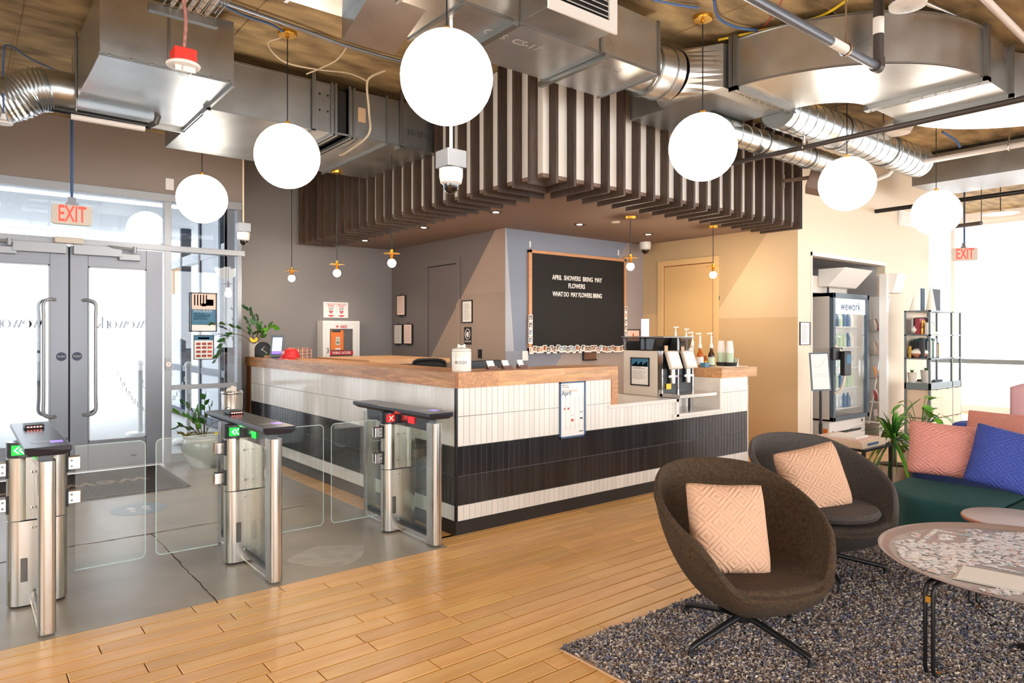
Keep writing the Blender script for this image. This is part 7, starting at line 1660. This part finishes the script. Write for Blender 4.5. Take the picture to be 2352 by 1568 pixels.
for k_, (z, mm_) in enumerate(((1.42, ('snack_a', 'snack_d')), (1.13, ('snack_b', 'snack_d')), (.84, ('snack_c', 'snack_b')), (.55, ('snack_d', 'snack_a')), (.3, ('snack_a', 'snack_d')))):
    MB().box(sxa + .07, sxb - .08, Yf - .16, Yf + .25, z - .015, z).box(sxa + .07, sxb - .08, Yf - .17, Yf - .16, z - .015, z + .07).build('shelf_basket', 'bottle_glass' if k_ < 3 else 'white_plastic', sn)
    for i in range(6):
        x = sxa + .12 + i * (sxb - sxa - .28) / 5; dz = R_.uniform(.0, .03); o = MB().grid(lambda u, v, x=x, z=z: (x - .04 + .08 * u, Yf - .08 + .1 * (v - .5) * .3 - .02 * math.sin(PI * u) * math.sin(PI * v), z + .001 + .15 * v), 5, 5).grid(lambda u, v, x=x, z=z: (x - .04 + .08 * u, Yf - .08 + .1 * (v - .5) * .3 + .02 * math.sin(PI * u) * math.sin(PI * v), z + .001 + .15 * v), 5, 5).build('snack_packet', mm_[i % 2], smooth=True)
        tag(o, '%s snack packet in the %s basket of the rack, %s from the fridge' % ({'snack_a': 'red', 'snack_b': 'orange', 'snack_c': 'blue', 'snack_d': 'cream'}[mm_[i % 2]], ('top', 'second', 'third', 'fourth', 'bottom')[k_], ORD[i]), 'snack', 'snack packets on the rack')
# floor sign on a pole
q = at(1885, 850, 7.1); q = Vector((q.x, q.y, 0)); fsn = thing('poster_stand', 'map poster in a grey frame on a slim black pole', 'sign stand', tuple(q)); D_ = 7.1
c = at(1884, 853, 7.05); wv, hv = .20, .39; tl = .16
def RS(m, u0, u1, v0, v1, w0, w1): return m.prism([(u0, v0), (u1, v0), (u1, v1), (u0, v1)], w0, w1, xf=lambda u, v, w_: tuple(c + fr * (u * 1.0) + Vector((0, 0, v + u * .03)) - fn * (v * tl - w_)))
RS(MB(), -wv / 2, wv / 2, -hv / 2, hv / 2, -.012, 0).build('frame', 'fridge_frame', fsn); RS(MB(), -wv / 2 + .014, wv / 2 - .014, -hv / 2 + .016, hv / 2 - .016, 0, .002).build('sheet', 'paper', fsn)
m = MB(); m.tube([tuple(c + fr * u + Vector((0, 0, v)) - fn * (v * tl - .003)) for u, v in ((-.07, .06), (-.03, .04), (0, .06), (.03, .08), (.05, .12), (.06, .14))], .0015, 4); RS(m, -.07, .07, -.03, -.028, .002, .003); RS(m, -.07, .07, -.05, -.048, .002, .003); m.build('map_lines', 'ink_light', fsn)
MB().cyl((q.x, q.y, 0), (q.x, q.y, c.z - .1), .014, 12).cyl((q.x, q.y, .35), (q.x, q.y, .46), .02, 12).build('pole', 'black', fsn, smooth=True)
MB().lathe([(.001, 0), (.16, 0), (.16, .012), (.001, .02)], q, 28).build('base', 'black', fsn, smooth=True)

# ------------------------------------------------------------------ shelving unit with decor
ux0, ux1, uy0, uy1 = 6.02, 6.95, -.62, -.12; ztop = 1.66
ua = at(2075, 716, 7.9); ub = at(2137, 714, 7.35); uc = at(2208, 716, 7.75)
# the unit stands square to the room: corner nearest the camera at pixel column 2137
kx, ky = px(2137, 714, 6.15), None
ux0 = 6.13; uyn = px(2137, 714, ux0).y; uyf = px(2077, 714, ux0).y; ux1 = py(2208, 714, uyn).x; uxm = py(2187, 714, uyn).x; ztop = px(2137, 712, ux0).z
un = thing('shelving_unit', 'open metal frame shelving unit with pale oak drawers by the windows', 'shelving unit', (ux0, uyn, 0))
LV = [(px(2137, y, ux0).z) for y in (712, 768, 823, 881)]
for x in (ux0, uxm, ux1 - .02):
    for y in (uyn, uyf - .02): MB().box(x, x + .022, y, y + .022, 0, ztop).build('post', 'shelf_metal', un)
for z in LV + [0.06]: MB().box(ux0, ux1, uyn, uyf, z - .016, z).build('shelf', 'shelf_metal', un)
MB().box(ux0, ux1, uyn, uyf, LV[3] - .075, LV[3] - .016).build('tray_band', 'shelf_metal', un)
zd1 = LV[3] - .08
for k_ in range(2):
    z1_ = zd1 - k_ * .34; 
    for j, (xa_, xb_) in enumerate(((ux0 + .025, (ux0 + uxm) / 2 + .01), ((ux0 + uxm) / 2 + .015, uxm - .003), (uxm + .025, ux1 - .02))):
        d_ = MB().box(xa_, xb_, uyn - .002, uyf, z1_ - .33, z1_).build('drawer', 'pale_oak', un); MB().box((xa_ + xb_) / 2 - .02, (xa_ + xb_) / 2 + .02, uyn - .012, uyn - .002, z1_ - .006, z1_ + .002).build('drawer_pull', 'shelf_metal', d_)
MB().box(ux0 + .05, uxm, uyn + .29, uyn + .30, LV[1], LV[0] - .016).box(ux0 + .05, uxm, uyn + .29, uyn + .30, LV[2], LV[1] - .016).build('back_panel', 'pale_oak', un)
yv = (uyn + uyf) / 2
def book(x0, x1, z, h, y, d_, m_, lab, name='book', lean=0):
    o = MB().prism([(x0, 0), (x1, 0), (x1 + lean, h), (x0 + lean, h)], y, y + d_, xf=lambda u, v, w_: (u, w_, z + v)).build(name, m_, bevel=.002); return tag(o, lab, 'book')
U = ux1 - ux0; Dp = uyf - uyn
for i, (a_, m_, h_) in enumerate(((.12, 'book_black', .2), (.19, 'book_green', .22), (.245, 'pink_paper', .21), (.30, 'book_green', .23), (.34, 'paper', .2), (.375, 'book_white', .235), (.41, 'book_blue', .225))):
    book(ux0 + U * a_, ux0 + U * a_ + (.04 if i else .06), LV[2], h_, uyn + .08, .18, m_, ['thick dark', 'wide green', 'pink', 'dark green', 'thin white', 'tall white', 'blue grey'][i] + ' book standing on the middle shelf of the unit')
book(ux0 + .02, ux0 + .2, LV[1], .19, uyf - .16, .05, 'book_red', 'dark red book leaning at the back of the upper shelf'); book(ux0 + .04, ux0 + .22, LV[1], .14, uyf - .24, .03, 'book_white', 'grey folder in front of the red book'); book(ux0 + .2, ux0 + .24, LV[1], .2, uyn + .1, .16, 'book_black', 'dark slim book on the upper shelf'); book(ux0 + .25, ux0 + .28, LV[1], .21, uyn + .1, .16, 'book_white', 'white slim book on the upper shelf by the gold hand')
tag(MB().box(ux0 + .36, ux0 + .56, uyn + .12, uyn + .26, LV[1], LV[1] + .035).build('white_books', 'book_white', bevel=.003), 'white book lying flat on the upper shelf', 'book')
q = px(2104, 757, ux0 + .06); tag(MB().sphere((ux0 + .07, q.y, LV[1] + .055), .055, 20, sz=.95).build('cream_ball', 'ceramic_white', smooth=True), 'small cream round vase on the upper shelf', 'vase')
gh = thing('gold_sculpture', 'gold hand shaped sculpture on the upper shelf', 'sculpture', (ux0 + .1, uyn + .1, LV[1])); g0 = Vector((ux0 + .09, uyn + .12, LV[1]))
MB().lathe([(.001, 0), (.03, 0), (.022, .03), (.028, .08), (.001, .1)], g0, 14).build('palm', 'gold', gh, smooth=True)
for i in range(5): a_ = -.8 + i * .4; MB().tube([g0 + Vector((0, 0, .07)), g0 + fr * .04 * math.sin(a_) + Vector((0, 0, .12)), g0 + fr * .06 * math.sin(a_) + Vector((0, 0, .15 + .02 * math.cos(a_ * 2)))], .008, 8).build('finger', 'gold', gh, smooth=True)
gp = thing('cactus_pot', 'tiny green cactus in a gold pot on the upper shelf', 'plant', (ux0 + .33, uyn + .1, LV[1])); MB().cyl((ux0 + .33, uyn + .1, LV[1]), (ux0 + .33, uyn + .1, LV[1] + .11), .028, 16).build('pot', 'gold', gp, smooth=True); MB().sphere((ux0 + .33, uyn + .1, LV[1] + .125), .028, 12).build('cactus', 'leaf_light', gp, smooth=True)
vz = thing('bowl_vase', 'low two tone white and terracotta vase on the middle shelf', 'vase', (ux0 + .09, uyf - .2, LV[2])); vc = (ux0 + .08, uyn + Dp * .52, LV[2])
MB().lathe([(.001, 0), (.04, 0), (.085, .04), (.092, .055)], vc, 28).build('lower_half', 'terracotta_wood', vz, smooth=True); MB().lathe([(.092, .055), (.085, .085), (.05, .108), (.03, .112), (.001, .1)], vc, 28).build('upper_half', 'ceramic_white', vz, smooth=True)
tag(MB().tube([(ux0 + .03, uyn + .1, LV[2]), (ux0 + .03, uyn + .1, LV[2] + .24)], .03, 10).tube([(ux0 + .055, uyn + .1, LV[2]), (ux0 + .055, uyn + .1, LV[2] + .2)], .02, 10).build('dark_vase', 'book_black', smooth=True), 'dark ribbed vase near the front post of the middle shelf', 'vase')
tag(MB().box(ux0 + .03, ux0 + .06, uyn + .22, uyn + .25, LV[2], LV[2] + .14).box(ux0 + .025, ux0 + .065, uyn + .215, uyn + .255, LV[2] + .05, LV[2] + .09).build('brass_block', 'gold', bevel=.003), 'small brass block ornament on the middle shelf', 'ornament')
tag(MB().box(ux0 + .5, ux0 + .51, uyn + .1, uyn + .16, LV[2], LV[2] + .16).box(ux0 + .54, ux0 + .55, uyn + .1, uyn + .16, LV[2], LV[2] + .18).build('brass_bookend', 'gold'), 'slim brass bookend beside the standing books', 'bookend')
for i, (dx, dy, r_, lab) in enumerate(((.04, .22, .05, 'small pale grey pot with succulent, nearer the wall'), (.13, .1, .062, 'larger pale grey pot with succulent, nearer the windows'))):
    c = Vector((ux0 + dx + .02, uyn + dy, LV[3])); t = thing('succulent_pot', lab, 'plant', tuple(c), 'succulent pots'); MB().lathe([(.001, 0), (r_ * .75, 0), (r_, r_ * 2.4), (r_ * .9, r_ * 2.4), (.001, r_ * 2)], c, 24).build('pot', 'grey_paper', t, smooth=True); m = MB()
    for j in range(10): leaf_mb(m, c + Vector((0, 0, r_ * 2.2)), (math.cos(j), math.sin(j), 1.5), (0, 0, 1), .05, .02)
    m.build('succulent', 'leaf', t)
tag(MB().sphere((ux0 + .28, uyn + .12, LV[3] + .05), .05, 18).build('white_stone', 'ceramic_white', smooth=True), 'round white ornament on the lower shelf', 'ornament')
tag(MB().box(ux0 + .02, ux0 + .2, uyn + .24, uyf - .04, LV[3], LV[3] + .014).build('magazines', 'pale_wood'), 'flat pale magazine on the lower shelf', 'magazine')
tag(MB().box(ux0 + .36, ux0 + .6, uyn + .08, uyn + .28, LV[3], LV[3] + .02).build('dark_tray', 'book_black'), 'flat dark tray on the lower shelf', 'tray')
# objects on top of the unit
a = px(2125, 657, ux0 + .1); fb = thing('leaning_picture', 'leaning dark panel on top of the shelving unit', 'panel', (ux0 + .3, uyn + .1, ztop))
xa_, xb_ = py(2140, 700, uyn + .12).x, py(2158, 700, uyn + .12).x
MB().box(xa_ - .04, xb_, uyn + .11, uyn + .125, ztop, ztop + .27).build('panel', 'book_black', fb)
tag(MB().box(xa_ - .20, xa_ - .10, uyn + .16, uyn + .17, ztop, ztop + .27).build('display_board', 'book_blue'), 'second dark board behind the white cones on the unit', 'panel')
for i, (x, h_, lab) in enumerate(((2114, .2, 'short white cone ornament on the shelving unit'), (2136, .34, 'tall white cone ornament on the shelving unit'))):
    c = py(x, 700, uyn + .06); tag(MB().lathe([(.001, 0), (.06 - .008 * i, 0), (.0015, h_)], (max(c.x, ux0 + .05) if i else ux0 + .08, uyn + (.05 if i else .2), ztop), 20).build('cone_ornament', 'ceramic_white', smooth=True), lab, 'ornament')

# ------------------------------------------------------------------ turn lettering into plain meshes
bpy.context.view_layer.update()
dg = bpy.context.evaluated_depsgraph_get()
for o, w_ in FIT:
    k = w_ / max(max(v[0] for v in o.bound_box) - min(v[0] for v in o.bound_box), 1e-3); o.scale = (k, 1, 1)
bpy.context.view_layer.update(); dg = bpy.context.evaluated_depsgraph_get()
for o in [o for o in bpy.data.objects if o.type == 'FONT']:
    me = bpy.data.meshes.new_from_object(o.evaluated_get(dg)); nm = o.name.split('.')[0]; pa, mpi, mb = o.parent, o.matrix_parent_inverse.copy(), o.matrix_basis.copy(); cu = o.data
    bpy.data.objects.remove(o); bpy.data.curves.remove(cu)
    n = bpy.data.objects.new(nm, me); COL.objects.link(n); n.parent = pa; n.matrix_parent_inverse = mpi; n.matrix_basis = mb

# the board's push-in letters are single pieces
def split_letters(o):
    me = o.data; n = len(me.vertices); par = list(range(n))
    def find(a):
        while par[a] != a: par[a] = par[par[a]]; a = par[a]
        return a
    for e in me.edges: par[find(e.vertices[0])] = find(e.vertices[1])
    groups = {}
    for pl_ in me.polygons: groups.setdefault(find(pl_.vertices[0]), []).append(tuple(pl_.vertices))
    for fs in groups.values():
        ids = sorted({i for f in fs for i in f}); mp_ = {v: k for k, v in enumerate(ids)}
        m2 = bpy.data.meshes.new('letter'); m2.from_pydata([tuple(me.vertices[i].co) for i in ids], [], [tuple(mp_[i] for i in f) for f in fs]); m2.materials.append(MATS['paper'])
        c = bpy.data.objects.new('letter', m2); COL.objects.link(c); c.parent = o.parent; c.matrix_parent_inverse = o.matrix_parent_inverse.copy(); c.matrix_basis = o.matrix_basis.copy()
    bpy.data.objects.remove(o)
for o in [o for o in bpy.data.objects if o.name.split('.')[0] == 'letters']: split_letters(o)
